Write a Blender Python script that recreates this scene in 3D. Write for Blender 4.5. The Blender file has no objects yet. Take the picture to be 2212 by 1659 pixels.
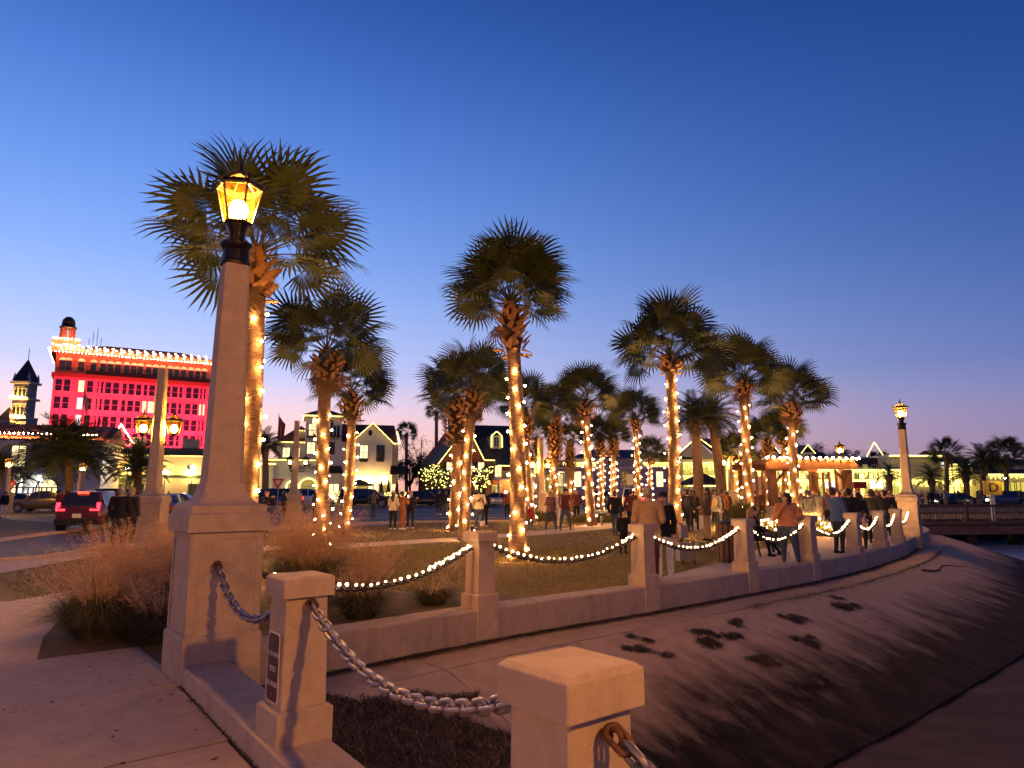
import bpy, bmesh, math, random
import numpy as np
from mathutils import Vector, Matrix

random.seed(7)
SC = bpy.context.scene
COL = SC.collection
R = math.radians

# ------------------------------------------------------------------ camera
F, HZ, CH = 1500.0, 1060.0, 1.68          # focal length and horizon row of a 2212 x 1659 frame, eye height
PITCH = math.atan((HZ - 829.5) / F)
SP, CP = math.sin(PITCH), math.cos(PITCH)
cam = bpy.data.cameras.new('camera')
cam_ob = bpy.data.objects.new('camera', cam)
COL.objects.link(cam_ob)
cam_ob.location = (0, 0, CH)
cam_ob.rotation_euler = (math.pi / 2 + PITCH, 0, 0)
cam.sensor_width = 36
cam.lens = 36 * F / 2212
cam.clip_start = 0.05
cam.clip_end = 5000
SC.camera = cam_ob

# ------------------------------------------------------------------ sky and exposure
SUN_AZ = -36.0                              # where the sun has set, degrees left of straight ahead
world = bpy.data.worlds.new('World')
SC.world = world
world.use_nodes = True
wt = world.node_tree
bg = wt.nodes['Background']


def wn(t, **k):
    n = wt.nodes.new(t)
    for a, b in k.items():
        setattr(n, a, b)
    return n


sky = wn('ShaderNodeTexSky', sky_type='NISHITA', sun_disc=False)
sky.sun_elevation = R(-5.0)
sky.sun_rotation = R(SUN_AZ)
sky.air_density = 1.2
sky.dust_density = 1.0
sky.ozone_density = 3.0
geo = wn('ShaderNodeTexCoord')
sep = wn('ShaderNodeSeparateXYZ')
wt.links.new(geo.outputs['Generated'], sep.inputs[0])


def wmath(op, a, b=None, c=None):
    n = wn('ShaderNodeMath', operation=op)
    for i, q in enumerate((a, b, c)):
        if q is None:
            continue
        if isinstance(q, (int, float)):
            n.inputs[i].default_value = q
        else:
            wt.links.new(q, n.inputs[i])
    return n.outputs[0]


# cosine of the azimuth to the sunset, 0..1
dxs, dys = math.sin(R(SUN_AZ)), math.cos(R(SUN_AZ))
az = wmath('ADD', wmath('MULTIPLY', sep.outputs[0], dxs), wmath('MULTIPLY', sep.outputs[1], dys))
az = wmath('MULTIPLY_ADD', az, 0.5, 0.5)
az = wmath('POWER', wmath('MAXIMUM', az, 0.0), 4.0)
elev = wmath('MAXIMUM', sep.outputs[2], 0.0)


def ramp(stops):
    n = wn('ShaderNodeValToRGB')
    n.color_ramp.interpolation = 'B_SPLINE'
    e = n.color_ramp.elements
    while len(e) < len(stops):
        e.new(0.5)
    for el, (p, c) in zip(e, stops):
        el.position = p
        el.color = (c[0], c[1], c[2], 1)
    wt.links.new(elev, n.inputs[0])
    return n.outputs[0]


def srgb(r, g, b):
    f = lambda c: c / 12.92 if c <= 0.04045 else ((c + 0.055) / 1.055) ** 2.4
    return (f(r / 255), f(g / 255), f(b / 255))


# twilight glow: towards the sunset, and away from it
glow_a = ramp([(0.0, srgb(255, 178, 148)), (0.05, srgb(255, 196, 174)), (0.10, srgb(250, 206, 206)), (0.16, srgb(188, 200, 242)),
               (0.30, srgb(126, 167, 238)), (0.47, srgb(84, 131, 218)), (0.62, srgb(46, 90, 174)), (1.0, srgb(26, 58, 128))])
glow_b = ramp([(0.0, srgb(104, 86, 122)), (0.05, srgb(96, 98, 146)), (0.10, srgb(78, 98, 156)), (0.16, srgb(54, 84, 152)),
               (0.30, srgb(26, 62, 132)), (0.47, srgb(14, 50, 116)), (0.62, srgb(10, 42, 102)), (1.0, srgb(8, 32, 80))])
mixg = wn('ShaderNodeMix', data_type='RGBA')
wt.links.new(az, mixg.inputs[0])
wt.links.new(glow_b, mixg.inputs[6])
wt.links.new(glow_a, mixg.inputs[7])
nsc = wn('ShaderNodeVectorMath', operation='SCALE')
wt.links.new(sky.outputs[0], nsc.inputs[0])
nsc.inputs[3].default_value = 8.0
mixs = wn('ShaderNodeMix', data_type='RGBA')
mixs.inputs[0].default_value = 0.95
wt.links.new(nsc.outputs[0], mixs.inputs[6])
wt.links.new(mixg.outputs[2], mixs.inputs[7])
wt.links.new(mixs.outputs[2], bg.inputs[0])
bg.inputs[1].default_value = 0.9

SC.view_settings.view_transform = 'Standard'
SC.view_settings.look = 'None'
SC.view_settings.exposure = 0.55
SC.view_settings.gamma = 1.0
SC.view_settings.use_curve_mapping = False
SC.cycles.use_denoising = True
SC.cycles.use_light_tree = True
SC.cycles.max_bounces = 5
SC.cycles.diffuse_bounces = 2
SC.cycles.glossy_bounces = 2
SC.cycles.transparent_max_bounces = 12
SC.cycles.sample_clamp_indirect = 4.0

# ------------------------------------------------------------------ pixel <-> place helpers


def G(u, v, z=0.0):
    """place on the level z seen at (u, v)"""
    k = (829.5 - v) / F
    t = (z - CH) / (SP + k * CP)
    return Vector(((u - 1106) / F * t, (CP - k * SP) * t, z))


def ZV(v, y):
    """height seen at row v at distance y"""
    k = (829.5 - v) / F
    return CH + y * (k * CP + SP) / (CP - k * SP)


def XU(u, v, y):
    k = (829.5 - v) / F
    return (u - 1106) / F * y / (CP - k * SP)


def PT(u, v, y):
    return Vector((XU(u, v, y), y, ZV(v, y)))


# ------------------------------------------------------------------ materials
MATS = {}


def nmat(name):
    m = bpy.data.materials.new(name)
    m.use_nodes = True
    MATS[name] = m
    return m, m.node_tree, m.node_tree.nodes['Principled BSDF']


def node(nt, t, **k):
    n = nt.nodes.new(t)
    for a, b in k.items():
        setattr(n, a, b)
    return n


def mat(name, base, rough=0.75, var=0.18, scale=6.0, col2=None, bump=0.0, bscale=60.0, metal=0.0, emit=None, estr=0.0,
        stretch=None, spec=0.4, detail=6.0, big=0.0):
    """a procedural surface: two tones mixed by noise, fine relief"""
    m, nt, b = nmat(name)
    b.inputs['Roughness'].default_value = rough
    b.inputs['Metallic'].default_value = metal
    b.inputs['Specular IOR Level'].default_value = spec
    tc = node(nt, 'ShaderNodeTexCoord')
    mp = node(nt, 'ShaderNodeMapping')
    nt.links.new(tc.outputs['Object'], mp.inputs[0])
    if stretch:
        mp.inputs['Scale'].default_value = stretch
    nz = node(nt, 'ShaderNodeTexNoise')
    nz.inputs['Scale'].default_value = scale
    nz.inputs['Detail'].default_value = detail
    nz.inputs['Roughness'].default_value = 0.65
    nt.links.new(mp.outputs[0], nz.inputs['Vector'])
    fac = nz.outputs['Fac']
    if big:
        n2 = node(nt, 'ShaderNodeTexNoise')
        n2.inputs['Scale'].default_value = scale * big
        n2.inputs['Detail'].default_value = 3
        nt.links.new(mp.outputs[0], n2.inputs['Vector'])
        av = node(nt, 'ShaderNodeMath', operation='ADD')
        nt.links.new(fac, av.inputs[0])
        nt.links.new(n2.outputs['Fac'], av.inputs[1])
        hv = node(nt, 'ShaderNodeMath', operation='MULTIPLY')
        nt.links.new(av.outputs[0], hv.inputs[0])
        hv.inputs[1].default_value = 0.5
        fac = hv.outputs[0]
    mr = node(nt, 'ShaderNodeMapRange')
    mr.inputs[1].default_value, mr.inputs[2].default_value = 0.3, 0.7
    nt.links.new(fac, mr.inputs[0])
    mx = node(nt, 'ShaderNodeMix', data_type='RGBA')
    c1 = base if col2 else tuple(c * (1 - var) for c in base)
    c2 = col2 if col2 else tuple(min(1, c * (1 + var)) for c in base)
    mx.inputs[6].default_value = (*c1, 1)
    mx.inputs[7].default_value = (*c2, 1)
    nt.links.new(mr.outputs[0], mx.inputs[0])
    nt.links.new(mx.outputs[2], b.inputs['Base Color'])
    if bump:
        bn = node(nt, 'ShaderNodeTexNoise')
        bn.inputs['Scale'].default_value = bscale
        bn.inputs['Detail'].default_value = 5
        nt.links.new(mp.outputs[0], bn.inputs['Vector'])
        bp = node(nt, 'ShaderNodeBump')
        bp.inputs['Strength'].default_value = bump
        bp.inputs['Distance'].default_value = 0.02
        nt.links.new(bn.outputs['Fac'], bp.inputs['Height'])
        nt.links.new(bp.outputs[0], b.inputs['Normal'])
    if emit:
        b.inputs['Emission Color'].default_value = (*emit, 1)
        b.inputs['Emission Strength'].default_value = estr
    return m


def emat(name, col, strength):
    m, nt, b = nmat(name)
    nt.nodes.remove(b)
    e = node(nt, 'ShaderNodeEmission')
    e.inputs[0].default_value = (*col, 1)
    e.inputs[1].default_value = strength
    nt.links.new(e.outputs[0], nt.nodes['Material Output'].inputs[0])
    return m


# stone, paving, soil
def concrete(name, base, stain=0.45, sscale=1.3, bump=0.45, streak=0.35):
    """cast concrete: mottled, with stains, fine pits and hairline cracks"""
    m, nt, b = nmat(name)
    b.inputs['Roughness'].default_value = 0.88
    tc = node(nt, 'ShaderNodeTexCoord')
    gp = node(nt, 'ShaderNodeNewGeometry')

    def noise(scale, detail, sc=(1, 1, 1), src=None):
        mp = node(nt, 'ShaderNodeMapping')
        mp.inputs['Scale'].default_value = sc
        nt.links.new(src or gp.outputs['Position'], mp.inputs[0])
        n = node(nt, 'ShaderNodeTexNoise')
        n.inputs['Scale'].default_value = scale
        n.inputs['Detail'].default_value = detail
        n.inputs['Roughness'].default_value = 0.66
        nt.links.new(mp.outputs[0], n.inputs['Vector'])
        return n.outputs['Fac']

    def rng_(f, lo, hi):
        r = node(nt, 'ShaderNodeMapRange')
        r.inputs[1].default_value, r.inputs[2].default_value = lo, hi
        nt.links.new(f, r.inputs[0])
        return r.outputs[0]

    def mixc(f, c1, c2, k=1.0):
        x = node(nt, 'ShaderNodeMix', data_type='RGBA')
        mu = node(nt, 'ShaderNodeMath', operation='MULTIPLY')
        nt.links.new(f, mu.inputs[0])
        mu.inputs[1].default_value = k
        nt.links.new(mu.outputs[0], x.inputs[0])
        for i, c in ((6, c1), (7, c2)):
            if isinstance(c, tuple):
                x.inputs[i].default_value = (*c, 1)
            else:
                nt.links.new(c, x.inputs[i])
        return x.outputs[2]
    c = mixc(rng_(noise(7, 8), 0.3, 0.7), tuple(q * 0.86 for q in base), tuple(min(1, q * 1.12) for q in base))
    dk = tuple(q * 0.42 for q in base)
    c = mixc(rng_(noise(sscale, 7), 0.50, 0.72), c, dk, stain)
    c = mixc(rng_(noise(3.0, 6, (1, 1, 0.12)), 0.52, 0.70), c, dk, streak)
    c = mixc(rng_(noise(85, 3), 0.62, 0.74), c, tuple(q * 0.35 for q in base), 0.55)
    vo = node(nt, 'ShaderNodeTexVoronoi', feature='DISTANCE_TO_EDGE')
    vo.inputs['Scale'].default_value = 0.55
    ad = node(nt, 'ShaderNodeVectorMath', operation='ADD')
    nn = node(nt, 'ShaderNodeTexNoise')
    nn.inputs['Scale'].default_value = 2.5
    nn.inputs['Detail'].default_value = 6
    nt.links.new(gp.outputs['Position'], nn.inputs['Vector'])
    nt.links.new(gp.outputs['Position'], ad.inputs[0])
    nt.links.new(nn.outputs['Color'], ad.inputs[1])
    nt.links.new(ad.outputs[0], vo.inputs['Vector'])
    cr_ = node(nt, 'ShaderNodeMath', operation='LESS_THAN')
    nt.links.new(vo.outputs['Distance'], cr_.inputs[0])
    cr_.inputs[1].default_value = 0.002
    c = mixc(cr_.outputs[0], c, tuple(q * 0.4 for q in base), 0.32)
    nt.links.new(c, b.inputs['Base Color'])
    bp = node(nt, 'ShaderNodeBump')
    bp.inputs['Strength'].default_value = bump
    bp.inputs['Distance'].default_value = 0.015
    nt.links.new(noise(70, 6), bp.inputs['Height'])
    nt.links.new(bp.outputs[0], b.inputs['Normal'])
    return m


concrete('concrete', (0.50, 0.375, 0.255), 0.30, 1.1, 0.4, 0.22)
concrete('concrete_wall', (0.43, 0.325, 0.24), 0.45, 0.8, 0.5, 0.5)
concrete('sidewalk_concrete', (0.47, 0.345, 0.27), 0.42, 0.7, 0.6, 0.0)
concrete('path_concrete', (0.48, 0.355, 0.28), 0.3, 0.5, 0.4, 0.0)
mat('mortar', (0.22, 0.17, 0.14), 0.9, 0.3, 12)
mat('joint_dirt', (0.035, 0.028, 0.022), 0.95, 0.4, 20)
mat('asphalt', (0.05, 0.047, 0.055), 0.7, 0.25, 1.5, bump=0.3, bscale=80)
mat('road_paint', (0.6, 0.58, 0.52), 0.7, 0.2, 6)
mat('lawn_soil', (0.15, 0.125, 0.03), 0.95, 0.2, 0.9, col2=(0.25, 0.155, 0.06), bump=0.7, bscale=22, big=0.25)
mat('bare_soil', (0.12, 0.078, 0.05), 0.95, 0.3, 3, bump=0.8, bscale=30)
mat('mulch_soil', (0.022, 0.016, 0.012), 0.95, 0.5, 9, bump=0.8, bscale=30)
mat('mud', (0.02, 0.014, 0.014), 0.95, 0.5, 1.1, col2=(0.085, 0.06, 0.055), stretch=(1.0, 2.6, 1.0), bump=0.6, bscale=6, big=0.3)
mat('grass_blade', (0.15, 0.13, 0.025), 0.85, 0.3, 3, col2=(0.30, 0.21, 0.06))
mat('straw', (0.16, 0.11, 0.062), 0.9, 0.35, 4)
mat('dark_reed', (0.055, 0.04, 0.028), 0.9, 0.6, 6)
mat('pale_reed', (0.17, 0.12, 0.085), 0.9, 0.4, 6)
# plants
mat('frond_green', (0.028, 0.042, 0.012), 0.55, 0.35, 2.0, col2=(0.055, 0.068, 0.02))
mat('frond_dry', (0.14, 0.085, 0.035), 0.8, 0.3, 3)
mat('petiole_green', (0.09, 0.085, 0.03), 0.6, 0.2, 5)
mat('boot_brown', (0.30, 0.155, 0.07), 0.85, 0.45, 7, bump=0.3, bscale=40)
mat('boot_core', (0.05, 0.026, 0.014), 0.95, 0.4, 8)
mat('leaf_dark', (0.028, 0.038, 0.014), 0.6, 0.4, 1.5)
mat('leaf_mid', (0.05, 0.075, 0.018), 0.6, 0.35, 1.5)
mat('twig', (0.05, 0.036, 0.028), 0.9, 0.2, 5)
mat('tuft_green', (0.055, 0.062, 0.02), 0.8, 0.4, 3, col2=(0.17, 0.14, 0.05))
mat('plume_pink', (0.46, 0.26, 0.14), 0.9, 0.3, 3, col2=(0.62, 0.44, 0.27))
mat('wood_pergola', (0.20, 0.085, 0.035), 0.7, 0.3, 3, stretch=(1, 1, 6), bump=0.2)
mat('wood_pier', (0.075, 0.05, 0.04), 0.85, 0.4, 4, bump=0.3)
mat('wood_beam', (0.16, 0.09, 0.055), 0.85, 0.35, 3, bump=0.3)
mat('pile_dark', (0.03, 0.024, 0.02), 0.8, 0.4, 4, bump=0.4)
# metal, paint, glass
mat('iron_black', (0.018, 0.015, 0.014), 0.42, 0.25, 12, metal=0.6, bump=0.1)
mat('chain_steel', (0.30, 0.27, 0.27), 0.45, 0.25, 25, metal=0.85, bump=0.15, bscale=120)
mat('chain_rust', (0.15, 0.07, 0.04), 0.7, 0.5, 30, metal=0.4, bump=0.3, bscale=120)
mat('chain_dark', (0.06, 0.045, 0.035), 0.5, 0.4, 25, metal=0.6)
mat('wire_green', (0.012, 0.016, 0.01), 0.6, 0.1, 10)
mat('sign_brown', (0.085, 0.03, 0.022), 0.5, 0.12, 14)
mat('sign_white', (0.62, 0.58, 0.52), 0.5, 0.08, 14)
mat('sign_yellow', (0.80, 0.44, 0.02), 0.5, 0.08, 8)
mat('sign_red', (0.5, 0.03, 0.02), 0.5, 0.08, 8)
mat('black_paint', (0.012, 0.011, 0.012), 0.5, 0.1, 8)
mat('white_paint', (0.7, 0.66, 0.6), 0.6, 0.06, 4)
mat('box_grey', (0.22, 0.2, 0.19), 0.6, 0.15, 6)
mat('rubber', (0.02, 0.02, 0.02), 0.8, 0.2, 12)
mat('rim_metal', (0.45, 0.44, 0.44), 0.3, 0.15, 12, metal=0.9)
mat('chrome', (0.6, 0.6, 0.6), 0.2, 0.05, 12, metal=1.0)
mat('car_glass', (0.015, 0.017, 0.022), 0.08, 0.1, 3, spec=0.8)
mat('window_dark', (0.018, 0.016, 0.02), 0.15, 0.4, 2, spec=0.6)
mat('tile_roof', (0.20, 0.055, 0.03), 0.8, 0.3, 6, stretch=(1, 1, 1), bump=0.3, bscale=20)
mat('dark_roof', (0.045, 0.04, 0.05), 0.7, 0.25, 4)
mat('slate_roof', (0.05, 0.028, 0.035), 0.75, 0.3, 5)
mat('stucco_white', (0.62, 0.56, 0.52), 0.9, 0.07, 1.2, bump=0.15, bscale=20)
mat('stucco_cream', (0.58, 0.50, 0.33), 0.9, 0.07, 1.2, bump=0.15, bscale=20)
mat('stucco_pink', (0.56, 0.42, 0.38), 0.9, 0.08, 0.6)
mat('stucco_lavender', (0.34, 0.27, 0.33), 0.9, 0.1, 0.8)
mat('stone_grey', (0.30, 0.26, 0.25), 0.9, 0.2, 1.5, bump=0.3, bscale=8)
mat('trim_red', (0.20, 0.035, 0.03), 0.8, 0.15, 3)
mat('brick_red', (0.30, 0.085, 0.05), 0.9, 0.25, 9, bump=0.2)
mat('shutter_green', (0.02, 0.04, 0.025), 0.6, 0.15, 5)
mat('canvas_black', (0.02, 0.018, 0.018), 0.9, 0.2, 5)
mat('glass_pane', (0.03, 0.03, 0.036), 0.1, 0.3, 3, spec=0.7)
mat('bronze_dome', (0.04, 0.032, 0.026), 0.4, 0.2, 4, metal=0.5)
mat('cloth_stripe', (0.25, 0.2, 0.2), 0.85, 0.2, 3)
mat('flag_red', (0.20, 0.03, 0.035), 0.8, 0.3, 2)
# things that give off light
emat('bulb_warm', (1.0, 0.50, 0.16), 300.0)
emat('bulb_rope', (1.0, 0.60, 0.30), 13.0)
emat('bulb_yellow', (1.0, 0.80, 0.18), 5.0)
emat('lamp_core', (1.0, 0.52, 0.15), 7600.0)
emat('lamp_core_small', (1.0, 0.58, 0.15), 2400.0)
emat('sconce_light', (0.92, 1.0, 0.80), 120.0)
emat('window_lit', (1.0, 0.74, 0.36), 1.3)
emat('window_pale', (1.0, 0.93, 0.86), 0.85)
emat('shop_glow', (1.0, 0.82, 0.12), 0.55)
emat('shop_glow_soft', (1.0, 0.70, 0.16), 0.3)
emat('tail_light', (1.0, 0.012, 0.02), 9.0)
emat('brake_bar', (1.0, 0.05, 0.02), 4.0)
emat('head_light', (1.0, 0.92, 0.80), 22.0)
emat('phone_screen', (0.75, 0.85, 1.0), 3.0)
emat('added_sign_bulb', (1.0, 0.78, 0.45), 160.0)  # bulb of the extra lamp added to brighten the dock sign
m, nt, b = nmat('glass_clear')
nt.nodes.remove(b)
tr = node(nt, 'ShaderNodeBsdfTransparent')
gl = node(nt, 'ShaderNodeBsdfGlossy')
gl.inputs['Roughness'].default_value = 0.08
ms = node(nt, 'ShaderNodeMixShader')
ms.inputs[0].default_value = 0.18
nt.links.new(tr.outputs[0], ms.inputs[1])
nt.links.new(gl.outputs[0], ms.inputs[2])
nt.links.new(ms.outputs[0], nt.nodes['Material Output'].inputs[0])

# amber lantern glass: lets the lamp shine through and glows
m, nt, b = nmat('lantern_glass')
nt.nodes.remove(b)
tr = node(nt, 'ShaderNodeBsdfTransparent')
tr.inputs[0].default_value = (1.0, 0.78, 0.36, 1)
em = node(nt, 'ShaderNodeBsdfTranslucent')
em.inputs[0].default_value = (0.0024, 0.00115, 0.00012, 1)
ms = node(nt, 'ShaderNodeMixShader')
ms.inputs[0].default_value = 0.62
nt.links.new(tr.outputs[0], ms.inputs[1])
nt.links.new(em.outputs[0], ms.inputs[2])
nt.links.new(ms.outputs[0], nt.nodes['Material Output'].inputs[0])

# palm bark: rings across the trunk, rough flecks
m, nt, b = nmat('palm_bark')
tc = node(nt, 'ShaderNodeTexCoord')
mp = node(nt, 'ShaderNodeMapping')
mp.inputs['Scale'].default_value = (1, 1, 5)
nt.links.new(tc.outputs['Object'], mp.inputs[0])
nz = node(nt, 'ShaderNodeTexNoise')
nz.inputs['Scale'].default_value = 5
nz.inputs['Detail'].default_value = 8
nz.inputs['Roughness'].default_value = 0.7
nt.links.new(mp.outputs[0], nz.inputs['Vector'])
cr = node(nt, 'ShaderNodeMix', data_type='RGBA')
cr.inputs[6].default_value = (0.11, 0.062, 0.035, 1)
cr.inputs[7].default_value = (0.36, 0.22, 0.12, 1)
mr = node(nt, 'ShaderNodeMapRange')
mr.inputs[1].default_value, mr.inputs[2].default_value = 0.33, 0.68
nt.links.new(nz.outputs['Fac'], mr.inputs[0])
nt.links.new(mr.outputs[0], cr.inputs[0])
nt.links.new(cr.outputs[2], b.inputs['Base Color'])
b.inputs['Roughness'].default_value = 0.92
bp = node(nt, 'ShaderNodeBump')
bp.inputs['Strength'].default_value = 0.9
bp.inputs['Distance'].default_value = 0.03
nt.links.new(nz.outputs['Fac'], bp.inputs['Height'])
nt.links.new(bp.outputs[0], b.inputs['Normal'])

# revetment: pale concrete above, dark algae towards the water, streaked down the slope
m, nt, b = nmat('revetment_concrete')
tc = node(nt, 'ShaderNodeTexCoord')
uvm = node(nt, 'ShaderNodeUVMap')
mp = node(nt, 'ShaderNodeMapping')
mp.inputs['Scale'].default_value = (1.5, 0.6, 1)
nt.links.new(uvm.outputs[0], mp.inputs[0])
nz = node(nt, 'ShaderNodeTexNoise')
nz.inputs['Scale'].default_value = 1.1
nz.inputs['Detail'].default_value = 9
nz.inputs['Roughness'].default_value = 0.62
nt.links.new(mp.outputs[0], nz.inputs['Vector'])
sx = node(nt, 'ShaderNodeSeparateXYZ')
nt.links.new(uvm.outputs[0], sx.inputs[0])
ma = node(nt, 'ShaderNodeMath', operation='MULTIPLY_ADD')
nt.links.new(nz.outputs['Fac'], ma.inputs[0])
ma.inputs[1].default_value = 3.2
nt.links.new(sx.outputs[1], ma.inputs[2])
mr = node(nt, 'ShaderNodeMapRange')
mr.inputs[1].default_value, mr.inputs[2].default_value = 3.3, 4.7
nt.links.new(ma.outputs[0], mr.inputs[0])
n3 = node(nt, 'ShaderNodeTexNoise')
n3.inputs['Scale'].default_value = 4
n3.inputs['Detail'].default_value = 8
nt.links.new(uvm.outputs[0], n3.inputs['Vector'])
ca = node(nt, 'ShaderNodeMix', data_type='RGBA')
ca.inputs[6].default_value = (0.29, 0.21, 0.155, 1)
ca.inputs[7].default_value = (0.50, 0.37, 0.28, 1)
nt.links.new(n3.outputs['Fac'], ca.inputs[0])
cb = node(nt, 'ShaderNodeMix', data_type='RGBA')
nt.links.new(mr.outputs[0], cb.inputs[0])
nt.links.new(ca.outputs[2], cb.inputs[6])
nd = node(nt, 'ShaderNodeTexNoise')
nd.inputs['Scale'].default_value = 1.6
nd.inputs['Detail'].default_value = 9
nd.inputs['Roughness'].default_value = 0.75
mpd = node(nt, 'ShaderNodeMapping')
mpd.inputs['Scale'].default_value = (1.6, 0.8, 1)
nt.links.new(uvm.outputs[0], mpd.inputs[0])
nt.links.new(mpd.outputs[0], nd.inputs['Vector'])
mrd = node(nt, 'ShaderNodeMapRange')
mrd.inputs[1].default_value, mrd.inputs[2].default_value = 0.45, 0.85
nt.links.new(nd.outputs['Fac'], mrd.inputs[0])
cd = node(nt, 'ShaderNodeMix', data_type='RGBA')
cd.inputs[6].default_value = (0.010, 0.007, 0.006, 1)
cd.inputs[7].default_value = (0.07, 0.05, 0.04, 1)
nt.links.new(mrd.outputs[0], cd.inputs[0])
nt.links.new(cd.outputs[2], cb.inputs[7])
b.inputs['Specular IOR Level'].default_value = 0.12
nt.links.new(cb.outputs[2], b.inputs['Base Color'])
b.inputs['Roughness'].default_value = 0.85
bp = node(nt, 'ShaderNodeBump')
bp.inputs['Strength'].default_value = 0.4
bp.inputs['Distance'].default_value = 0.02
n4 = node(nt, 'ShaderNodeTexNoise')
n4.inputs['Scale'].default_value = 25
n4.inputs['Detail'].default_value = 6
nt.links.new(uvm.outputs[0], n4.inputs['Vector'])
nt.links.new(n4.outputs['Fac'], bp.inputs['Height'])
nt.links.new(bp.outputs[0], b.inputs['Normal'])

# water
m, nt, b = nmat('water')
b.inputs['Base Color'].default_value = (0.24, 0.32, 0.44, 1)
b.inputs['Roughness'].default_value = 0.3
b.inputs['Specular IOR Level'].default_value = 0.6
tc = node(nt, 'ShaderNodeTexCoord')
wv = node(nt, 'ShaderNodeTexNoise')
wv.inputs['Scale'].default_value = 1.4
wv.inputs['Detail'].default_value = 4
mp = node(nt, 'ShaderNodeMapping')
mp.inputs['Scale'].default_value = (0.6, 1.6, 1)
nt.links.new(tc.outputs['Object'], mp.inputs[0])
nt.links.new(mp.outputs[0], wv.inputs['Vector'])
bp = node(nt, 'ShaderNodeBump')
bp.inputs['Strength'].default_value = 0.6
bp.inputs['Distance'].default_value = 0.6
nt.links.new(wv.outputs['Fac'], bp.inputs['Height'])
nt.links.new(bp.outputs[0], b.inputs['Normal'])

# plaid cloth
m, nt, b = nmat('plaid_cloth')
tc = node(nt, 'ShaderNodeTexCoord')
w1 = node(nt, 'ShaderNodeTexWave', bands_direction='X')
w2 = node(nt, 'ShaderNodeTexWave', bands_direction='Z')
for w_ in (w1, w2):
    w_.inputs['Scale'].default_value = 3.4
    nt.links.new(tc.outputs['Object'], w_.inputs[0])
ad = node(nt, 'ShaderNodeMath', operation='MULTIPLY')
nt.links.new(w1.outputs['Fac'], ad.inputs[0])
nt.links.new(w2.outputs['Fac'], ad.inputs[1])
px = node(nt, 'ShaderNodeMix', data_type='RGBA')
px.inputs[6].default_value = (0.12, 0.03, 0.025, 1)
px.inputs[7].default_value = (0.62, 0.40, 0.30, 1)
nt.links.new(ad.outputs[0], px.inputs[0])
nt.links.new(px.outputs[2], b.inputs['Base Color'])
b.inputs['Roughness'].default_value = 0.9


def cloth(name, c, rough=0.9):
    if name not in MATS:
        mat(name, c, rough, 0.18, 14, bump=0.2, bscale=50)
    return MATS[name]


# ------------------------------------------------------------------ mesh builder


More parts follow.
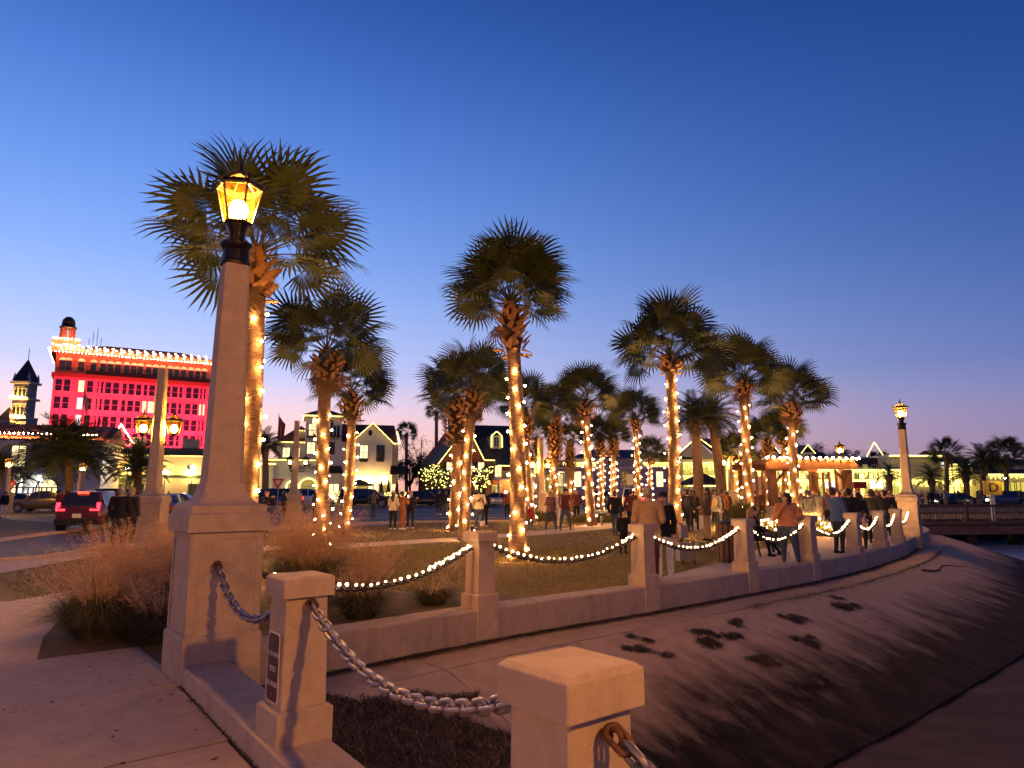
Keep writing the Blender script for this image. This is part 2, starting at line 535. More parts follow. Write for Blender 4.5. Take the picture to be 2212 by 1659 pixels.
class MB:
    def __init__(self):
        self.v, self.f, self.mi, self.uv = [], [], [], None

    def add(self, verts, faces, mi=0):
        o = len(self.v)
        self.v.extend(tuple(p) for p in verts)
        for f in faces:
            self.f.append(tuple(i + o for i in f))
            self.mi.append(mi)
        return self

    def box(self, x0, x1, y0, y1, z0, z1, mi=0):
        return self.add([(x0, y0, z0), (x1, y0, z0), (x1, y1, z0), (x0, y1, z0), (x0, y0, z1), (x1, y0, z1), (x1, y1, z1), (x0, y1, z1)],
                        [(3, 2, 1, 0), (4, 5, 6, 7), (0, 1, 5, 4), (1, 2, 6, 5), (2, 3, 7, 6), (3, 0, 4, 7)], mi)

    def cbox(self, c, s, rz=0.0, mi=0):
        """box by centre and size turned about z"""
        ca, sa = math.cos(rz), math.sin(rz)
        pts = []
        for dz in (-0.5, 0.5):
            for dx, dy in ((-0.5, -0.5), (0.5, -0.5), (0.5, 0.5), (-0.5, 0.5)):
                x, y = dx * s[0], dy * s[1]
                pts.append((c[0] + x * ca - y * sa, c[1] + x * sa + y * ca, c[2] + dz * s[2]))
        return self.add(pts, [(3, 2, 1, 0), (4, 5, 6, 7), (0, 1, 5, 4), (1, 2, 6, 5), (2, 3, 7, 6), (3, 0, 4, 7)], mi)

    def rings(self, rs, mi=0, cap0=True, cap1=True, closed=False):
        """skin successive rings of the same length"""
        o = len(self.v)
        n = len(rs[0])
        for r in rs:
            self.v.extend(tuple(p) for p in r)
        m_ = len(rs)
        rng = range(m_) if closed else range(m_ - 1)
        for i in rng:
            a, b_ = o + i * n, o + ((i + 1) % m_) * n
            for j in range(n):
                k = (j + 1) % n
                self.f.append((a + j, a + k, b_ + k, b_ + j))
                self.mi.append(mi)
        if cap0 and not closed:
            self.f.append(tuple(o + j for j in reversed(range(n))))
            self.mi.append(mi)
        if cap1 and not closed:
            self.f.append(tuple(o + (m_ - 1) * n + j for j in range(n)))
            self.mi.append(mi)
        return self

    def lathe(self, prof, n=12, mi=0, c=(0, 0), rot=0.0, sq=False):
        """profile of (radius, z); sq: radius is a square's half side"""
        k = 1 / math.cos(math.pi / n) if sq else 1
        rs = []
        for r, z in prof:
            rs.append([(c[0] + r * k * math.cos(rot + 2 * math.pi * j / n), c[1] + r * k * math.sin(rot + 2 * math.pi * j / n), z) for j in range(n)])
        return self.rings(rs, mi)

    def tube(self, pts, rad, n=6, mi=0, cap=True):
        pts = [Vector(p) for p in pts]
        rs = []
        ref = None
        for i, p in enumerate(pts):
            t = (pts[min(i + 1, len(pts) - 1)] - pts[max(i - 1, 0)]).normalized()
            if ref is None:
                ref = Vector((0, 0, 1)) if abs(t.z) < 0.9 else Vector((1, 0, 0))
            a = t.cross(ref)
            if a.length < 1e-5:
                a = t.cross(Vector((0, 1, 0)))
            a.normalize()
            b_ = t.cross(a).normalized()
            ref = a.cross(t).normalized() if True else ref
            r = rad[i] if isinstance(rad, (list, tuple)) else rad
            rs.append([p + (a * math.cos(2 * math.pi * j / n) + b_ * math.sin(2 * math.pi * j / n)) * r for j in range(n)])
        return self.rings(rs, mi, cap, cap)

    def prism(self, poly, z0, z1, mi=0):
        n = len(poly)
        return self.add([(x, y, z0) for x, y in poly] + [(x, y, z1) for x, y in poly],
                        [tuple(reversed(range(n))), tuple(range(n, 2 * n))] + [(i, (i + 1) % n, n + (i + 1) % n, n + i) for i in range(n)], mi)

    def xprism(self, poly, y0, y1, mi=0):
        """polygon in x,z pushed along y"""
        n = len(poly)
        return self.add([(x, y0, z) for x, z in poly] + [(x, y1, z) for x, z in poly],
                        [tuple(range(n)), tuple(reversed(range(n, 2 * n)))] + [(i, n + i, n + (i + 1) % n, (i + 1) % n) for i in range(n)], mi)

    def ico(self, c, r, mi=0):
        t = 1.618
        k = r / math.sqrt(1 + t * t)
        vs = [(-1, t, 0), (1, t, 0), (-1, -t, 0), (1, -t, 0), (0, -1, t), (0, 1, t), (0, -1, -t), (0, 1, -t), (t, 0, -1), (t, 0, 1), (-t, 0, -1), (-t, 0, 1)]
        fs = [(0, 11, 5), (0, 5, 1), (0, 1, 7), (0, 7, 10), (0, 10, 11), (1, 5, 9), (5, 11, 4), (11, 10, 2), (10, 7, 6), (7, 1, 8), (3, 9, 4), (3, 4, 2),
              (3, 2, 6), (3, 6, 8), (3, 8, 9), (4, 9, 5), (2, 4, 11), (6, 2, 10), (8, 6, 7), (9, 8, 1)]
        return self.add([(c[0] + x * k, c[1] + y * k, c[2] + z * k) for x, y, z in vs], fs, mi)

    def mesh(self, name, mats, smooth=False):
        me = bpy.data.meshes.new(name)
        me.from_pydata(self.v, [], self.f)
        for m_ in (mats if isinstance(mats, (list, tuple)) else [mats]):
            me.materials.append(MATS[m_] if isinstance(m_, str) else m_)
        if len(me.materials) > 1:
            me.polygons.foreach_set('material_index', self.mi)
        if smooth:
            me.polygons.foreach_set('use_smooth', [True] * len(me.polygons))
        me.update()
        return me

    def build(self, name, mats, parent=None, smooth=False, loc=None, bevel=0.0):
        o = link(name, self.mesh(name, mats, smooth), parent, loc)
        if bevel:
            bv = o.modifiers.new('bevel', 'BEVEL')
            bv.width = bevel
            bv.segments = 2
            bv.limit_method = 'ANGLE'
            bv.angle_limit = R(40)
        return o


def link(name, data, parent=None, loc=None, rot=None, scale=None):
    o = bpy.data.objects.new(name, data)
    COL.objects.link(o)
    if parent is not None:
        o.parent = parent
    if loc is not None:
        o.location = loc
    if rot is not None:
        o.rotation_euler = rot
    if scale is not None:
        o.scale = (scale,) * 3 if isinstance(scale, (int, float)) else scale
    return o


def tag(o, label=None, cat=None, group=None, kind=None):
    if label:
        o['label'] = label
    if cat:
        o['category'] = cat
    if group:
        o['group'] = group
    if kind:
        o['kind'] = kind
    return o


def thing(name, label, cat, loc=(0, 0, 0), rz=0.0, group=None):
    o = link(name, None, None, loc, (0, 0, rz))
    o.empty_display_size = 0.2
    return tag(o, label, cat, group)


def copy_tree(o, parent=None):
    c = o.copy()
    COL.objects.link(c)
    c.parent = parent
    for ch in o.children:
        copy_tree(ch, c)
    return c


def struct(name, mb, m_, parent=None, smooth=False):
    return tag(mb.build(name, m_, parent, smooth), kind='structure')


def sheet(name, pts, z, m_, kind='structure'):
    """a flat sheet from a polygon of (x, y)"""
    bm = bmesh.new()
    f = bm.faces.new([bm.verts.new((p[0], p[1], z)) for p in pts])
    f.normal_update()
    if f.normal.z < 0:
        f.normal_flip()
    bmesh.ops.triangulate(bm, faces=bm.faces[:])
    me = bpy.data.meshes.new(name)
    bm.to_mesh(me)
    bm.free()
    me.materials.append(MATS[m_])
    o = link(name, me)
    return tag(o, kind=kind)


def text_mesh(s, size, shear=0.0, thick=0.004, spacing=1.0):
    cu = bpy.data.curves.new('lettering', 'FONT')
    cu.body = s
    cu.size = size
    cu.shear = shear
    cu.extrude = thick
    cu.space_character = spacing
    cu.align_x = 'CENTER'
    cu.align_y = 'CENTER'
    ob = bpy.data.objects.new('lettering', cu)
    COL.objects.link(ob)
    dg = bpy.context.evaluated_depsgraph_get()
    me = bpy.data.meshes.new_from_object(ob.evaluated_get(dg))
    bpy.data.objects.remove(ob)
    bpy.data.curves.remove(cu)
    return me


def lettering(s, size, m_, parent, loc, rot, shear=0.0, thick=0.004, spacing=1.0):
    me = text_mesh(s, size, shear, thick, spacing)
    me.materials.clear()
    me.materials.append(MATS[m_])
    return link('lettering', me, parent, loc, rot)


E1 = Vector((0.63, -0.777, 0))      # along the near parapet, towards the camera's right
E2 = Vector((0.777, 0.63, 0))       # square to it
A2 = math.atan2(E2.y, E2.x)

# ================================================================== ground, water, sea wall
L1 = Vector((-2.86, 6.91, 0))
L2 = Vector((14.8, 26.3, 0))
POSTS = [(-0.46, 10.3), (2.32, 12.62), (4.85, 14.85), (7.0, 16.8), (9.15, 19.0), (10.95, 21.1), (12.55, 23.1)]
POST2 = Vector((-1.49, 5.04, 0))
POST3 = Vector((0.2, 2.52, 0))
WALLPTS = [(-3.12, 7.70)] + POSTS + [(L2.x, L2.y), (17.6, 30.2), (19.6, 34.2)]


def spline(pts, step):
    """Catmull-Rom through pts, resampled evenly"""
    P = [Vector((2 * pts[0][0] - pts[1][0], 2 * pts[0][1] - pts[1][1]))] + [Vector(p) for p in pts]
    P.append(2 * P[-1] - P[-2])
    d = []
    for i in range(1, len(P) - 2):
        for j in range(20):
            t = j / 20
            a, b_, c, e = P[i - 1], P[i], P[i + 1], P[i + 2]
            d.append(0.5 * ((2 * b_) + (c - a) * t + (2 * a - 5 * b_ + 4 * c - e) * t * t + (3 * b_ - a - 3 * c + e) * t ** 3))
    d.append(P[-2])
    out, acc = [d[0]], 0.0
    for a, b_ in zip(d, d[1:]):
        acc += (b_ - a).length
        if acc >= step:
            out.append(b_)
            acc = 0.0
    return out


WP = spline(WALLPTS, 0.45)
WS = [0.0]
for a_, b_ in zip(WP, WP[1:]):
    WS.append(WS[-1] + (b_ - a_).length)
WN = []
for i in range(len(WP)):
    t_ = (WP[min(i + 1, len(WP) - 1)] - WP[max(i - 1, 0)]).normalized()
    WN.append(Vector((t_.y, -t_.x)))


def wall_at(s):
    s = max(0.0, min(s, WS[-1] - 1e-4))
    i = max(j for j in range(len(WS)) if WS[j] <= s)
    i = min(i, len(WP) - 2)
    t = (s - WS[i]) / (WS[i + 1] - WS[i])
    return WP[i].lerp(WP[i + 1], t), WN[i].lerp(WN[i + 1], t).normalized()


LEDGE, TOE, ZL, ZT = 0.95, 4.0, -0.42, -1.42


def slope_z(off):
    return -0.40 - 0.02 * off if off < LEDGE else ZL + (ZT - ZL) * (off - LEDGE) / (TOE - LEDGE)


def slope_pt(s, off, dz=0.0):
    p, n = wall_at(s)
    q = p + n * off
    return Vector((q.x, q.y, slope_z(off) + dz))


# land: one sheet to the horizon
edge = [(p.x, p.y) for p in WP]
far = L1 + E1 * 40
land = [tuple((L1 - E1 * 0.3 - E2 * 14)[:2]), tuple((L1 - E1 * 0.3 - E2 * 0.3)[:2])] + edge + [(20.6, 37.5), (24, 43), (60, 49), (300, 60), (900, 80), (900, 1500), (-900, 1500), (-900, -200), tuple((L1 + E1 * 16 - E2 * 14)[:2])]
sheet('ground', land, -0.03, 'lawn_soil')
sheet('water', [(-20, -300), (1500, -300), (1500, 400), (-20, 400)], -1.50, 'water')
sheet('seabed', [(-10, -60), (60, -60), (60, 14), (6, 12), (-10, 12)], -1.62, 'mud')
# mud bank at the foot of the revetment
mb = MB()
pr = None
for i in range(0, len(WP)):
    if WS[i] > 19.5:
        break
    p, n = WP[i], WN[i]
    row = []
    for j, (o_, z_) in enumerate(((TOE - 0.1, ZT - 0.04), (TOE + 0.5, ZT - 0.02), (TOE + 1.4, ZT - 0.03), (TOE + 2.6, ZT - 0.05), (TOE + 4.5, ZT - 0.14))):
        q = p + n * o_
        row.append((q.x, q.y, z_ + 0.025 * math.sin(i * 1.7 + j * 2.1)))
    if pr:
        o0 = len(mb.v)
        mb.add(pr + row, [(k, k + 1, 5 + k + 1, 5 + k) for k in range(4)])
    pr = row
struct('mud_bank', mb, 'mud', smooth=True)

# revetment: slabs with open joints over a dark bed
root = tag(link('revetment', None), kind='structure')
mb = MB()
rows = []
for i in range(len(WP)):
    rows.append([(WP[i].x + WN[i].x * o_, WP[i].y + WN[i].y * o_, slope_z(o_) - 0.05) for o_ in (0.1, LEDGE, TOE - 0.05)])
for i in range(len(rows) - 1):
    mb.add(rows[i] + rows[i + 1], [(0, 3, 4, 1), (1, 4, 5, 2)])
mb.build('slab_bed', 'mortar', root)


def slab(s0, s1, o0, o1, g=0.012):
    n_s, n_o = 5, (2 if o1 < LEDGE + 0.01 else 6)
    bm = bmesh.new()
    uv = bm.loops.layers.uv.new('UVMap')
    grid = [[None] * (n_o + 1) for _ in range(n_s + 1)]
    for i in range(n_s + 1):
        for j in range(n_o + 1):
            s = s0 + g + (s1 - s0 - 2 * g) * i / n_s
            o_ = o0 + g + (o1 - o0 - 2 * g) * j / n_o
            v = bm.verts.new(slope_pt(s, o_))
            grid[i][j] = (v, s, o_)
    for i in range(n_s):
        for j in range(n_o):
            q = (grid[i][j], grid[i + 1][j], grid[i + 1][j + 1], grid[i][j + 1])
            f = bm.faces.new([a[0] for a in q])
            for lp, a in zip(f.loops, q):
                lp[uv].uv = (a[1], a[2])
    bmesh.ops.recalc_face_normals(bm, faces=bm.faces[:])
    if bm.faces[0].normal.z < 0:
        bmesh.ops.reverse_faces(bm, faces=bm.faces[:])
    r = bmesh.ops.extrude_face_region(bm, geom=bm.faces[:])
    ev = [e for e in r['geom'] if isinstance(e, bmesh.types.BMVert)]
    bmesh.ops.translate(bm, verts=ev, vec=(0, 0, -0.045))
    bmesh.ops.recalc_face_normals(bm, faces=bm.faces[:])
    me = bpy.data.meshes.new('slab')
    bm.to_mesh(me)
    bm.free()
    me.materials.append(MATS['revetment_concrete'])
    return link('slab', me, root)


s_ = 0.0
k_ = 0
while s_ < WS[-1] - 0.5:
    s2 = min(s_ + 2.35, WS[-1])
    slab(s_, s2, 0.16, LEDGE)
    slab(s_ + (0.0 if k_ else 0.0), s2, LEDGE, TOE)
    s_ = s2
    k_ += 1

# sea wall
mb = MB()
rs = []
for p, n in zip(WP, WN):
    i_, o_ = p - n * 0.20, p + n * 0.18
    rs.append([(o_.x, o_.y, -0.55), (o_.x, o_.y, 0.015), (o_.x - n.x * 0.02, o_.y - n.y * 0.02, 0.035), (i_.x, i_.y, 0.04), (i_.x, i_.y, -0.3)])
mb.rings(rs)
o = mb.build('sea_wall', 'concrete_wall')
tag(o, 'low curved concrete sea wall running from the near lamp to the far lamp', 'wall')

# near sidewalk of the bridge approach (falls gently towards the camera)


def sw_z(p):
    return -0.012 - 0.055 * max(0.0, (Vector((p[0], p[1], 0)) - L1).dot(E1) - 0.3)


CURB_OFF = -0.14                     # curb centre line relative to the lamp's axis, along E2


def loc12(a, b_):
    q = L1 + E1 * a + E2 * b_
    return (q.x, q.y)


sidewalk = tag(link('sidewalk', None), kind='structure')
bedz = MB()
for a0_, a1_ in ((-1.6, 0.3), (0.3, 13.0)):
    za_, zb2 = sw_z(loc12(a0_, -3)) - 0.009, sw_z(loc12(a1_, -3)) - 0.009
    bedz.add([(*loc12(a0_, -0.34), za_), (*loc12(a0_, -13), za_), (*loc12(a1_, -13), zb2), (*loc12(a1_, -0.34), zb2)], [(0, 1, 2, 3)])
bedz.build('joint_bed', 'joint_dirt', sidewalk)


def walk_slab(poly, m_='sidewalk_concrete'):
    mb = MB()
    n = len(poly)
    top = [(x, y, sw_z((x, y))) for x, y in poly]
    bot = [(x, y, z - 0.06) for x, y, z in top]
    mb.add(top + bot, [tuple(range(n))] + [(i, i + n, (i + 1) % n + n, (i + 1) % n) for i in range(n)])
    bm = bmesh.new()
    me = mb.mesh('slab', m_)
    bm.from_mesh(me)
    bmesh.ops.recalc_face_normals(bm, faces=bm.faces[:])
    bm.to_mesh(me)
    bm.free()
    return link('slab', me, sidewalk)


g_ = 0.017
A_CUTS = [-1.62, 0.28, 1.75, 3.3, 4.85, 6.6, 8.5, 10.5, 13.0]
B_CUTS = [CURB_OFF - 0.22, -1.95, -3.55, -5.2, -8.2, -13]
for ia in range(len(A_CUTS) - 1):
    for ib in range(len(B_CUTS) - 1):
        a0, a1, b0, b1 = A_CUTS[ia] + g_, A_CUTS[ia + 1] - g_, B_CUTS[ib] - g_, B_CUTS[ib + 1] + g_
        if ia <= 1 and ib == 0:
            b0 = -0.30 if ia == 0 else -0.36
        walk_slab([loc12(a0, b0), loc12(a0, b1), loc12(a1, b1), loc12(a1, b0)])

# curving path to the left, behind the bed
sheet('path', [loc12(-1.64, -1.22), loc12(-1.64, -9), (-12, 9.4), (-9.5, 10.6), (-7.8, 11.2), (-7.55, 12.4), (-7.5, 13.6), (-6.7, 13.6), (-6.5, 11.9), (-6.2, 10.0), (-5.5, 8.5)],
      -0.018, 'path_concrete')
# planting bed with the grasses, left and right of the lamp
sheet('planting_bed', [loc12(-1.64, 0.1), loc12(-1.64, -1.2), (-5.5, 8.5), (-6.2, 10.0), (-6.4, 11.6), (-5.0, 12.4), (-2.6, 12.6), (-1.2, 11.6), (-1.5, 9.5), (-3.0, 7.95)], -0.022, 'bare_soil')
sheet('bare_patch', [(-2.9, 8.0), (-0.75, 10.15), (0.5, 11.2), (-0.2, 11.9), (-1.4, 11.7), (-2.6, 10.4), (-3.0, 8.4)], -0.017, 'bare_soil')

# walkway behind the wall, from the second post on
inner = [(WP[i] - WN[i] * 0.2) for i in range(len(WP)) if WS[i] > 7.6]
outer_pts = [(2.35, 13.35), (3.7, 15.2), (5.2, 17.3), (7.0, 20.4), (9.2, 23.2), (11.5, 26.8), (14.0, 31.5), (17, 38), (21, 44)]
sheet('walkway', [(p.x, p.y) for p in inner] + [(21.0, 38.0), (23.4, 42.4)] + outer_pts[::-1], -0.012, 'path_concrete')
# garden path crossing the lawn and forking to the plaza
pa = [(-9.0, 19.6), (-4.74, 21.6), (-1.7, 24.5), (2.0, 28.6), (5.0, 33.0), (8.2, 38.6), (11, 44)]
pb = [(-9.6, 21.4), (-5.2, 23.2), (-1.85, 26.3), (1.0, 30.2), (3.2, 34.2), (5.6, 39.6), (8, 46)]
sheet('garden_path', pa + pb[::-1], -0.020, 'path_concrete')
sheet('plaza', [(8, 30), (13.6, 33), (22, 46), (34, 58), (30, 66), (12, 52), (5.8, 40)], -0.016, 'path_concrete')

# street with the islands between its lanes
near_edge = [(-40, 2), (-22, 10.5), (-12.5, 17.3), (-13.0, 23.6), (-12.6, 29.5), (-10, 34.5), (-6.2, 38.4), (0, 40.4), (6.4, 49.0), (14, 58), (26, 68), (60, 72)]
sheet('road', near_edge + [(60, 90), (-10, 88), (-60, 84), (-90, 60), (-90, 2)], -0.024, 'asphalt')
sheet('street_sidewalk', [(-40, 0.4), (-20, 9.4), (-10.6, 14.6), (-11.0, 20.0), (-11.2, 24), (-10.8, 29.0), (-8.6, 33.6), (-5.2, 37), (-6.2, 38.25), (-10, 34.3), (-12.45, 29.4), (-12.85, 23.6), (-12.35, 17.4), (-21.9, 10.7), (-40, 2.2)], -0.014, 'path_concrete')
kb = MB()
ke = [Vector((x, y)) for x, y in spline(near_edge[:9], 1.2)]
rs = []
for i, p in enumerate(ke):
    t_ = (ke[min(i + 1, len(ke) - 1)] - ke[max(i - 1, 0)]).normalized()
    n_ = Vector((t_.y, -t_.x)) * 0.075
    rs.append([(p.x + n_.x, p.y + n_.y, -0.1), (p.x + n_.x, p.y + n_.y, 0.05), (p.x - n_.x, p.y - n_.y, 0.05), (p.x - n_.x, p.y - n_.y, -0.1)])
kb.rings(rs)
tag(kb.build('kerb', 'path_concrete'), kind='structure')
isl = [(-17.0, 22.5), (-18.6, 30.6), (-22, 36.5), (-30, 41.5), (-60, 42), (-60, 20), (-30, 15.5)]
kb = MB()
kb.prism(isl, -0.1, 0.045)
tag(kb.build('traffic_island', 'path_concrete'), kind='structure')
cx_, cy_ = sum(p[0] for p in isl) / len(isl), sum(p[1] for p in isl) / len(isl)
sheet('island_lawn', [(cx_ + (x - cx_) * 0.965, cy_ + (y - cy_) * 0.965) for x, y in isl], 0.05, 'lawn_soil')
# painted lines
for nm, pts in (('road_line', [(-14, 50.0), (8, 51.0)]), ('road_line', [(-14, 44.6), (3, 45.2)]), ('road_line', [(-40, 60.5), (26, 62.0)]), ('road_line', [(-34, 74.5), (30, 75.5)])):
    (x0, y0), (x1, y1) = pts
    sheet('road_line', [(x0, y0), (x1, y1), (x1, y1 + 0.22), (x0, y0 + 0.22)], -0.018, 'road_paint')
sheet('far_sidewalk', [(-60, 84.5), (-10, 88.3), (60, 90.2), (60, 96), (-10, 95), (-60, 92)], -0.015, 'path_concrete')

# lawn blades near the wall: far too many to count
rng = np.random.default_rng(3)


def blades(name, poly_test, xr, yr, n, h0, h1, m_, lab, z0=-0.03, w=0.006, lean=0.6):
    xs = rng.uniform(xr[0], xr[1], n)
    ys = rng.uniform(yr[0], yr[1], n)
    keep = np.array([poly_test(x, y) for x, y in zip(xs, ys)])
    xs, ys = xs[keep], ys[keep]
    n = len(xs)
    a = rng.uniform(0, 2 * np.pi, n)
    h = rng.uniform(h0, h1, n)
    lx, ly = rng.normal(0, lean, n) * h, rng.normal(0, lean, n) * h
    V = np.zeros((n, 3, 3))
    V[:, 0] = np.stack([xs - np.cos(a) * w, ys - np.sin(a) * w, np.full(n, z0)], 1)
    V[:, 1] = np.stack([xs + np.cos(a) * w, ys + np.sin(a) * w, np.full(n, z0)], 1)
    V[:, 2] = np.stack([xs + lx, ys + ly, z0 + h], 1)
    me = bpy.data.meshes.new(name)
    me.from_pydata(V.reshape(-1, 3).tolist(), [], np.arange(3 * n).reshape(-1, 3).tolist())
    me.materials.append(MATS[m_])
    o = link(name, me)
    return tag(o, lab, 'grass', kind='stuff')


def inside(poly, x, y):
    c = False
    j = len(poly) - 1
    for i in range(len(poly)):
        xi, yi = poly[i]
        xj, yj = poly[j]
        if (yi > y) != (yj > y) and x < (xj - xi) * (y - yi) / (yj - yi) + xi:
            c = not c
        j = i
    return c


lawn_near = [(-6.2, 12.8), (-2.6, 12.8), (-1.2, 11.9), (0.6, 11.55), (2.2, 13.2), (3.6, 15.2), (5.0, 17.4), (6.8, 20.5), (9.0, 23.3), (9.0, 30), (8.2, 38), (5.0, 32.8), (2.0, 28.4), (-1.7, 24.3), (-4.74, 21.4), (-9, 19.4)]
lawn_far = [(-5.2, 23.4), (-1.85, 26.5), (1.0, 30.4), (3.2, 34.4), (4.6, 39.6), (-5.0, 37), (-10, 30), (-9.6, 21.6)]
lawn_left = [(-10.4, 14.4), (-7.8, 11.4), (-6.4, 11.8), (-6.2, 12.8), (-9, 19.4), (-10.9, 19.8)]


def wiggle(x, y):
    return math.sin(x * 1.9 + 1.3 * math.sin(y * 0.8)) + math.sin(y * 1.5 + x * 0.7)


blades('grass', lambda x, y: inside(lawn_near, x, y) and y < 22 and wiggle(x, y) > -1.5 + 2.6 * random.random() - 1.2, (-9, 9), (11.5, 22), 170000, 0.012, 0.045, 'grass_blade', 'short winter grass blades on the lawn behind the sea wall')
blades('grass', lambda x, y: (inside(lawn_near, x, y) and y >= 22) or inside(lawn_far, x, y) or inside(lawn_left, x, y), (-11, 9), (11, 40), 90000, 0.015, 0.05, 'straw', 'thin straw coloured grass on the farther lawn', w=0.012)

# ================================================================== near parapet, posts, lamps, chains


def sq(h, z, ch=0.0, cx=0.0, cy=0.0):
    """square ring of half side h with chamfered corners"""
    if ch <= 0:
        ch = 0.004
    p = [(h, -h + ch), (h, h - ch), (h - ch, h), (-h + ch, h), (-h, h - ch), (-h, -h + ch), (-h + ch, -h), (h - ch, -h)]
    return [(cx + x, cy + y, z) for x, y in p]


def lantern(parent, z0, s=1.0, core='lamp_core', x=0.0, y=0.0, n=6, hang=False, glass='lantern_glass'):
    """six-sided lantern: frame, glass panes (> nothing), roof panes, finial, glowing core"""
    rb, rt, hh = 0.14 * s, 0.235 * s, 0.38 * s
    zb, zt = z0, z0 + hh
    ang = [2 * math.pi * (j + 0.5) / n for j in range(n)]
    B = [Vector((x + rb * math.cos(a), y + rb * math.sin(a), zb)) for a in ang]
    T = [Vector((x + rt * math.cos(a), y + rt * math.sin(a), zt)) for a in ang]
    T2 = [Vector((x + rt * 0.93 * math.cos(a), y + rt * 0.93 * math.sin(a), zt + 0.035 * s)) for a in ang]
    apex = Vector((x, y, zt + 0.19 * s))
    AP = [apex + Vector((0.03 * s * math.cos(a), 0.03 * s * math.sin(a), -0.02 * s)) for a in ang]
    fr = MB()
    for j in range(n):
        k = (j + 1) % n
        fr.tube([B[j], T[j]], 0.011 * s, 5)
        fr.tube([T2[j], AP[j]], 0.009 * s, 5)
        fr.tube([T[j], T[k]], 0.020 * s, 5)
        fr.tube([T2[j], T2[k]], 0.015 * s, 5)
        fr.tube([B[j], B[k]], 0.014 * s, 5)
        # little scroll at each upper corner
        d = Vector((math.cos(ang[j]), math.sin(ang[j]), 0))
        fr.tube([T[j], T[j] + d * 0.03 * s + Vector((0, 0, 0.02 * s)), T[j] + d * 0.045 * s + Vector((0, 0, 0.06 * s)), T[j] + d * 0.03 * s + Vector((0, 0, 0.085 * s))], [0.012 * s, 0.011 * s, 0.009 * s, 0.005 * s], 5)
    fr.rings([[tuple(p) for p in B], [(x + (p.x - x) * 0.9, y + (p.y - y) * 0.9, zb - 0.02 * s) for p in B]])
    fr.lathe([(0.05 * s, zt + 0.15 * s), (0.05 * s, zt + 0.185 * s), (0.03 * s, zt + 0.2 * s)], 8, 0, (x, y))
    if not hang:
        fr.lathe([(0.022 * s, zt + 0.195 * s), (0.020 * s, zt + 0.25 * s), (0.002 * s, zt + 0.37 * s)], 6, 0, (x, y))
    fr.build('lantern_frame', 'iron_black', parent)
    for j in range(n):
        k = (j + 1) % n
        e = 0.985
        c_ = Vector((x, y, 0))

        def inn(p):
            return (x + (p.x - x) * e, y + (p.y - y) * e, p.z)
        pm = MB()
        pm.add([inn(B[j]), inn(B[k]), inn(T[k]), inn(T[j])], [(0, 1, 2, 3)])
        pm.build('glass_pane', glass, parent)
        pm = MB()
        pm.add([inn(T2[j]), inn(T2[k]), inn(AP[k]), inn(AP[j])], [(0, 1, 2, 3)])
        pm.build('roof_pane', glass if glass == 'lantern_glass' else 'iron_black', parent)
    cm = MB()
    prof = [(0.001, -1.0)] + [(math.cos(R(a)), math.sin(R(a))) for a in (-60, -30, 0, 30, 60)] + [(0.001, 1.0)]
    cm.lathe([(r * 0.095 * s, z0 + hh * 0.38 + z_ * 0.11 * s) for r, z_ in prof], 10, 0, (x, y))
    cm.build('lamp_bulb', core, parent, smooth=True)


def pedestal(parent, w=1.0, zb=-0.6):
    """plinth, panelled block, cap, flared foot: returns nothing, all parts under parent"""
    mb = MB()
    mb.rings([sq(0.35 * w, zb, 0.008), sq(0.35 * w, 0.36, 0.008), sq(0.325 * w, 0.385, 0.008)])
    mb.build('plinth', 'concrete', parent)
    mb = MB()
    h = 0.318 * w
    mb.rings([sq(h, 0.386, 0.006), sq(h, 1.295, 0.006)])
    mb.build('shaft_block', 'concrete', parent)
    for q in range(4):                       # raised border round a sunk panel on each face
        c, s = math.cos(q * math.pi / 2), math.sin(q * math.pi / 2)
        bm_ = MB()
        y0, y1 = -h - 0.013, -h + 0.004
        for (x0, x1, z0, z1) in ((-h + 0.002, -h + 0.055, 0.392, 1.29), (h - 0.055, h - 0.002, 0.392, 1.29), (-h + 0.056, h - 0.056, 1.235, 1.29)):
            bm_.box(x0, x1, y0, y1, z0, z1)
        bm_.v = [(x * c - y * s, x * s + y * c, z) for x, y, z in bm_.v]
        bm_.build('panel_border', 'concrete', parent)
    mb = MB()
    mb.rings([sq(0.372 * w, 1.30, 0.008), sq(0.372 * w, 1.455, 0.008), sq(0.355 * w, 1.475, 0.01)])
    mb.build('cap', 'concrete', parent, bevel=0.006)
    mb = MB()
    rs = [sq(0.345 * w, 1.476, 0.02), sq(0.345 * w, 1.54, 0.02)]
    for i in range(9):
        a = R(90 * i / 8)
        rs.append(sq(w * (0.325 - 0.135 * math.sin(a)), 1.55 + 0.19 * (1 - math.cos(a)), 0.02 + 0.02 * i / 8))
    mb.rings(rs)
    mb.build('flared_foot', 'concrete', parent)


def street_lamp(label, loc, rz, group, zb=-0.6):
    t = thing('street_lamp', label, 'street lamp', loc, rz, group)
    pedestal(t, 1.0, zb)
    mb = MB()
    mb.rings([sq(0.178, 1.741, 0.045), sq(0.168, 1.77, 0.045), sq(0.118, 3.985, 0.032)])
    mb.build('shaft', 'concrete', t)
    mb = MB()
    mb.lathe([(0.15, 3.97), (0.155, 4.0), (0.132, 4.02), (0.128, 4.13), (0.15, 4.15), (0.165, 4.17), (0.165, 4.20), (0.15, 4.215), (0.09, 4.225)], 16)
    mb.build('collar', 'iron_black', t, smooth=False)
    mb = MB()
    mb.lathe([(0.085, 4.22), (0.078, 4.27), (0.085, 4.33), (0.12, 4.40), (0.125, 4.425)], 12)
    mb.build('neck', 'iron_black', t, smooth=True)
    lantern(t, 4.435)
    return t


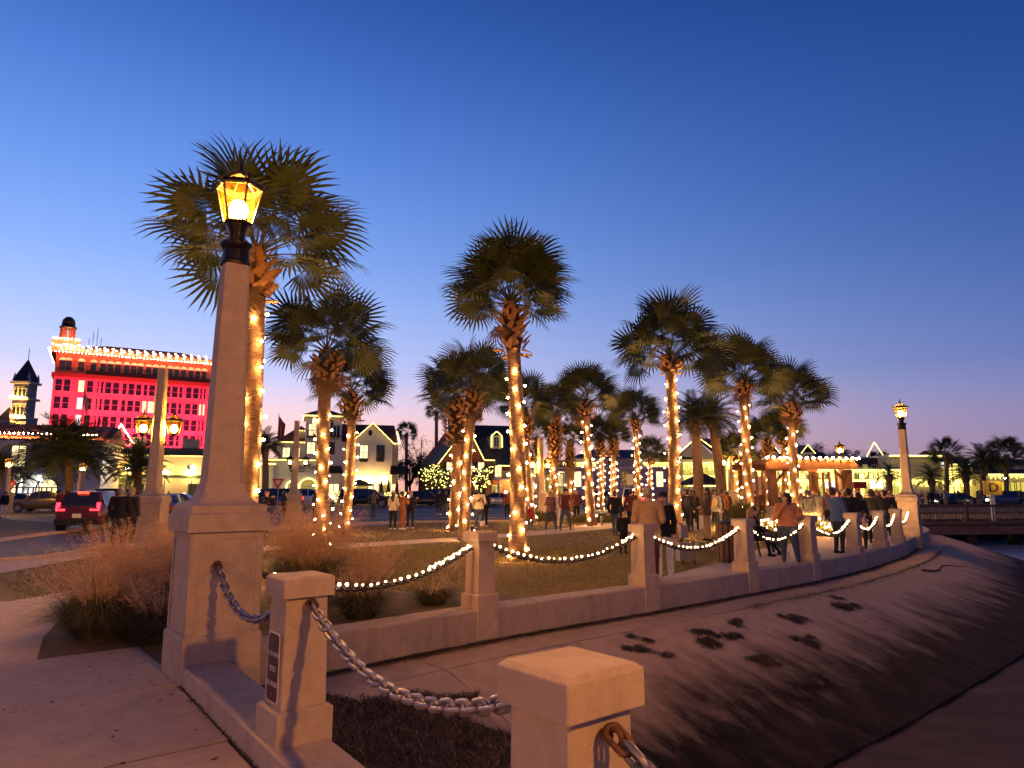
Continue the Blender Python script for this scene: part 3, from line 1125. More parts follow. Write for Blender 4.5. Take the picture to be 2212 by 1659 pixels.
street_lamp('near tall concrete lamp post with chain and lit amber lantern before the palm', L1, A2, 'lamp posts on the sea wall')
street_lamp('far concrete lamp post with lit lantern at the end of the sea wall', L2, math.atan2(0.8, 0.6), 'lamp posts on the sea wall')
BACK = L1 + E1 * 9.4 + E2 * CURB_OFF
street_lamp('concrete lamp post on the bridge parapet to the right of the viewer', (BACK.x, BACK.y, -0.42), A2, 'lamp posts on the sea wall', -1.2)

OPP = BACK - E2 * 11.0 - E1 * 1.5
street_lamp('concrete lamp post across the bridge road behind the viewer', (OPP.x, OPP.y, -0.42), A2, 'lamp posts on the sea wall', -1.2)


def wall_post(label, p, ang, group, z0=0.03, ztop=1.10, cat='post', h=0.15):
    t = thing('post', label, cat, (p[0], p[1], 0), ang, group)
    mb = MB()
    mb.rings([sq(0.195, z0 - 0.5, 0.006), sq(0.195, z0 + 0.19, 0.006), sq(0.172, z0 + 0.205, 0.006)])
    mb.build('plinth', 'concrete', t)
    mb = MB()
    mb.rings([sq(h + 0.008, z0 + 0.206, 0.008), sq(h - 0.004, ztop - 0.14, 0.008)])
    mb.build('shaft', 'concrete', t)
    mb = MB()
    mb.rings([sq(0.182, ztop - 0.139, 0.008), sq(0.182, ztop - 0.018, 0.008), sq(0.16, ztop, 0.01)])
    mb.build('cap', 'concrete', t, bevel=0.005)
    return t


ordinal = ['first', 'second', 'third', 'fourth', 'fifth', 'sixth', 'seventh']
PANG = []
extra = ['with a paper cup on its cap', 'before the man in beige', 'beside the bench walkway', 'at the woman in the orange sweater',
         'by the man in the blue jacket', 'beyond the man in blue', 'next to the far lamp post']
for i, p in enumerate(POSTS):
    k = min(range(len(WP)), key=lambda j: (WP[j] - Vector(p)).length)
    PANG.append(math.atan2(WN[k].x, -WN[k].y))
    wall_post('%s square concrete post on the sea wall, %s' % (ordinal[i], extra[i]), p, PANG[i], 'square posts along the sea wall')

# parapet curb of the bridge approach with its two posts


def curb_z(p):
    return sw_z(p) + 0.165


t = thing('parapet_curb', 'low concrete curb between near lamp and foreground posts', 'curb')
c0 = L1 + E1 * 0.36 + E2 * CURB_OFF
mb = MB()
rs = []
for a in [0.0, 0.6, 1.2, 1.9, 2.6, 3.4, 4.4, 5.6, 7.0, 8.6, 10.5, 13]:
    q = c0 + E1 * a
    z = curb_z(q)
    l_, r_ = q - E2 * 0.2, q + E2 * 0.2
    rs.append([(l_.x, l_.y, z - 0.4), (l_.x, l_.y, z - 0.012), (l_.x + E2.x * .012, l_.y + E2.y * .012, z), (r_.x - E2.x * .012, r_.y - E2.y * .012, z), (r_.x, r_.y, z - 0.012), (r_.x, r_.y, -1.8)])
mb.rings(rs)
mb.build('curb_body', 'concrete', t)
p2z, p3z = curb_z(POST2), curb_z(POST3)
P2 = wall_post('foreground concrete post carrying the brown video recording sign', POST2, A2, 'foreground parapet posts', p2z, 1.10)
P3 = wall_post('nearest concrete post cut by the bottom edge with a rusty chain', POST3, A2, 'foreground parapet posts', p3z, 1.10)
POST4 = POST3 + E1 * 2.9
P4_ = wall_post('concrete parapet post at the lower right outside the view', POST4, A2, 'foreground parapet posts', curb_z(POST4), 0.98)

# dirt line where the curb meets the sidewalk, and leaf litter there
verts, faces = [], []
for i in range(700):
    a = random.uniform(0, 6.5)
    q = c0 + E1 * a - E2 * (0.205 + abs(random.gauss(0, 0.016)))
    z = sw_z(q) + random.uniform(0.001, 0.012)
    d = random.uniform(0, 6.28)
    l_ = random.uniform(0.006, 0.02)
    w_ = random.uniform(0.003, 0.007)
    dx, dy = math.cos(d), math.sin(d)
    o_ = len(verts)
    verts += [(q.x - dx * l_, q.y - dy * l_, z), (q.x + dy * w_, q.y - dx * w_, z + 0.004), (q.x + dx * l_, q.y + dy * l_, z), (q.x - dy * w_, q.y + dx * w_, z + 0.006)]
    faces.append((o_, o_ + 1, o_ + 2, o_ + 3))
me = bpy.data.meshes.new('leaf_litter')
me.from_pydata(verts, [], faces)
me.materials.append(MATS['dark_reed'])
tag(link('leaf_litter', me), 'dark crumbs of leaf litter along the foot of the curb', 'litter', kind='stuff')

# fallen leaves and spots of old gum on the sidewalk
verts, faces = [], []
for i in range(150):
    q = L1 + E1 * random.uniform(-1.4, 4.5) - E2 * (0.45 + 3.5 * random.random() ** 1.6)
    z = sw_z(q) + 0.006
    d = random.uniform(0, 6.28)
    l_ = random.uniform(0.012, 0.035)
    w_ = l_ * random.uniform(0.25, 0.5)
    dx, dy = math.cos(d), math.sin(d)
    o_ = len(verts)
    verts += [(q.x - dx * l_, q.y - dy * l_, z), (q.x + dy * w_, q.y - dx * w_, z + 0.006), (q.x + dx * l_, q.y + dy * l_, z + 0.003), (q.x - dy * w_, q.y + dx * w_, z + 0.004)]
    faces.append((o_, o_ + 1, o_ + 2, o_ + 3))
me = bpy.data.meshes.new('fallen_leaves')
me.from_pydata(verts, [], faces)
me.materials.append(MATS['dark_reed'])
tag(link('fallen_leaves', me), 'small dry leaves scattered over the near sidewalk', 'litter', kind='stuff')

# brown sign on the second post's left face
sg = thing('sign', 'brown sign with white border reading you are under video recording on foreground post', 'sign', (POST2.x, POST2.y, 0), A2)
W_, H_ = 0.10, 0.225
zc = 0.50


def rrect(w, h, r, n=5):
    pts = []
    for cx, cy, a0 in ((w - r, h - r, 0), (-w + r, h - r, 90), (-w + r, -h + r, 180), (w - r, -h + r, 270)):
        for i in range(n + 1):
            a = R(a0 + 90 * i / n)
            pts.append((cx + r * math.cos(a), cy + r * math.sin(a)))
    return pts


xf = -0.1585
for nm, m_, w_, h_, x0, x1 in (('border', 'sign_white', W_, H_, xf - 0.006, xf - 0.001), ('plate', 'sign_brown', W_ - 0.009, H_ - 0.009, xf - 0.0085, xf - 0.004)):
    mb = MB()
    po = rrect(w_, h_, 0.03)
    n = len(po)
    mb.add([(x0, -y, zc + z) for y, z in po] + [(x1, -y, zc + z) for y, z in po], [tuple(range(n)), tuple(reversed(range(n, 2 * n)))] + [(i, n + i, n + (i + 1) % n, (i + 1) % n) for i in range(n)])
    mb.build(nm, m_, sg)
for s_t, zz, sz in (("YOU'RE UNDER", 0.085, 0.030), ('VIDEO', -0.01, 0.038), ('RECORDING', -0.105, 0.033)):
    lo = lettering(s_t, sz, 'sign_white', sg, (xf - 0.010, 0, zc + zz), (R(90), 0, R(-90)), 0, 0.0008, 1.0)
    lo.scale = (0.98 if s_t != 'VIDEO' else 1.0, 1.35, 1)
for zz in (0.17, -0.17):
    mb = MB()
    mb.lathe([(0.006, 0.0), (0.005, 0.004)], 8)
    mb.v = [(xf - 0.0086 - z, x, zc + zz + y) for x, y, z in mb.v]
    mb.build('screw', 'chrome', sg)


# ---- chains


def link_mesh(L, Wd, r, name, m_, nM=12, nm=6):
    mb = MB()
    rs = []
    hs = L / 2 - Wd / 2
    for i in range(nM):
        a = 2 * math.pi * i / nM
        cx = math.cos(a) * Wd / 2 + (hs if math.cos(a) > 0 else -hs)
        cy = math.sin(a) * Wd / 2
        out = Vector((math.cos(a), math.sin(a), 0))
        rs.append([(cx + out.x * r * math.cos(b_), cy + out.y * r * math.cos(b_), r * math.sin(b_)) for b_ in [2 * math.pi * j / nm for j in range(nm)]])
    mb.rings(rs, closed=True)
    return mb.mesh(name, m_, True)


def hang(p0, p1, sag, n=80):
    p0, p1 = Vector(p0), Vector(p1)
    return [p0.lerp(p1, i / n) - Vector((0, 0, 4 * sag * (i / n) * (1 - i / n))) for i in range(n + 1)]


def walk(pts, step, start=0.0):
    out, acc, nxt = [], 0.0, start
    for a, b_ in zip(pts, pts[1:]):
        l_ = (b_ - a).length
        while nxt <= acc + l_:
            t = (nxt - acc) / l_
            out.append((a.lerp(b_, t), (b_ - a).normalized()))
            nxt += step
        acc += l_
    return out


def frame_euler(tan, roll):
    x = tan.normalized()
    y = Vector((0, 0, 1)).cross(x).normalized()
    z = x.cross(y)
    m_ = Matrix((x, y, z)).transposed() @ Matrix.Rotation(roll, 3, 'X')
    return m_.to_euler()


LK = link_mesh(0.105, 0.058, 0.0125, 'link', 'chain_steel')
LKR = link_mesh(0.105, 0.058, 0.0125, 'link', 'chain_rust')


def eye_bolt(parent, p, nrm):
    mb = MB()
    n_ = Vector(nrm).normalized()
    mb.tube([Vector(p) - n_ * 0.01, Vector(p) + n_ * 0.035], 0.014, 8)
    c_ = Vector(p) + n_ * 0.055
    up = Vector((0, 0, 1))
    rs = []
    for i in range(12):
        a = 2 * math.pi * i / 12
        o_ = n_ * math.cos(a) + up * math.sin(a)
        q = c_ + o_ * 0.026
        s_ = n_.cross(up)
        rs.append([q + (o_ * math.cos(b_) + s_ * math.sin(b_)) * 0.010 for b_ in [2 * math.pi * j / 6 for j in range(6)]])
    mb.rings(rs, closed=True)
    mb.build('eye_bolt', 'chain_rust', parent, True)


def steel_chain(label, p0, n0, p1, n1, sag, pitch=0.074):
    t = thing('chain', label, 'chain', (0, 0, 0), 0, 'bare steel chains of the parapet')
    eye_bolt(t, p0, n0)
    eye_bolt(t, p1, n1)
    a, b_ = Vector(p0) + Vector(n0) * 0.07, Vector(p1) + Vector(n1) * 0.07
    for i, (q, d) in enumerate(walk(hang(a, b_, sag), pitch)):
        near_end = i < 2
        o = link('link', LKR if i == 0 else LK, t, q, frame_euler(d, (math.pi / 2 if i % 2 else 0) + random.gauss(0.25, 0.12)))
    return t


f1 = L1 + E1 * 0.335 + E2 * (CURB_OFF + 0.03) + Vector((0, 0, 1.0))
b2 = POST2 - E1 * 0.152 + Vector((0, 0, 0.93))
steel_chain('steel chain hanging from near lamp pedestal to the sign post', f1, E1, b2, -E1, 0.30)
f2 = POST2 + E1 * 0.152 + Vector((0, 0, 0.92))
b3 = POST3 - E1 * 0.152 + Vector((0, 0, 0.93))
steel_chain('heavy steel chain sagging between the two foreground posts', f2, E1, b3, -E1, 0.25)
f3 = POST3 + E1 * 0.152 + Vector((0, 0, 0.90))
b4 = POST4 - E1 * 0.152 + Vector((0, 0, 0.72))
steel_chain('rusty chain dropping from the nearest post out of view', f3, E1, b4, -E1, 0.34)

BULB_ROPE = MB().ico((0, 0, 0), 0.0195).mesh('bulb', 'bulb_rope', True)
LKD = link_mesh(0.088, 0.05, 0.0115, 'link', 'chain_dark', 8, 4)
ends = [(L1 - E1 * 0.12 + E2 * 0.05, None)] + [(Vector((*p, 0)), a) for p, a in zip(POSTS, PANG)] + [(L2, None)]
span_names = ['between near lamp and first wall post', 'between first and second wall posts', 'between second and third wall posts', 'between third and fourth wall posts',
              'between fourth and fifth wall posts', 'between fifth and sixth wall posts', 'between sixth and seventh wall posts', 'between seventh wall post and far lamp']
for i in range(len(ends) - 1):
    a, b_ = ends[i][0], ends[i + 1][0]
    d = (b_ - a).normalized()
    ra = 0.335 if i == 0 else 0.165
    rb = 0.36 if i == len(ends) - 2 else 0.165
    p0 = a + d * ra + Vector((0, 0, 0.86))
    p1 = b_ - d * rb + Vector((0, 0, 0.86))
    sag = 0.30 if i else 0.34
    tc_ = thing('chain', 'dark chain %s' % span_names[i], 'chain', (0, 0, 0), 0, 'dark chains of the sea wall')
    eye_bolt(tc_, p0, d)
    eye_bolt(tc_, p1, -d)
    pts = hang(p0 + d * 0.06, p1 - d * 0.06, sag)
    lks = walk(pts, 0.062)
    if i < 3:
        for j, (q, tg) in enumerate(lks):
            link('link', LKD, tc_, q, frame_euler(tg, math.pi / 2 * (j % 2) + random.gauss(0.2, 0.1)))
    else:
        mb = MB()
        for j, (q, tg) in enumerate(lks):
            m3 = frame_euler(tg, math.pi / 2 * (j % 2)).to_matrix()
            mb.add([m3 @ v.co + q for v in LKD.vertices], [tuple(p.vertices) for p in LKD.polygons])
        tag(mb.build('links', 'chain_dark', tc_), kind='stuff')
    tr_ = thing('rope_light', 'warm bead lights wound along the chain %s' % span_names[i], 'string lights', (0, 0, 0), 0, 'lights on the wall chains')
    mb = MB()
    wp_ = []
    for j, (q, tg) in enumerate(walk(pts, 0.09)):
        wp_.append(q + Vector((0, 0, 0.03 + 0.012 * math.sin(j * 1.9))))
    mb.tube(wp_, 0.005, 4)
    mb.build('wire', 'wire_green', tr_)
    L_ = len(lks)
    for j, (q, tg) in enumerate(walk(pts, 0.125, 0.03)):
        if random.random() < 0.08:
            continue
        sd = Vector((tg.y, -tg.x, 0)) * random.uniform(-0.02, 0.02)
        link('bulb', BULB_ROPE, tr_, q + sd + Vector((0, 0, 0.045 + random.uniform(-0.012, 0.012))), None, random.uniform(0.7, 1.2))
    # the doubled, denser end of the strand, wound close near the post
    mb = MB()
    for j, (q, tg) in enumerate(walk(pts[int(len(pts) * (0.76 if i in (0, 2, 4, 5, 6, 7) else 0.90)):], 0.036)):
        sd = Vector((tg.y, -tg.x, 0))
        mb.ico(q + sd * 0.022 * math.sin(j * 1.3) + Vector((0, 0, 0.058 + 0.016 * math.cos(j * 1.3))), random.uniform(0.012, 0.018))
    tag(mb.build('bead_run', 'bulb_rope', tr_), kind='stuff')
# paper cup and small jar left on the first wall post
t = thing('paper_cup', 'white paper cup with brown sleeve standing on the first wall post', 'cup', (POSTS[0][0] + 0.03, POSTS[0][1] + 0.02, 1.10), 0.3)
mb = MB()
mb.lathe([(0.030, 0.0), (0.040, 0.125), (0.0375, 0.125), (0.028, 0.01)], 16)
mb.build('cup_body', 'white_paint', t, True)
mb = MB()
mb.lathe([(0.0335, 0.02), (0.0385, 0.075)], 16)
mb.build('sleeve', 'boot_brown', t, True)
mb = MB()
mb.lathe([(0.0425, 0.122), (0.0425, 0.132), (0.034, 0.136), (0.034, 0.142)], 16)
mb.build('lid', 'white_paint', t, True)
t = thing('jar', 'small glass jar beside the paper cup on the wall post', 'jar', (POSTS[0][0] - 0.12, POSTS[0][1] + 0.0, 1.10), 0.0)
mb = MB()
mb.lathe([(0.024, 0.0), (0.026, 0.01), (0.026, 0.06), (0.018, 0.07)], 12)
mb.build('jar_body', 'glass_pane', t, True)
mb = MB()
mb.lathe([(0.02, 0.069), (0.02, 0.085)], 12)
mb.build('lid', 'chrome', t, True)

# ---- wrack: dried reeds washed against the wall and into the corner


def reeds(name, pts, n, l0, l1, w, m_, label, cat='debris', spread=1.0, kind='stuff', lift=0.02):
    verts, faces = [], []
    for i in range(n):
        s, o_ = pts(i)
        p = slope_pt(s, o_)
        q0, n0 = wall_at(s)
        tt = Vector((-n0.y, n0.x, 0))
        dn = (slope_pt(s, o_ + 0.05) - slope_pt(s, o_)).normalized()
        a = random.uniform(0, 6.28)
        d = tt * math.cos(a) * spread + dn * math.sin(a)
        L_ = random.uniform(l0, l1)
        up = random.uniform(0.004, lift)
        c = random.uniform(-0.4, 0.4)
        sd = Vector((0, 0, 1)).cross(d).normalized() * w
        p0 = p + Vector((0, 0, up)) - d * L_ / 2
        p1 = p + Vector((0, 0, up + random.uniform(0, lift))) + sd * c * 12
        p2 = p + Vector((0, 0, up * 0.6)) + d * L_ / 2
        k = len(verts)
        verts += [p0 - sd * .4, p0 + sd * .4, p1 + sd, p1 - sd, p2]
        faces += [(k, k + 1, k + 2, k + 3), (k + 3, k + 2, k + 4)]
    me = bpy.data.meshes.new(name)
    me.from_pydata([tuple(v) for v in verts], [], faces)
    me.materials.append(MATS[m_])
    return tag(link(name, me), label, cat, kind=kind)


def clump(cs, co, rs_, ro):
    """an uneven heap: a few short swathes, not one round blob"""
    sw = []
    for _ in range(7):
        a0 = (cs + random.gauss(0, rs_ * 0.8), co + random.gauss(0, ro * 0.8))
        th = random.gauss(0.9, 0.5)
        ln = random.uniform(0.25, 0.9) * rs_
        sw.append((a0, (a0[0] + math.cos(th) * ln, a0[1] + math.sin(th) * ln)))

    def f(i):
        p, q = random.choice(sw)
        t = random.random()
        return (max(0.02, p[0] + (q[0] - p[0]) * t + random.gauss(0, 0.035)), min(TOE - 0.02, max(0.2, p[1] + (q[1] - p[1]) * t + random.gauss(0, 0.03))))
    return f


reeds('reed_wrack', lambda i: (random.uniform(0.3, 26), 0.2 + abs(random.gauss(0, 0.07))), 5200, 0.05, 0.35, 0.004, 'dark_reed', 'dark dried reeds lying along the foot of the sea wall', spread=2.5)
reeds('reed_wrack', lambda i: (random.uniform(9, 25), LEDGE + random.gauss(0, 0.05)), 900, 0.05, 0.3, 0.004, 'dark_reed', 'thin reeds caught in the long joint of the revetment', spread=2.5)


def corner(i):
    while True:
        s, o_ = random.uniform(0.2, 7.0), random.uniform(0.72, TOE - 0.05)
        p = slope_pt(s, o_)
        d = (Vector((p.x, p.y, 0)) - c0).dot(E2)
        lim = 0.82 + 0.08 * math.sin(s * 2.3) + 0.05 * math.sin(s * 7.1) + random.gauss(0, 0.03)
        wid = 3.0 + 0.35 * math.sin(o_ * 2.2) + 0.2 * math.sin(o_ * 6.1)
        if o_ > lim + max(0, d - 1.0) * 0.42 and 0.16 < d < wid and not (0.42 < d < 0.80 and 2.15 < o_ < 2.45):
            return s, o_


reeds('reed_wrack', corner, 30000, 0.04, 0.26, 0.006, 'dark_reed', 'thick bed of dark reeds piled in the corner below the parapet', lift=0.028)
reeds('reed_wrack', corner, 2600, 0.05, 0.22, 0.004, 'pale_reed', 'scattered pale straws on the dark reed bed', lift=0.05)
spots = [(7.2, 1.5, 0.42, 0.22, 900, 'largest dark reed clump on the pale revetment behind the nearest post'), (7.3, 2.25, 0.22, 0.14, 420, 'curled dark reed clump low on the revetment slope'),
         (7.5, 2.8, 0.3, 0.12, 420, 'lowest dark reed clump on the revetment slope'), (8.8, 2.1, 0.32, 0.1, 420, 'narrow reed clump right of the curled one'),
         (9.6, 1.45, 0.28, 0.1, 380, 'small oval reed clump halfway along the slope'), (11.6, 1.45, 0.5, 0.16, 520, 'long reed clump trailing down the slope farther off'),
         (8.2, 1.3, 0.15, 0.08, 160, 'tiny reed clump just below the ledge'), (5.6, 1.3, 0.25, 0.2, 380, 'reed clump beside the nearest post left edge')]
for s, o_, a, b_, n, lab in spots:
    reeds('reed_clump', clump(s, o_, a * 0.8, b_ * 0.9), n, 0.05, 0.24, 0.005, 'dark_reed', lab, 'debris', 1.6, None, 0.022)
# a bleached branch and a white scrap
t = MB()
bp_ = [slope_pt(18.5 + 0.5 * i, 1.2 + 0.12 * math.sin(i) + 0.06 * i, 0.03) for i in range(9)]
t.tube(bp_, [0.03 - 0.0028 * i for i in range(9)], 6)
tag(t.build('branch', 'twig', None, True), 'long dead branch lying along the far foot of the sea wall', 'branch')
mb = MB()
q = slope_pt(2.0, 3.2, 0.05)
mb.add([q + Vector(v) for v in ((-.06, 0, 0), (.03, -.03, .01), (.07, .02, .0), (0, .05, .05), (0.0, 0.0, .07))], [(0, 1, 4), (1, 2, 4), (2, 3, 4), (3, 0, 4)])
tag(mb.build('plastic_scrap', 'white_paint'), 'small white plastic scrap on the dark reed bed', 'litter')

# ================================================================== palms and their lights


def fan_mesh(seed, L=1.2, Rr=0.98, n=25, dry=False):
    rd = random.Random(seed)
    mb = MB()
    # petiole
    arc = [(L * t, 0, 0.10 * math.sin(t * 1.6) - 0.02) for t in (0, 0.35, 0.7, 1.0)]
    mb.tube(arc, [0.022, 0.015, 0.012, 0.010], 4, 1)
    c = Vector(arc[-1])
    da = R(268) / n
    for i in range(n):
        a = -R(134) + da * (i + 0.5)
        ln = Rr * (0.70 + 0.34 * math.cos(a * 0.62)) * rd.uniform(0.9, 1.08)
        sag = rd.uniform(0.04, 0.16) + (0.12 if dry else 0)

        def pt(ang, r):
            fwd = r * math.cos(ang)
            z = -0.20 * max(0.0, fwd) ** 2 * 1.2 - 0.16 * abs(math.sin(ang)) * r
            return c + Vector((fwd + 0.12 * max(0, math.cos(ang)), r * math.sin(ang), z))
        r1 = ln * 0.46
        z1, z2 = rd.uniform(-0.014, 0.014), -sag * 0.35
        pl, pr_ = pt(a - da / 2, r1), pt(a + da / 2, r1)
        pm0, pm1 = pt(a - da * 0.19, ln * 0.76), pt(a + da * 0.19, ln * 0.76)
        tip = pt(a + rd.uniform(-0.03, 0.03), ln)
        pm0.z += z2 * 0.6
        pm1.z += z2 * 0.6
        tip.z += -sag
        k = c + Vector((0.05 * math.cos(a), 0.05 * math.sin(a), z1))
        mb.add([k, pl, pr_], [(0, 1, 2)])
        a0, a1 = pt(a - da * 0.42, r1), pt(a + da * 0.42, r1)
        mb.add([a0, a1, pm1, pm0, tip], [(0, 1, 2, 3), (3, 2, 4)])
    return mb.mesh('frond', ['frond_dry', 'frond_dry'] if dry else ['frond_green', 'petiole_green'])


FANS = [fan_mesh(s) for s in range(5)]
FANS_SHORT = [fan_mesh(20 + s, 0.8, 0.92, 28) for s in range(3)]
FAN_DRY = [fan_mesh(40, 0.9, 0.8, 22, True)]


def feather_mesh(seed, L=2.2, n=26, w=0.42, droop=1.0):
    rd = random.Random(seed)
    mb = MB()
    cur = []
    for i in range(9):
        t = i / 8
        cur.append(Vector((L * (t - 0.16 * t * t), 0, droop * (0.55 * t - 1.0 * t * t) * L * 0.55)))
    mb.tube(cur, [0.028 - 0.0028 * i for i in range(9)], 4, 1)
    for i in range(n):
        t = 0.10 + 0.9 * i / n
        k = min(7, int(t * 8))
        p = cur[k].lerp(cur[k + 1], t * 8 - k)
        d = (cur[k + 1] - cur[k]).normalized()
        up = Vector((-d.z, 0, d.x))
        ln = w * (0.55 + 0.9 * math.sin(math.pi * min(1, t * 0.85 + 0.12))) * rd.uniform(0.85, 1.1)
        for s in (-1, 1):
            q = (d * 0.75 + Vector((0, s, 0)) * 0.8 + up * rd.uniform(0.15, 0.4)).normalized()
            tip = p + q * ln - Vector((0, 0, ln * 0.18))
            wv = d * 0.03
            mid = p + q * ln * 0.5
            mb.add([p - wv * .6, p + wv * .6, mid + wv, tip, mid - wv], [(0, 1, 2, 4), (4, 2, 3)])
    return mb.mesh('frond', ['frond_green', 'petiole_green'])


FEATHERS = [feather_mesh(s) for s in range(4)]


def boot_mesh(flat=False):
    mb = MB()
    rs = []
    for t, w, th, o_ in ((0, 0.075, 0.035, 0.0), (0.5, 0.055, 0.022, 0.02), (1.0, 0.038, 0.012, 0.06)):
        z = 0.24 * t
        rs.append([(o_ - th / 2, -w, z), (o_ + th / 2, -w, z), (o_ + th / 2, w, z), (o_ - th / 2, w, z)])
    mb.rings(rs)
    return mb.mesh('leaf_boot', 'boot_brown')


BOOT = boot_mesh()
BULB = MB().ico((0, 0, 0), 0.031).mesh('bulb', 'bulb_warm', True)


def aim(d, roll):
    x = d.normalized()
    y = Vector((0, 0, 1)).cross(x)
    if y.length < 1e-3:
        y = Vector((0, 1, 0))
    y.normalize()
    z = x.cross(y)
    return (Matrix((x, y, z)).transposed() @ Matrix.Rotation(roll, 3, 'X')).to_euler()


def trunk_curve(b, t, bend=0.0, n=14):
    """points from base to top, slightly swept"""
    pts = []
    for i in range(n + 1):
        k = i / n
        p = b.lerp(t, k)
        side = Vector((1, 0, 0)) * bend * math.sin(math.pi * k)
        pts.append(p + side)
    return pts


def sabal(label, base, top, sc=1.0, boot_z=None, r0=0.20, r1=0.165, boot_r=0.30, nf=38, light_top=None, seed=0, single=False, bend=0.0,
          mix=FANS, low=-0.55, light_label=None, pitch=0.5, group='cabbage palms on the lawn', up_bias=0.0, dens=3.0, skirt=True, bark='palm_bark'):
    rd = random.Random(seed + 100)
    base, top = Vector(base), Vector(top)
    t = thing('palm_tree', label, 'palm tree', base, 0, group)
    rel = top - base
    cur = trunk_curve(Vector((0, 0, -0.05)), rel, bend or rd.uniform(-0.09, 0.09))
    mb = MB()
    rads = []
    for i, p in enumerate(cur):
        k = i / (len(cur) - 1)
        rads.append((r0 * (1 - k) + r1 * k + (0.05 * max(0, 1 - k * 9))) * rd.uniform(0.97, 1.03))
    mb.tube(cur, rads, 12)
    mb.build('trunk', bark, t, True)

    def at_z(z):
        for a, b_ in zip(cur, cur[1:]):
            if b_.z >= z:
                return a.lerp(b_, (z - a.z) / max(1e-6, b_.z - a.z))
        return cur[-1]
    # leaf bases
    bz = boot_z - base.z if boot_z else rel.z - 0.6
    nb = int(max(18, (rel.z - bz) * 46 * sc))
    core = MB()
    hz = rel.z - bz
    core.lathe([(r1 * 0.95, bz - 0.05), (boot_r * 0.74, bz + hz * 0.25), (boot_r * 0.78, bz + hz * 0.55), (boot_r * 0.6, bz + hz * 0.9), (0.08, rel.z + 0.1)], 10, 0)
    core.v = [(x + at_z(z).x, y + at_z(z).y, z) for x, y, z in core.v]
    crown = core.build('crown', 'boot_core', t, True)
    join = MB()
    for i in range(nb):
        k = (i + 0.5) / nb
        z = bz + (rel.z - bz) * k * 0.96
        a = i * 2.39996 + rd.uniform(-0.15, 0.15)
        rr = boot_r * (0.80 + 0.25 * math.sin(math.pi * min(1.0, k * 0.9 + 0.12))) * (1.0 if k < 0.75 else 1.0 - 1.5 * (k - 0.75))
        c = at_z(z)
        tilt = R(rd.uniform(18, 38)) if k > 0.12 or not skirt else R(rd.uniform(60, 100))
        lean = R(rd.choice((-28, 28)) + rd.uniform(-10, 10))
        m3 = Matrix.Rotation(a, 3, 'Z') @ Matrix.Rotation(tilt, 3, 'Y') @ Matrix.Rotation(lean, 3, 'X')
        pos = Vector((c.x + math.cos(a) * (rr - 0.05), c.y + math.sin(a) * (rr - 0.05), z - 0.05))
        s_ = rd.uniform(0.8, 1.25) * (0.9 + 0.2 * sc)
        if single:
            link('leaf_boot', BOOT, crown, pos, m3.to_euler(), s_)
        else:
            join.add([m3 @ (v.co * s_) + pos for v in BOOT.vertices], [tuple(p.vertices) for p in BOOT.polygons])
    if not single:
        tag(join.build('leaf_boots', 'boot_brown', crown), kind='stuff')
    # fronds
    for i in range(nf):
        k = (i + 0.5) / nf
        sel = low + (1 - low) * (k ** (1 - up_bias * 0.5))
        el = math.asin(max(-0.98, min(0.985, sel)))
        a = i * 2.39996 + rd.uniform(-0.3, 0.3)
        d = Vector((math.cos(a) * math.cos(el), math.sin(a) * math.cos(el), math.sin(el)))
        dz = -0.12 * (1 - k)
        me = rd.choice(mix)
        fs = sc * rd.uniform(0.88, 1.08) * (0.86 + 0.14 * k)
        link('frond', me, crown, Vector((rel.x, rel.y, rel.z + dz + 0.05)) + d * 0.08, aim(d, R(rd.gauss(0, 42))), fs)
    for i in range(rd.randint(0, 4)):
        a = rd.uniform(0, 6.28)
        el = R(rd.uniform(-80, -50))
        d = Vector((math.cos(a) * math.cos(el), math.sin(a) * math.cos(el), math.sin(el)))
        link('frond', FAN_DRY[0], crown, Vector((rel.x, rel.y, rel.z - 0.35)) + d * 0.1, aim(d, R(rd.gauss(0, 30))), sc * 0.62)
    # lights wound round the trunk
    if light_top:
        st = thing('string_lights', light_label, 'string lights', base, 0, 'bulb strings round palm trunks')
        z, a = 0.18, rd.uniform(0, 6.28)
        wire, nb_ = [], 0
        step = 2 * math.pi / dens
        zt = light_top - base.z
        while z < zt:
            c = at_z(z)
            k = z / rel.z
            rr = r0 * (1 - k) + r1 * k + 0.035
            for q in range(4):
                aa = a + step * q / 4
                zz = z + pitch / dens * q / 4
                c = at_z(zz)
                wire.append(Vector((c.x + math.cos(aa) * (rr - 0.02), c.y + math.sin(aa) * (rr - 0.02), zz)))
            off = rr + (rd.uniform(0.05, 0.13) if rd.random() < 0.3 else rd.uniform(0.0, 0.03))
            c = at_z(z)
            link('bulb', BULB, st, (c.x + math.cos(a) * off, c.y + math.sin(a) * off, z - rd.uniform(0, 0.05)), None, rd.uniform(0.92, 1.1) * (1.0 if base.y < 30 else 1.2))
            a += step * rd.uniform(0.85, 1.15)
            z += pitch / dens
        mb = MB()
        mb.tube(wire, 0.006, 4)
        mb.build('wire', 'wire_green', st)
    return t


def on(u, v, ut, vt, dy=0.0):
    b = G(u, v, -0.03)
    tp = PT(ut, vt, b.y + dy)
    return b, tp


def palm(label, b_uv, t_uv, boot_v, light_v, lab2, **k):
    b, tp = on(*b_uv, *t_uv)
    return sabal(label, b, tp, boot_z=ZV(boot_v, b.y), light_top=ZV(light_v, b.y) if light_v else None, light_label=lab2, **k)


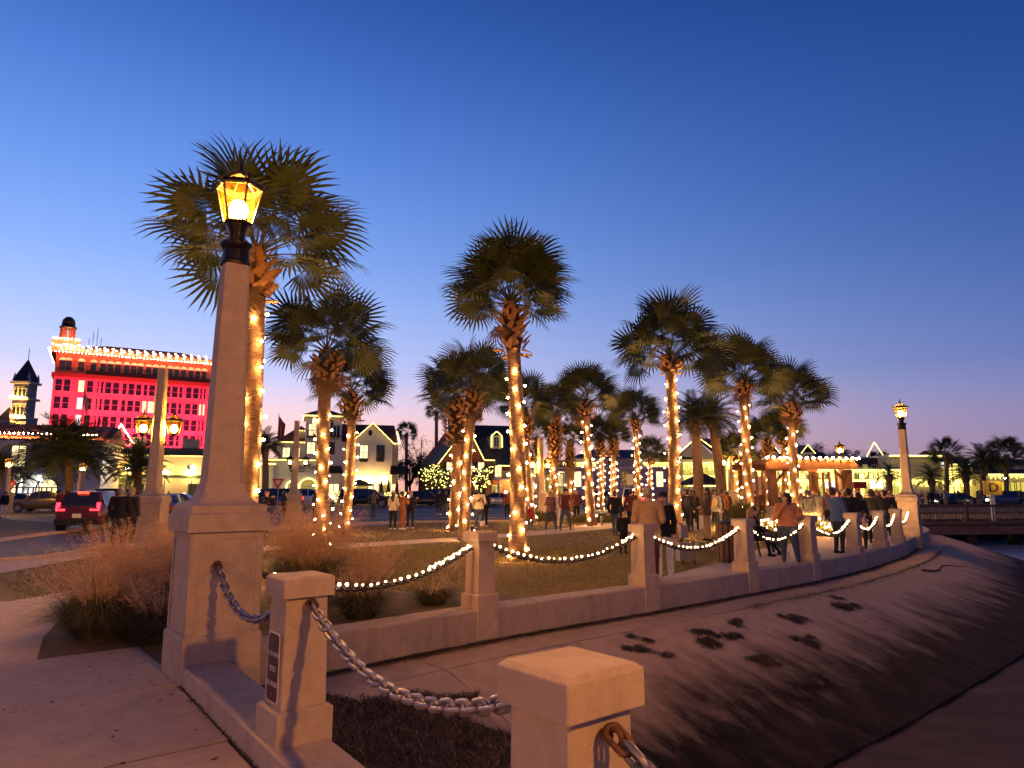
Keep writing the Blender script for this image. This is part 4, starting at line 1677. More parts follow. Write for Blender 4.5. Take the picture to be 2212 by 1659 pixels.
palm('tallest nearest palm with a spreading open crown behind the near lamp', (524, 1262), (556, 545), 648, 668, 'bulb string up the tall palm behind the near lamp', sc=1.02, nf=36, seed=51, single=True, boot_r=0.30, low=-0.2, r0=0.2, r1=0.17, pitch=0.5, dens=3.2)
palm('palm with a fat bulb of leaf stubs standing left of the hotel sign house', (698, 1186), (706, 757), 826, 880, 'bulb string up the palm with the fat stub bulb', sc=0.98, nf=36, seed=2, single=True, boot_r=0.40, low=-0.22, r0=0.21, r1=0.19, pitch=0.48, dens=3.4)
palm('shorter palm leaning right just behind the fat stubbed palm', (745, 1157), (759, 846), 908, 930, 'bulb string up the shorter palm left of the gabled house', sc=0.86, nf=36, seed=3, single=True, boot_r=0.40, low=-0.22, pitch=0.5)
palm('big centre palm with dense round crown and long brown stub sleeve', (1118, 1212), (1102, 652), 764, 798, 'bulb string up the big centre palm', sc=0.87, nf=58, seed=4, single=True, boot_r=0.32, low=-0.14, r0=0.215, r1=0.165, up_bias=0.3, pitch=0.5, dens=3.3)
palm('front palm of the close pair left of the brick house', (1003, 1168), (1023, 838), 902, 920, 'bulb string up the front palm of the pair', sc=0.82, nf=36, seed=5, single=True, boot_r=0.34, low=-0.16, r0=0.19, bend=-0.08, pitch=0.55, dens=3)
palm('rear palm of the close pair with a shaggy double bulge of stubs', (982, 1146), (986, 856), 962, 975, 'bulb string up the rear palm of the pair', sc=0.95, nf=40, seed=6, single=True, boot_r=0.50, low=-0.2, r0=0.27, pitch=0.62, dens=3.2)
palm('palm half hidden behind the centre palm', (1150, 1130), (1134, 884), 950, 965, 'bulb string on the palm behind the centre palm', sc=0.95, nf=34, seed=7, boot_r=0.34, low=-0.16, pitch=0.55)
palm('palm with a long criss-cross stub sleeve right of the centre palm', (1197, 1120), (1203, 892), 1002, 1012, 'bulb string below the criss-cross palm sleeve', sc=0.95, nf=36, seed=8, boot_r=0.40, low=-0.2, r0=0.24, r1=0.24, pitch=0.55, dens=3.4)
palm('straight slim palm beside the man with the cane', (1278, 1136), (1266, 866), 902, 908, 'bulb string up the slim palm by the man with the cane', sc=0.93, nf=40, seed=9, boot_r=0.36, low=-0.16, r0=0.24, pitch=0.55, dens=3.2)
palm('slim palm before the lavender building', (1378, 1116), (1371, 900), 930, 940, 'bulb string up the slim palm before the lavender building', sc=0.98, nf=40, seed=10, boot_r=0.36, low=-0.16, r0=0.25, pitch=0.555, dens=3.4)
palm('tall palm right behind the man in the beige jacket', (1458, 1162), (1446, 768), 803, 818, 'bulb string up the palm behind the beige jacket man', sc=1.12, nf=42, seed=11, single=True, boot_r=0.36, low=-0.22, r0=0.25, r1=0.19, pitch=0.5, dens=2.9)
palm('tall palm left of the pergola with broad crown', (1619, 1132), (1606, 820), 862, 870, 'bulb string up the broad crowned palm left of the pergola', sc=1.2, nf=44, seed=12, boot_r=0.42, low=-0.22, r0=0.27, r1=0.22, pitch=0.555, dens=3.2)
palm('rightmost tall palm rising in front of the pergola', (1724, 1128), (1710, 868), 912, 922, 'bulb string up the rightmost tall palm', sc=1.12, nf=42, seed=13, boot_r=0.45, low=-0.16, r0=0.27, r1=0.22, pitch=0.62, dens=3.2)
palm('small palm left of the rightmost tall palm above the pergola', (1658, 1108), (1658, 945), 990, 985, 'bulb string on the small palm above the pergola left end', sc=0.95, nf=34, seed=14, boot_r=0.42, low=-0.2, r0=0.3, pitch=0.9)
palm('small palm directly behind the rightmost tall palm', (1694, 1108), (1692, 930), 968, 970, 'bulb string on the small palm behind the rightmost one', sc=0.95, nf=34, seed=15, boot_r=0.5, low=-0.16, r0=0.32, pitch=0.9)
palm('dark bushy palm with lit thin trunk left of the broad crowned palm', (1587, 1104), (1590, 985), 995, 990, 'dense bulb string on the thin trunk before the lit arcade', sc=1.1, nf=36, seed=16, boot_r=0.35, low=-0.2, r0=0.2, pitch=0.62, dens=4)
palm('short palm with criss-cross sleeve before the lavender wall', (1233, 1106), (1232, 952), 1022, 1035, 'bulb string at the foot of the short criss-cross palm', sc=0.85, nf=32, seed=17, boot_r=0.42, low=-0.16, r0=0.32, r1=0.3, pitch=0.62, dens=4)
palm('dark palm behind the twin lantern pillar near the brick house', (1163, 1108), (1160, 945), 985, 1030, 'bulb string on the dark palm behind the lantern pillar', sc=0.95, nf=32, seed=18, boot_r=0.36, low=-0.16, r0=0.26, pitch=0.9, dens=4)
palm('left palm of the bushy twin palms in the middle distance', (1297, 1102), (1296, 940), 985, 990, 'bulb string on the left twin palm', sc=1.0, nf=34, seed=19, boot_r=0.5, low=-0.25, r0=0.3, pitch=0.55, dens=4)
palm('right palm of the bushy twin palms in the middle distance', (1326, 1102), (1324, 945), 985, 990, 'bulb string on the right twin palm', sc=1.05, nf=36, seed=20, boot_r=0.42, low=-0.16, r0=0.34, pitch=0.6, dens=5)
palm('low dark palm behind the slim palm by the lavender building', (1405, 1100), (1406, 985), 1005, 1005, 'bulb string on the low dark palm', sc=0.95, nf=30, seed=21, boot_r=0.36, low=-0.16, r0=0.26, pitch=0.55, dens=4)


def feather_palm(label, b, tp, sc, nf=40, low=-0.45, seed=0, group='feather palms', r0=0.28, boot=True):
    rd = random.Random(seed)
    b, tp = Vector(b), Vector(tp)
    t = thing('feather_palm', label, 'palm tree', b, 0, group)
    rel = tp - b
    cur = trunk_curve(Vector((0, 0, -0.05)), rel, 0.1)
    mb = MB()
    mb.tube(cur, [r0 * (1.1 - 0.25 * i / len(cur)) for i in range(len(cur))], 10)
    mb.build('trunk', 'palm_bark', t, True)
    mb = MB()
    mb.lathe([(r0, rel.z - 0.9), (r0 * 1.35, rel.z - 0.5), (r0 * 1.2, rel.z - 0.1), (0.1, rel.z + 0.15)], 10, 0, (rel.x, rel.y))
    crown = mb.build('crown', 'boot_brown', t, True)
    for i in range(nf):
        k = (i + 0.5) / nf
        el = math.asin(max(-0.95, min(0.98, low + (1 - low) * k)))
        a = i * 2.39996 + rd.uniform(-0.2, 0.2)
        d = Vector((math.cos(a) * math.cos(el), math.sin(a) * math.cos(el), math.sin(el)))
        link('frond', rd.choice(FEATHERS), crown, rel + d * 0.1 - Vector((0, 0, 0.2 * (1 - k))), aim(d, R(rd.gauss(0, 14))), sc * rd.uniform(0.9, 1.08))
    return t


for lab, u, ut, vt, y, sc, sd in (('left feather palm before the grey gabled house', 1508, 1500, 902, 50, 1.15, 1), ('right feather palm with a rough sleeve before the grey gabled house', 1562, 1537, 900, 52, 1.2, 2)):
    b = Vector((XU(u, 1100, y), y, -0.03))
    feather_palm(lab, b, PT(ut, vt, y), sc, 44, -0.5, sd, 'feather palms before the gabled house', 0.36)
for lab, u, v, y, sc, nf, sd in (('large dark date palm in front of the white arcaded building', 148, 985, 62, 2.05, 70, 3), ('date palm before the cream bank building left of the twin lantern pillar', 296, 1012, 66, 1.6, 50, 4),
                                ('date palm at the left picture edge', 4, 1018, 60, 1.2, 40, 5), ('date palm beside the script lettered restaurant', 572, 962, 72, 1.05, 40, 6),
                                ('feather palm right of the far cream building', 2122, 996, 90, 1.35, 36, 7), ('low feather palm before the far cream building', 2086, 1026, 84, 1.2, 30, 8),
                                ('low feather palm left of the far lamp', 1920, 1025, 84, 0.8, 26, 9), ('low feather palm behind the far lamp pillar', 2012, 1034, 84, 1.0, 28, 10)):
    feather_palm(lab, (XU(u, 1080, y), y, -0.03), PT(u, v, y), sc, nf, -0.35, sd, 'distant feather palms', 0.34)
for lab, u, v, y, sc, nf, sd in (('tall thin dark palm against the pink sky right of the gabled white house', 943, 888, 104, 1.05, 26, 31), ('smaller thin palm left of the tall thin dark one', 878, 937, 112, 1.0, 26, 32),
                                ('dark fan palm standing right of the far cream building', 2045, 982, 92, 1.2, 30, 33), ('dark fan palm at the right picture edge', 2174, 985, 88, 1.25, 32, 34)):
    b = Vector((XU(u, 1085, y), y, -0.03))
    tp = PT(u, v, y)
    sabal(lab, b, tp, sc, boot_z=tp.z - 0.7, nf=nf, seed=sd, boot_r=0.35, low=-0.5, r0=0.3, r1=0.24, group='distant fan palms')

# ---- ornamental grasses


def grass_clump(label, c, rad, h, n_b, n_p, seed, lean=(0, 0)):
    rd = random.Random(seed)
    t = thing('ornamental_grass', label, 'grass clump', c, 0, 'tufted ornamental grasses')
    V, Fc = [], []
    for i in range(n_b):
        a = rd.uniform(0, 6.28)
        r = rad * 0.3 * math.sqrt(rd.random())
        out = rd.uniform(0.15, 1.0) * rad
        hh = h * rd.uniform(0.35, 0.8)
        p0 = Vector((r * math.cos(a), r * math.sin(a), -0.02))
        d = Vector((math.cos(a + rd.uniform(-.6, .6)), math.sin(a + rd.uniform(-.6, .6)), 0))
        p1 = p0 + d * out * 0.4 + Vector((0, 0, hh * 0.75))
        p2 = p0 + d * out * 1.0 + Vector((lean[0] * hh, lean[1] * hh, hh * rd.uniform(0.45, 1.05)))
        w = Vector((-d.y, d.x, 0)) * 0.004
        k = len(V)
        V += [p0 - w, p0 + w, p1 + w, p1 - w, p2]
        Fc += [(k, k + 1, k + 2, k + 3), (k + 3, k + 2, k + 4)]
    me = bpy.data.meshes.new('blades')
    me.from_pydata([tuple(v) for v in V], [], Fc)
    me.materials.append(MATS['tuft_green'])
    tag(link('blades', me, t), kind='stuff')
    V, Fc = [], []
    for i in range(n_p):
        a = rd.uniform(0, 6.28)
        r = rad * 0.3 * math.sqrt(rd.random())
        out = rd.uniform(0.1, 1.0) * rad * 0.9
        hh = h * rd.uniform(0.75, 1.3)
        p0 = Vector((r * math.cos(a), r * math.sin(a), hh * 0.3))
        d = Vector((math.cos(a), math.sin(a), 0))
        p2 = p0 + d * out + Vector((lean[0] * hh, lean[1] * hh, hh * 0.75))
        w = Vector((-d.y, d.x, 0)) * 0.0026
        k = len(V)
        V += [p0 - w, p0 + w, p2]
        Fc.append((k, k + 1, k + 2))
        for j in range(30):              # airy seed head
            tt = rd.uniform(0.45, 1.0)
            q = p0.lerp(p2, tt)
            e = Vector((rd.gauss(0, 1), rd.gauss(0, 1), rd.gauss(0.5, 0.6))).normalized() * rd.uniform(0.02, 0.075)
            s_ = Vector((rd.gauss(0, 1), rd.gauss(0, 1), rd.gauss(0, 1))).normalized() * 0.0034
            k = len(V)
            V += [q - s_, q + s_, q + e]
            Fc.append((k, k + 1, k + 2))
    me = bpy.data.meshes.new('plumes')
    me.from_pydata([tuple(v) for v in V], [], Fc)
    me.materials.append(MATS['plume_pink'])
    tag(link('plumes', me, t), kind='stuff')
    return t


for lab, x, y, rad, h, nb_, np_, sd in (
        ('dark tufted grass at the front left corner of the bed', -4.85, 8.55, 0.85, 0.82, 3400, 300, 1), ('pink plumed grass left of the near lamp pedestal', -3.95, 9.1, 0.8, 0.98, 3000, 480, 2),
        ('tall pink plumed grass behind the near lamp pedestal left side', -4.35, 10.4, 0.85, 1.15, 2200, 620, 3), ('short grass tuft at the near lamp foot', -4.0, 8.3, 0.6, 0.62, 2200, 120, 4),
        ('pink plumed grass farther left beside the path', -5.5, 10.2, 0.8, 0.95, 2200, 480, 5),
        ('tall pink plumed grass right of the near lamp pedestal', -3.05, 10.9, 0.75, 1.15, 2000, 520, 6), ('low pink plumed grass right of the near lamp', -2.35, 11.5, 0.6, 0.7, 1500, 260, 7),
        ('green tuft behind the sign post', -2.05, 9.75, 0.55, 0.6, 2000, 110, 8), ('low green tuft near the first wall post', -1.2, 10.95, 0.5, 0.38, 1500, 30, 9),
        ('pale plumed grass between the lamp pedestal and the tall palm', -3.7, 12.2, 0.7, 1.0, 1500, 380, 10), ('pale plumed grass at the left rear of the bed', -5.2, 11.6, 0.75, 0.95, 1800, 420, 11)):
    grass_clump(lab, (x, y, -0.02), rad, h, nb_, np_, sd, (0.08, 0.0))

# ---- broadleaf trees and hedges in the distance


def leaf_tree(label, x, y, z0, ztop, rx, n_l, seed, m_='leaf_dark', lights=0, bare=0.0, group='broadleaf trees behind the houses', shape=1.0, ls=0.16):
    rd = random.Random(seed)
    t = thing('broadleaf_tree', label, 'tree', (x, y, -0.03), 0, group)
    mb = MB()
    hh = ztop - z0
    mb.tube([(0, 0, -0.05), (0.1, 0, z0 * 0.6), (0, 0.1, z0 + hh * 0.35)], [0.24, 0.19, 0.12], 7)
    br = []
    for i in range(16):
        a = rd.uniform(0, 6.28)
        st = Vector((0, 0, z0 * 0.7 + hh * 0.3 * rd.random()))
        en = Vector((math.cos(a) * rx * rd.uniform(0.5, 0.98), math.sin(a) * rx * rd.uniform(0.5, 0.98) * 0.8, z0 + hh * rd.uniform(0.3, 1.0)))
        mid = st.lerp(en, 0.5) + Vector((rd.uniform(-.3, .3), rd.uniform(-.3, .3), 0.25))
        mb.tube([st, mid, en], [0.09, 0.055, 0.015], 5)
        br.append((mid, en))
        for q in range(4 if bare else 1):
            e2 = en + Vector((rd.gauss(0, .6), rd.gauss(0, .5), rd.uniform(0.1, 0.9)))
            mb.tube([mid.lerp(en, rd.uniform(.3, 1)), e2], [0.025, 0.006], 4)
    mb.build('trunk', 'twig', t)
    V, Fc = [], []
    cl = [(Vector((rd.uniform(-1, 1) * rx * 0.8, rd.uniform(-1, 1) * rx * 0.6, z0 + hh * rd.uniform(0.12, 0.9) * shape)), rd.uniform(0.22, 0.42) * rx) for _ in range(16)] + [(e, 0.25 * rx) for _, e in br]
    for i in range(int(n_l * (1 - bare))):
        c, r = rd.choice(cl)
        p = c + Vector((rd.gauss(0, 1), rd.gauss(0, 1), rd.gauss(0, 0.8))) * r * 0.5
        d = Vector((rd.gauss(0, 1), rd.gauss(0, 1), rd.gauss(0, 1))).normalized() * ls * rd.uniform(0.6, 1.3)
        e = d.orthogonal().normalized() * ls * 0.38
        k = len(V)
        V += [p - d, p + e, p + d, p - e]
        Fc.append((k, k + 1, k + 2, k + 3))
    me = bpy.data.meshes.new('crown')
    me.from_pydata([tuple(v) for v in V], [], Fc)
    me.materials.append(MATS[m_])
    tag(link('crown', me, t))
    if lights:
        st = thing('light_net', 'yellow fairy lights spread over the %s' % label.split(' ', 1)[1], 'string lights', (x, y, -0.03), 0, 'fairy lights in shrubs')
        mb = MB()
        for i in range(lights):
            c, r = rd.choice(cl)
            v = Vector((rd.gauss(0, 1), -abs(rd.gauss(0, 1)) - 0.6, rd.gauss(0, 0.8))).normalized()
            mb.ico(c + v * r * 1.02, 0.065)
        tag(mb.build('bulbs', 'bulb_yellow', st), kind='stuff')
    return t


def tree_at(label, u, v0, vt, y, ru, n, seed, **k):
    return leaf_tree(label, XU(u, 1080, y), y, ZV(v0, y), ZV(vt, y), ru * y / F, n, seed, **k)


tree_at('a bare twiggy tree behind the gabled white house right side', 905, 1010, 945, 118, 46, 1600, 1, bare=0.55)
tree_at('a dark thicket tree left of the brick house', 930, 1040, 975, 108, 34, 2600, 2)
tree_at('a dense dark tree between the white house and brick house', 884, 1050, 990, 106, 30, 2600, 3)
tree_at('a bare twiggy tree left of the brick house chimney', 968, 1005, 955, 116, 24, 900, 14, bare=0.5)
tree_at('a rounded shrub left of the palm pair', 935, 1068, 1004, 92, 34, 2200, 4, m_='leaf_mid', lights=150)
tree_at('a rounded shrub right of the palm pair', 1040, 1068, 1008, 92, 24, 1500, 5, m_='leaf_mid', lights=110)
tree_at('a rounded shrub at the brick house corner', 985, 1068, 1012, 94, 24, 1500, 15, m_='leaf_mid', lights=70)
tree_at('a dark tree behind the flagpole left of the restaurant', 610, 990, 945, 120, 30, 1600, 6, bare=0.2)
tree_at('a dark oak crown above the lit arcade left part', 1752, 1000, 958, 112, 34, 2600, 7)
tree_at('a wide dark tree over the arcade left of the lone lamp', 1800, 1012, 978, 108, 40, 2800, 8)
tree_at('a dark tree right of the lone lamp over the arcade', 1868, 1015, 978, 106, 34, 2600, 9)
tree_at('a dark tree with upright tips left of the far lamp', 1912, 1012, 974, 104, 22, 1800, 10)
tree_at('a dark tree mass at the far right before the tiled house', 2130, 1052, 1000, 96, 34, 3000, 11)
tree_at('a dark tree behind the far cream building right end', 2075, 1030, 990, 112, 30, 1800, 12)
tree_at('a dark tree far left behind the arcade of the white building', 420, 1000, 985, 100, 20, 700, 13)

# ================================================================== buildings


class Bld:
    """a building: local x runs along its front to the right, local y goes back, the front faces -y"""

    def __init__(s, name, label, ul, yl, ur, yr, cat='building', vb=1085):
        s.a = Vector((XU(ul, vb, yl), yl, 0))
        s.b = Vector((XU(ur, vb, yr), yr, 0))
        s.d = (s.b - s.a)
        s.len = s.d.length
        s.d.normalize()
        s.rz = math.atan2(s.d.y, s.d.x)
        s.n = Vector((s.d.y, -s.d.x, 0))
        s.t = thing(name, label, cat, (s.a.x, s.a.y, -0.03), s.rz)
        s.lights = None

    def f(s, u, v, off=0.0):
        """(along, height) on the front plane seen at pixel (u, v); off: metres in front of it"""
        k = (829.5 - v) / F
        r = Vector(((u - 1106) / F, CP - k * SP, SP + k * CP))
        o = s.a + s.n * off
        den = r.dot(s.n)
        t = (o.dot(s.n)) / den
        p = r * t
        return ((p - s.a).dot(s.d), p.z + CH + 0.03)

    def part(s, name, m_, fn, parent=None, smooth=False):
        mb = MB()
        fn(mb)
        return mb.build(name, m_, parent or s.t, smooth)

    def box(s, name, m_, x0, x1, y0, y1, z0, z1, parent=None):
        return s.part(name, m_, lambda mb: mb.box(x0, x1, y0, y1, z0, z1), parent)

    def window(s, x, z, w, h, pane='window_dark', trim='white_paint', cols=1, rows=2, y=0.0, arch=False, d=0.07, name='window', sill=True):
        """x, z: centre. frame > pane(s)"""
        mb = MB()
        b = max(0.06, w * 0.06)
        x0, x1, z0, z1 = x - w / 2, x + w / 2, z - h / 2, z + h / 2
        mb.box(x0 - b, x0, y - d, y, z0 - b, z1 + b)
        mb.box(x1, x1 + b, y - d, y, z0 - b, z1 + b)
        mb.box(x0, x1, y - d, y, z1, z1 + b)
        if sill:
            mb.box(x0 - b * 1.6, x1 + b * 1.6, y - d * 1.8, y + 0.01, z0 - b * 1.5, z0 - 0.001)
        for i in range(1, cols):
            xx = x0 + w * i / cols
            mb.box(xx - b * 0.6, xx + b * 0.6, y - d * 0.8, y - 0.002, z0, z1)
        for i in range(1, rows):
            zz = z0 + h * i / rows
            mb.box(x0, x1, y - d * 0.6, y - 0.004, zz - b * 0.35, zz + b * 0.35)
        if arch:
            n = 8
            for i in range(n):
                a0, a1 = math.pi * i / n, math.pi * (i + 1) / n
                r0, r1 = w / 2, w / 2 + b
                mb.xprism([(x + r0 * math.cos(a0), z1 + r0 * math.sin(a0)), (x + r1 * math.cos(a0), z1 + r1 * math.sin(a0)), (x + r1 * math.cos(a1), z1 + r1 * math.sin(a1)), (x + r0 * math.cos(a1), z1 + r0 * math.sin(a1))], y - d, y)
        fr = mb.build(name, trim, s.t)
        mb = MB()
        if arch:
            pl = [(x0, z0), (x1, z0), (x1, z1)] + [(x + w / 2 * math.cos(math.pi * i / 8), z1 + w / 2 * math.sin(math.pi * i / 8)) for i in range(1, 8)] + [(x0, z1)]
            mb.xprism(pl, y - 0.02, y + 0.02)
        else:
            mb.box(x0, x1, y - 0.02, y + 0.02, z0, z1)
        mb.build('pane', pane, fr)
        return fr

    def strand(s, pts, step, r=0.07, m_='bulb_yellow', droop=0.0, label=None, icicle=0.0, jit=0.0):
        """bulbs along a local polyline (x, y, z)"""
        if s.lights is None:
            s.lights = thing('string_lights', label or 'christmas lights on the %s' % s.t['label'].split(' ', 1)[1], 'string lights', s.t.location, s.rz, 'lights on the buildings')
            if len(s.lights['label'].split()) > 16:
                s.lights['label'] = ' '.join(s.lights['label'].split()[:16])
        mb = MB()
        for a, b in zip(pts, pts[1:]):
            a, b = Vector(a), Vector(b)
            n = max(1, int((b - a).length / step))
            for i in range(n):
                p = a.lerp(b, (i + 0.5) / n)
                mb.ico(p + Vector((random.uniform(-jit, jit), -0.02, random.uniform(-jit, jit))), r)
                if icicle:
                    for j in range(random.randint(1, max(1, int(icicle / (2.6 * r))))):
                        mb.ico(p + Vector((0, 0, -(j + 1) * 2.6 * r)), r * 0.8)
        return tag(mb.build('bulb_strand', m_, s.lights), kind='stuff')


def gable(mb, x0, x1, y0, y1, zb, zt, over=0.3, th=0.22):
    """pitched roof whose gable faces the front"""
    xm = (x0 + x1) / 2
    k = (zt - zb) / (xm - x0)
    xa, xb = x0 - over, x1 + over
    za = zb - over * k
    mb.xprism([(xa, za), (xm, zt), (xm, zt + th), (xa, za + th)], y0 - over, y1)
    mb.xprism([(xm + 0.002, zt), (xb, za), (xb, za + th), (xm + 0.002, zt + th)], y0 - over, y1)


def ridge_roof(mb, x0, x1, y0, y1, zb, zt, over=0.4):
    """roof with its ridge along the front"""
    ym = (y0 + y1) / 2
    mb.add([(x0 - over, y0 - over, zb), (x1 + over, y0 - over, zb), (x1 + over, ym, zt), (x0 - over, ym, zt), (x1 + over, y1 + over, zb), (x0 - over, y1 + over, zb)],
           [(0, 1, 2, 3), (3, 2, 4, 5), (0, 3, 5), (1, 4, 2), (0, 5, 4, 1)])


def hip_roof(mb, x0, x1, y0, y1, zb, zt, over=0.5, rl=0.0):
    xm0, xm1, ym = (x0 + x1) / 2 - rl, (x0 + x1) / 2 + rl, (y0 + y1) / 2
    mb.add([(x0 - over, y0 - over, zb), (x1 + over, y0 - over, zb), (x1 + over, y1 + over, zb), (x0 - over, y1 + over, zb), (xm0, ym, zt), (xm1, ym, zt)],
           [(0, 1, 5, 4), (1, 2, 5), (2, 3, 4, 5), (3, 0, 4), (3, 2, 1, 0)])


# ---------------------------------------------------------------- red floodlit hotel
H = Bld('hotel', 'tall hotel block floodlit red with rows of roof lights at left', 98, 128, 474, 143, vb=990)
sL = 0.0
sR = H.len
zc = H.f(115, 796)[1]                  # band between walls and top floor
_, zroof = H.f(112, 756)
_, zband = H.f(112, 812)
_, zridge = H.f(150, 742)
H.box('wall', 'stucco_pink', 0, sR, 0, 16, 0, zband)
H.box('cornice_band', 'trim_red', -0.35, sR + 0.35, -0.55, 16.3, zband, zband + 0.7)
H.box('upper_wall', 'trim_red', 0.05, sR - 0.05, 0.05, 15.9, zband + 0.7, zroof - 0.25)
H.box('eaves', 'trim_red', -1.0, sR + 1.0, -1.3, 17, zroof - 0.25, zroof)
H.part('roof', 'tile_roof', lambda mb: hip_roof(mb, 0, sR, 0, 16, zroof + 0.01, zroof + 3.1, 0.95, sR / 2 - 8))
for i in range(9):
    x = sR * (i + 0.02) / 8.15
    H.box('pilaster', 'stucco_pink', x, x + 0.35, -0.12, 0, 0, zband - 0.01)
rowpx = {1: (748, 746), 2: (736, 863), 3: (724, 981), 4: (712, 1095)}
zx = lambda a: a * 0.3125
zy = lambda b: 604.9 + b * 0.3125
rows_z = {r: H.f(zx(a), zy(b))[1] for r, (a, b) in rowpx.items()}
cols = [(435, 725, 2), (560, 732, 1), (622, 737, 1), (748, 746, 3), (908, 757, 3), (1050, 768, 3), (1208, 777, 3), (1353, 788, 3)]
lit = {(1, 1): 'window_lit', (2, 1): 'window_pale', (3, 1): 'window_pale', (2, 5): 'window_lit'}
for ci, (a, b, n) in enumerate(cols):
    xs = H.f(zx(a), zy(b))[0]
    for r, z in rows_z.items():
        if r == 4 and ci < 3:
            continue
        w1 = 1.0
        for k in range(n):
            pane = lit.get((r, ci), 'window_dark')
            if n == 3 and random.random() < 0.04:
                pane = 'window_lit'
            H.window(xs + (k - (n - 1) / 2) * 1.32, z, w1, 2.2, pane, 'stucco_white', 1, 2, 0, d=0.12)
# top floor: arched lights in dark frames with a rail
ztf = (zband + 0.7 + zroof - 0.25) / 2
tops = [430, 473, 560, 645, 710, 762, 813, 873, 922, 970, 1026, 1074, 1120, 1175, 1220, 1267, 1318, 1364, 1410]
for a in tops:
    xs = H.f(zx(a), zy(600 + (a - 430) * 0.07))[0]
    H.window(xs, ztf - 0.5, 0.85, 1.7, 'window_dark', 'shutter_green', 1, 2, 0.05, d=0.1, sill=False)
    H.part('arch_panel', 'stucco_pink', lambda mb: mb.xprism([(xs + 0.62 * math.cos(math.pi * i / 8), ztf + 0.5 + 0.55 * math.sin(math.pi * i / 8)) for i in range(9)], -0.06, 0.04))
xs = H.f(zx(600), zy(600))[0]
H.box('balcony_rail', 'iron_black', xs, sR, -0.5, -0.42, zband + 0.72, zband + 1.5)
# bulbs over the roof and eaves
for k in range(3):
    H.strand([(0.2 + k * 0.67, -1.0 + k * 0.9, zroof + 0.35 + k * 0.5), (sR - 0.3, -1.0 + k * 0.9, zroof + 0.35 + k * 0.5)], 1.35, 0.12, 'bulb_warm', jit=0.05, label='rows of warm bulbs over the roof of the red hotel')
H.strand([(-1.0, -1.4, zroof - 0.35), (sR + 1, -1.4, zroof - 0.35)], 0.6, 0.085, 'bulb_warm')
H.strand([(-1.05, -1.3, zroof + 0.1), (-1.05, 16, zroof + 0.1)], 0.5, 0.15, 'bulb_warm')
# cupola
xc, _ = H.f(144, 720)
zc0 = zroof + 0.6
zd = H.f(144, 675)[1]
H.box('cupola_base', 'trim_red', xc - 2.3, xc + 2.3, 1.2, 5.8, zroof + 0.02, zc0 + 1.8)
H.strand([(xc - 2.3, 1.0, zc0 + 2.0), (xc + 2.3, 1.0, zc0 + 2.0)], 0.55, 0.12, 'bulb_warm')
H.strand([(xc - 2.4, 1.0, zc0 + 1.0), (xc - 1.2, 1.0, zc0 + 0.5), (xc, 1.0, zc0 + 1.0), (xc + 1.2, 1.0, zc0 + 0.5), (xc + 2.3, 1.0, zc0 + 1.0)], 0.5, 0.1, 'bulb_warm')
zcol = zc0 + 1.81
hcol = (zd - zcol) * 0.52
for i in range(8):
    a = 2 * math.pi * (i + 0.5) / 8
    H.part('cupola_column', 'trim_red', lambda mb: mb.lathe([(0.3, zcol), (0.24, zcol + hcol)], 8, 0, (xc + 1.1 * math.cos(a), 3.5 + 1.1 * math.sin(a))))
H.part('cupola_lamp', 'lamp_core_small', lambda mb: mb.ico((xc, 3.5, zcol + 0.5), 0.10))
H.part('dome', 'bronze_dome', lambda mb: mb.lathe([(1.45, zcol + hcol), (1.45, zcol + hcol + 0.35), (1.15, zcol + hcol + 0.4), (1.15, zcol + hcol * 1.4), (1.02, zcol + hcol * 1.65), (0.6, zcol + hcol * 1.85), (0.1, zcol + hcol * 1.92)], 14, 0, (xc, 3.5)), None, True)
for i in range(4):
    u = 190 + i * 9
    xa = H.f(u, 745)[0]
    hh = [1.0, 2.4, 3.2, 1.4][i]
    H.part('antenna', 'iron_black', lambda mb: mb.tube([(xa, 4, zroof + 2), (xa, 4, zroof + 2.6 + hh)], 0.05, 4))
# red floodlights on the low roof before it
for i, fx in enumerate((0.06, 0.24, 0.42, 0.6, 0.78, 0.95)):
    p = H.a + H.d * (H.len * fx) + H.n * 9.0
    t = thing('floodlight', 'red floodlight aimed up at the hotel wall from below, number %s from left' % ordinal[i], 'floodlight', (p.x, p.y, 5.6), H.rz, 'red floodlights')
    t['label'] = '%s red floodlight from the left at the foot of the hotel wall' % ordinal[i]
    MB().box(-0.3, 0.3, -0.15, 0.15, 0, 0.3).build('housing', 'iron_black', t)
    MB().box(-0.26, 0.26, -0.1, 0.14, 0.301, 0.31).build('lens', 'tail_light', t)
    ld = bpy.data.lights.new('red_flood', 'SPOT')
    ld.energy = 15000
    ld.color = (1.0, 0.015, 0.045)
    ld.spot_size = R(120)
    ld.spot_blend = 0.8
    ld.shadow_soft_size = 0.3
    lo = link('lamp', ld, t, (0, 0, 0.5))
    lo.rotation_euler = (R(180 - 38), 0, 0)

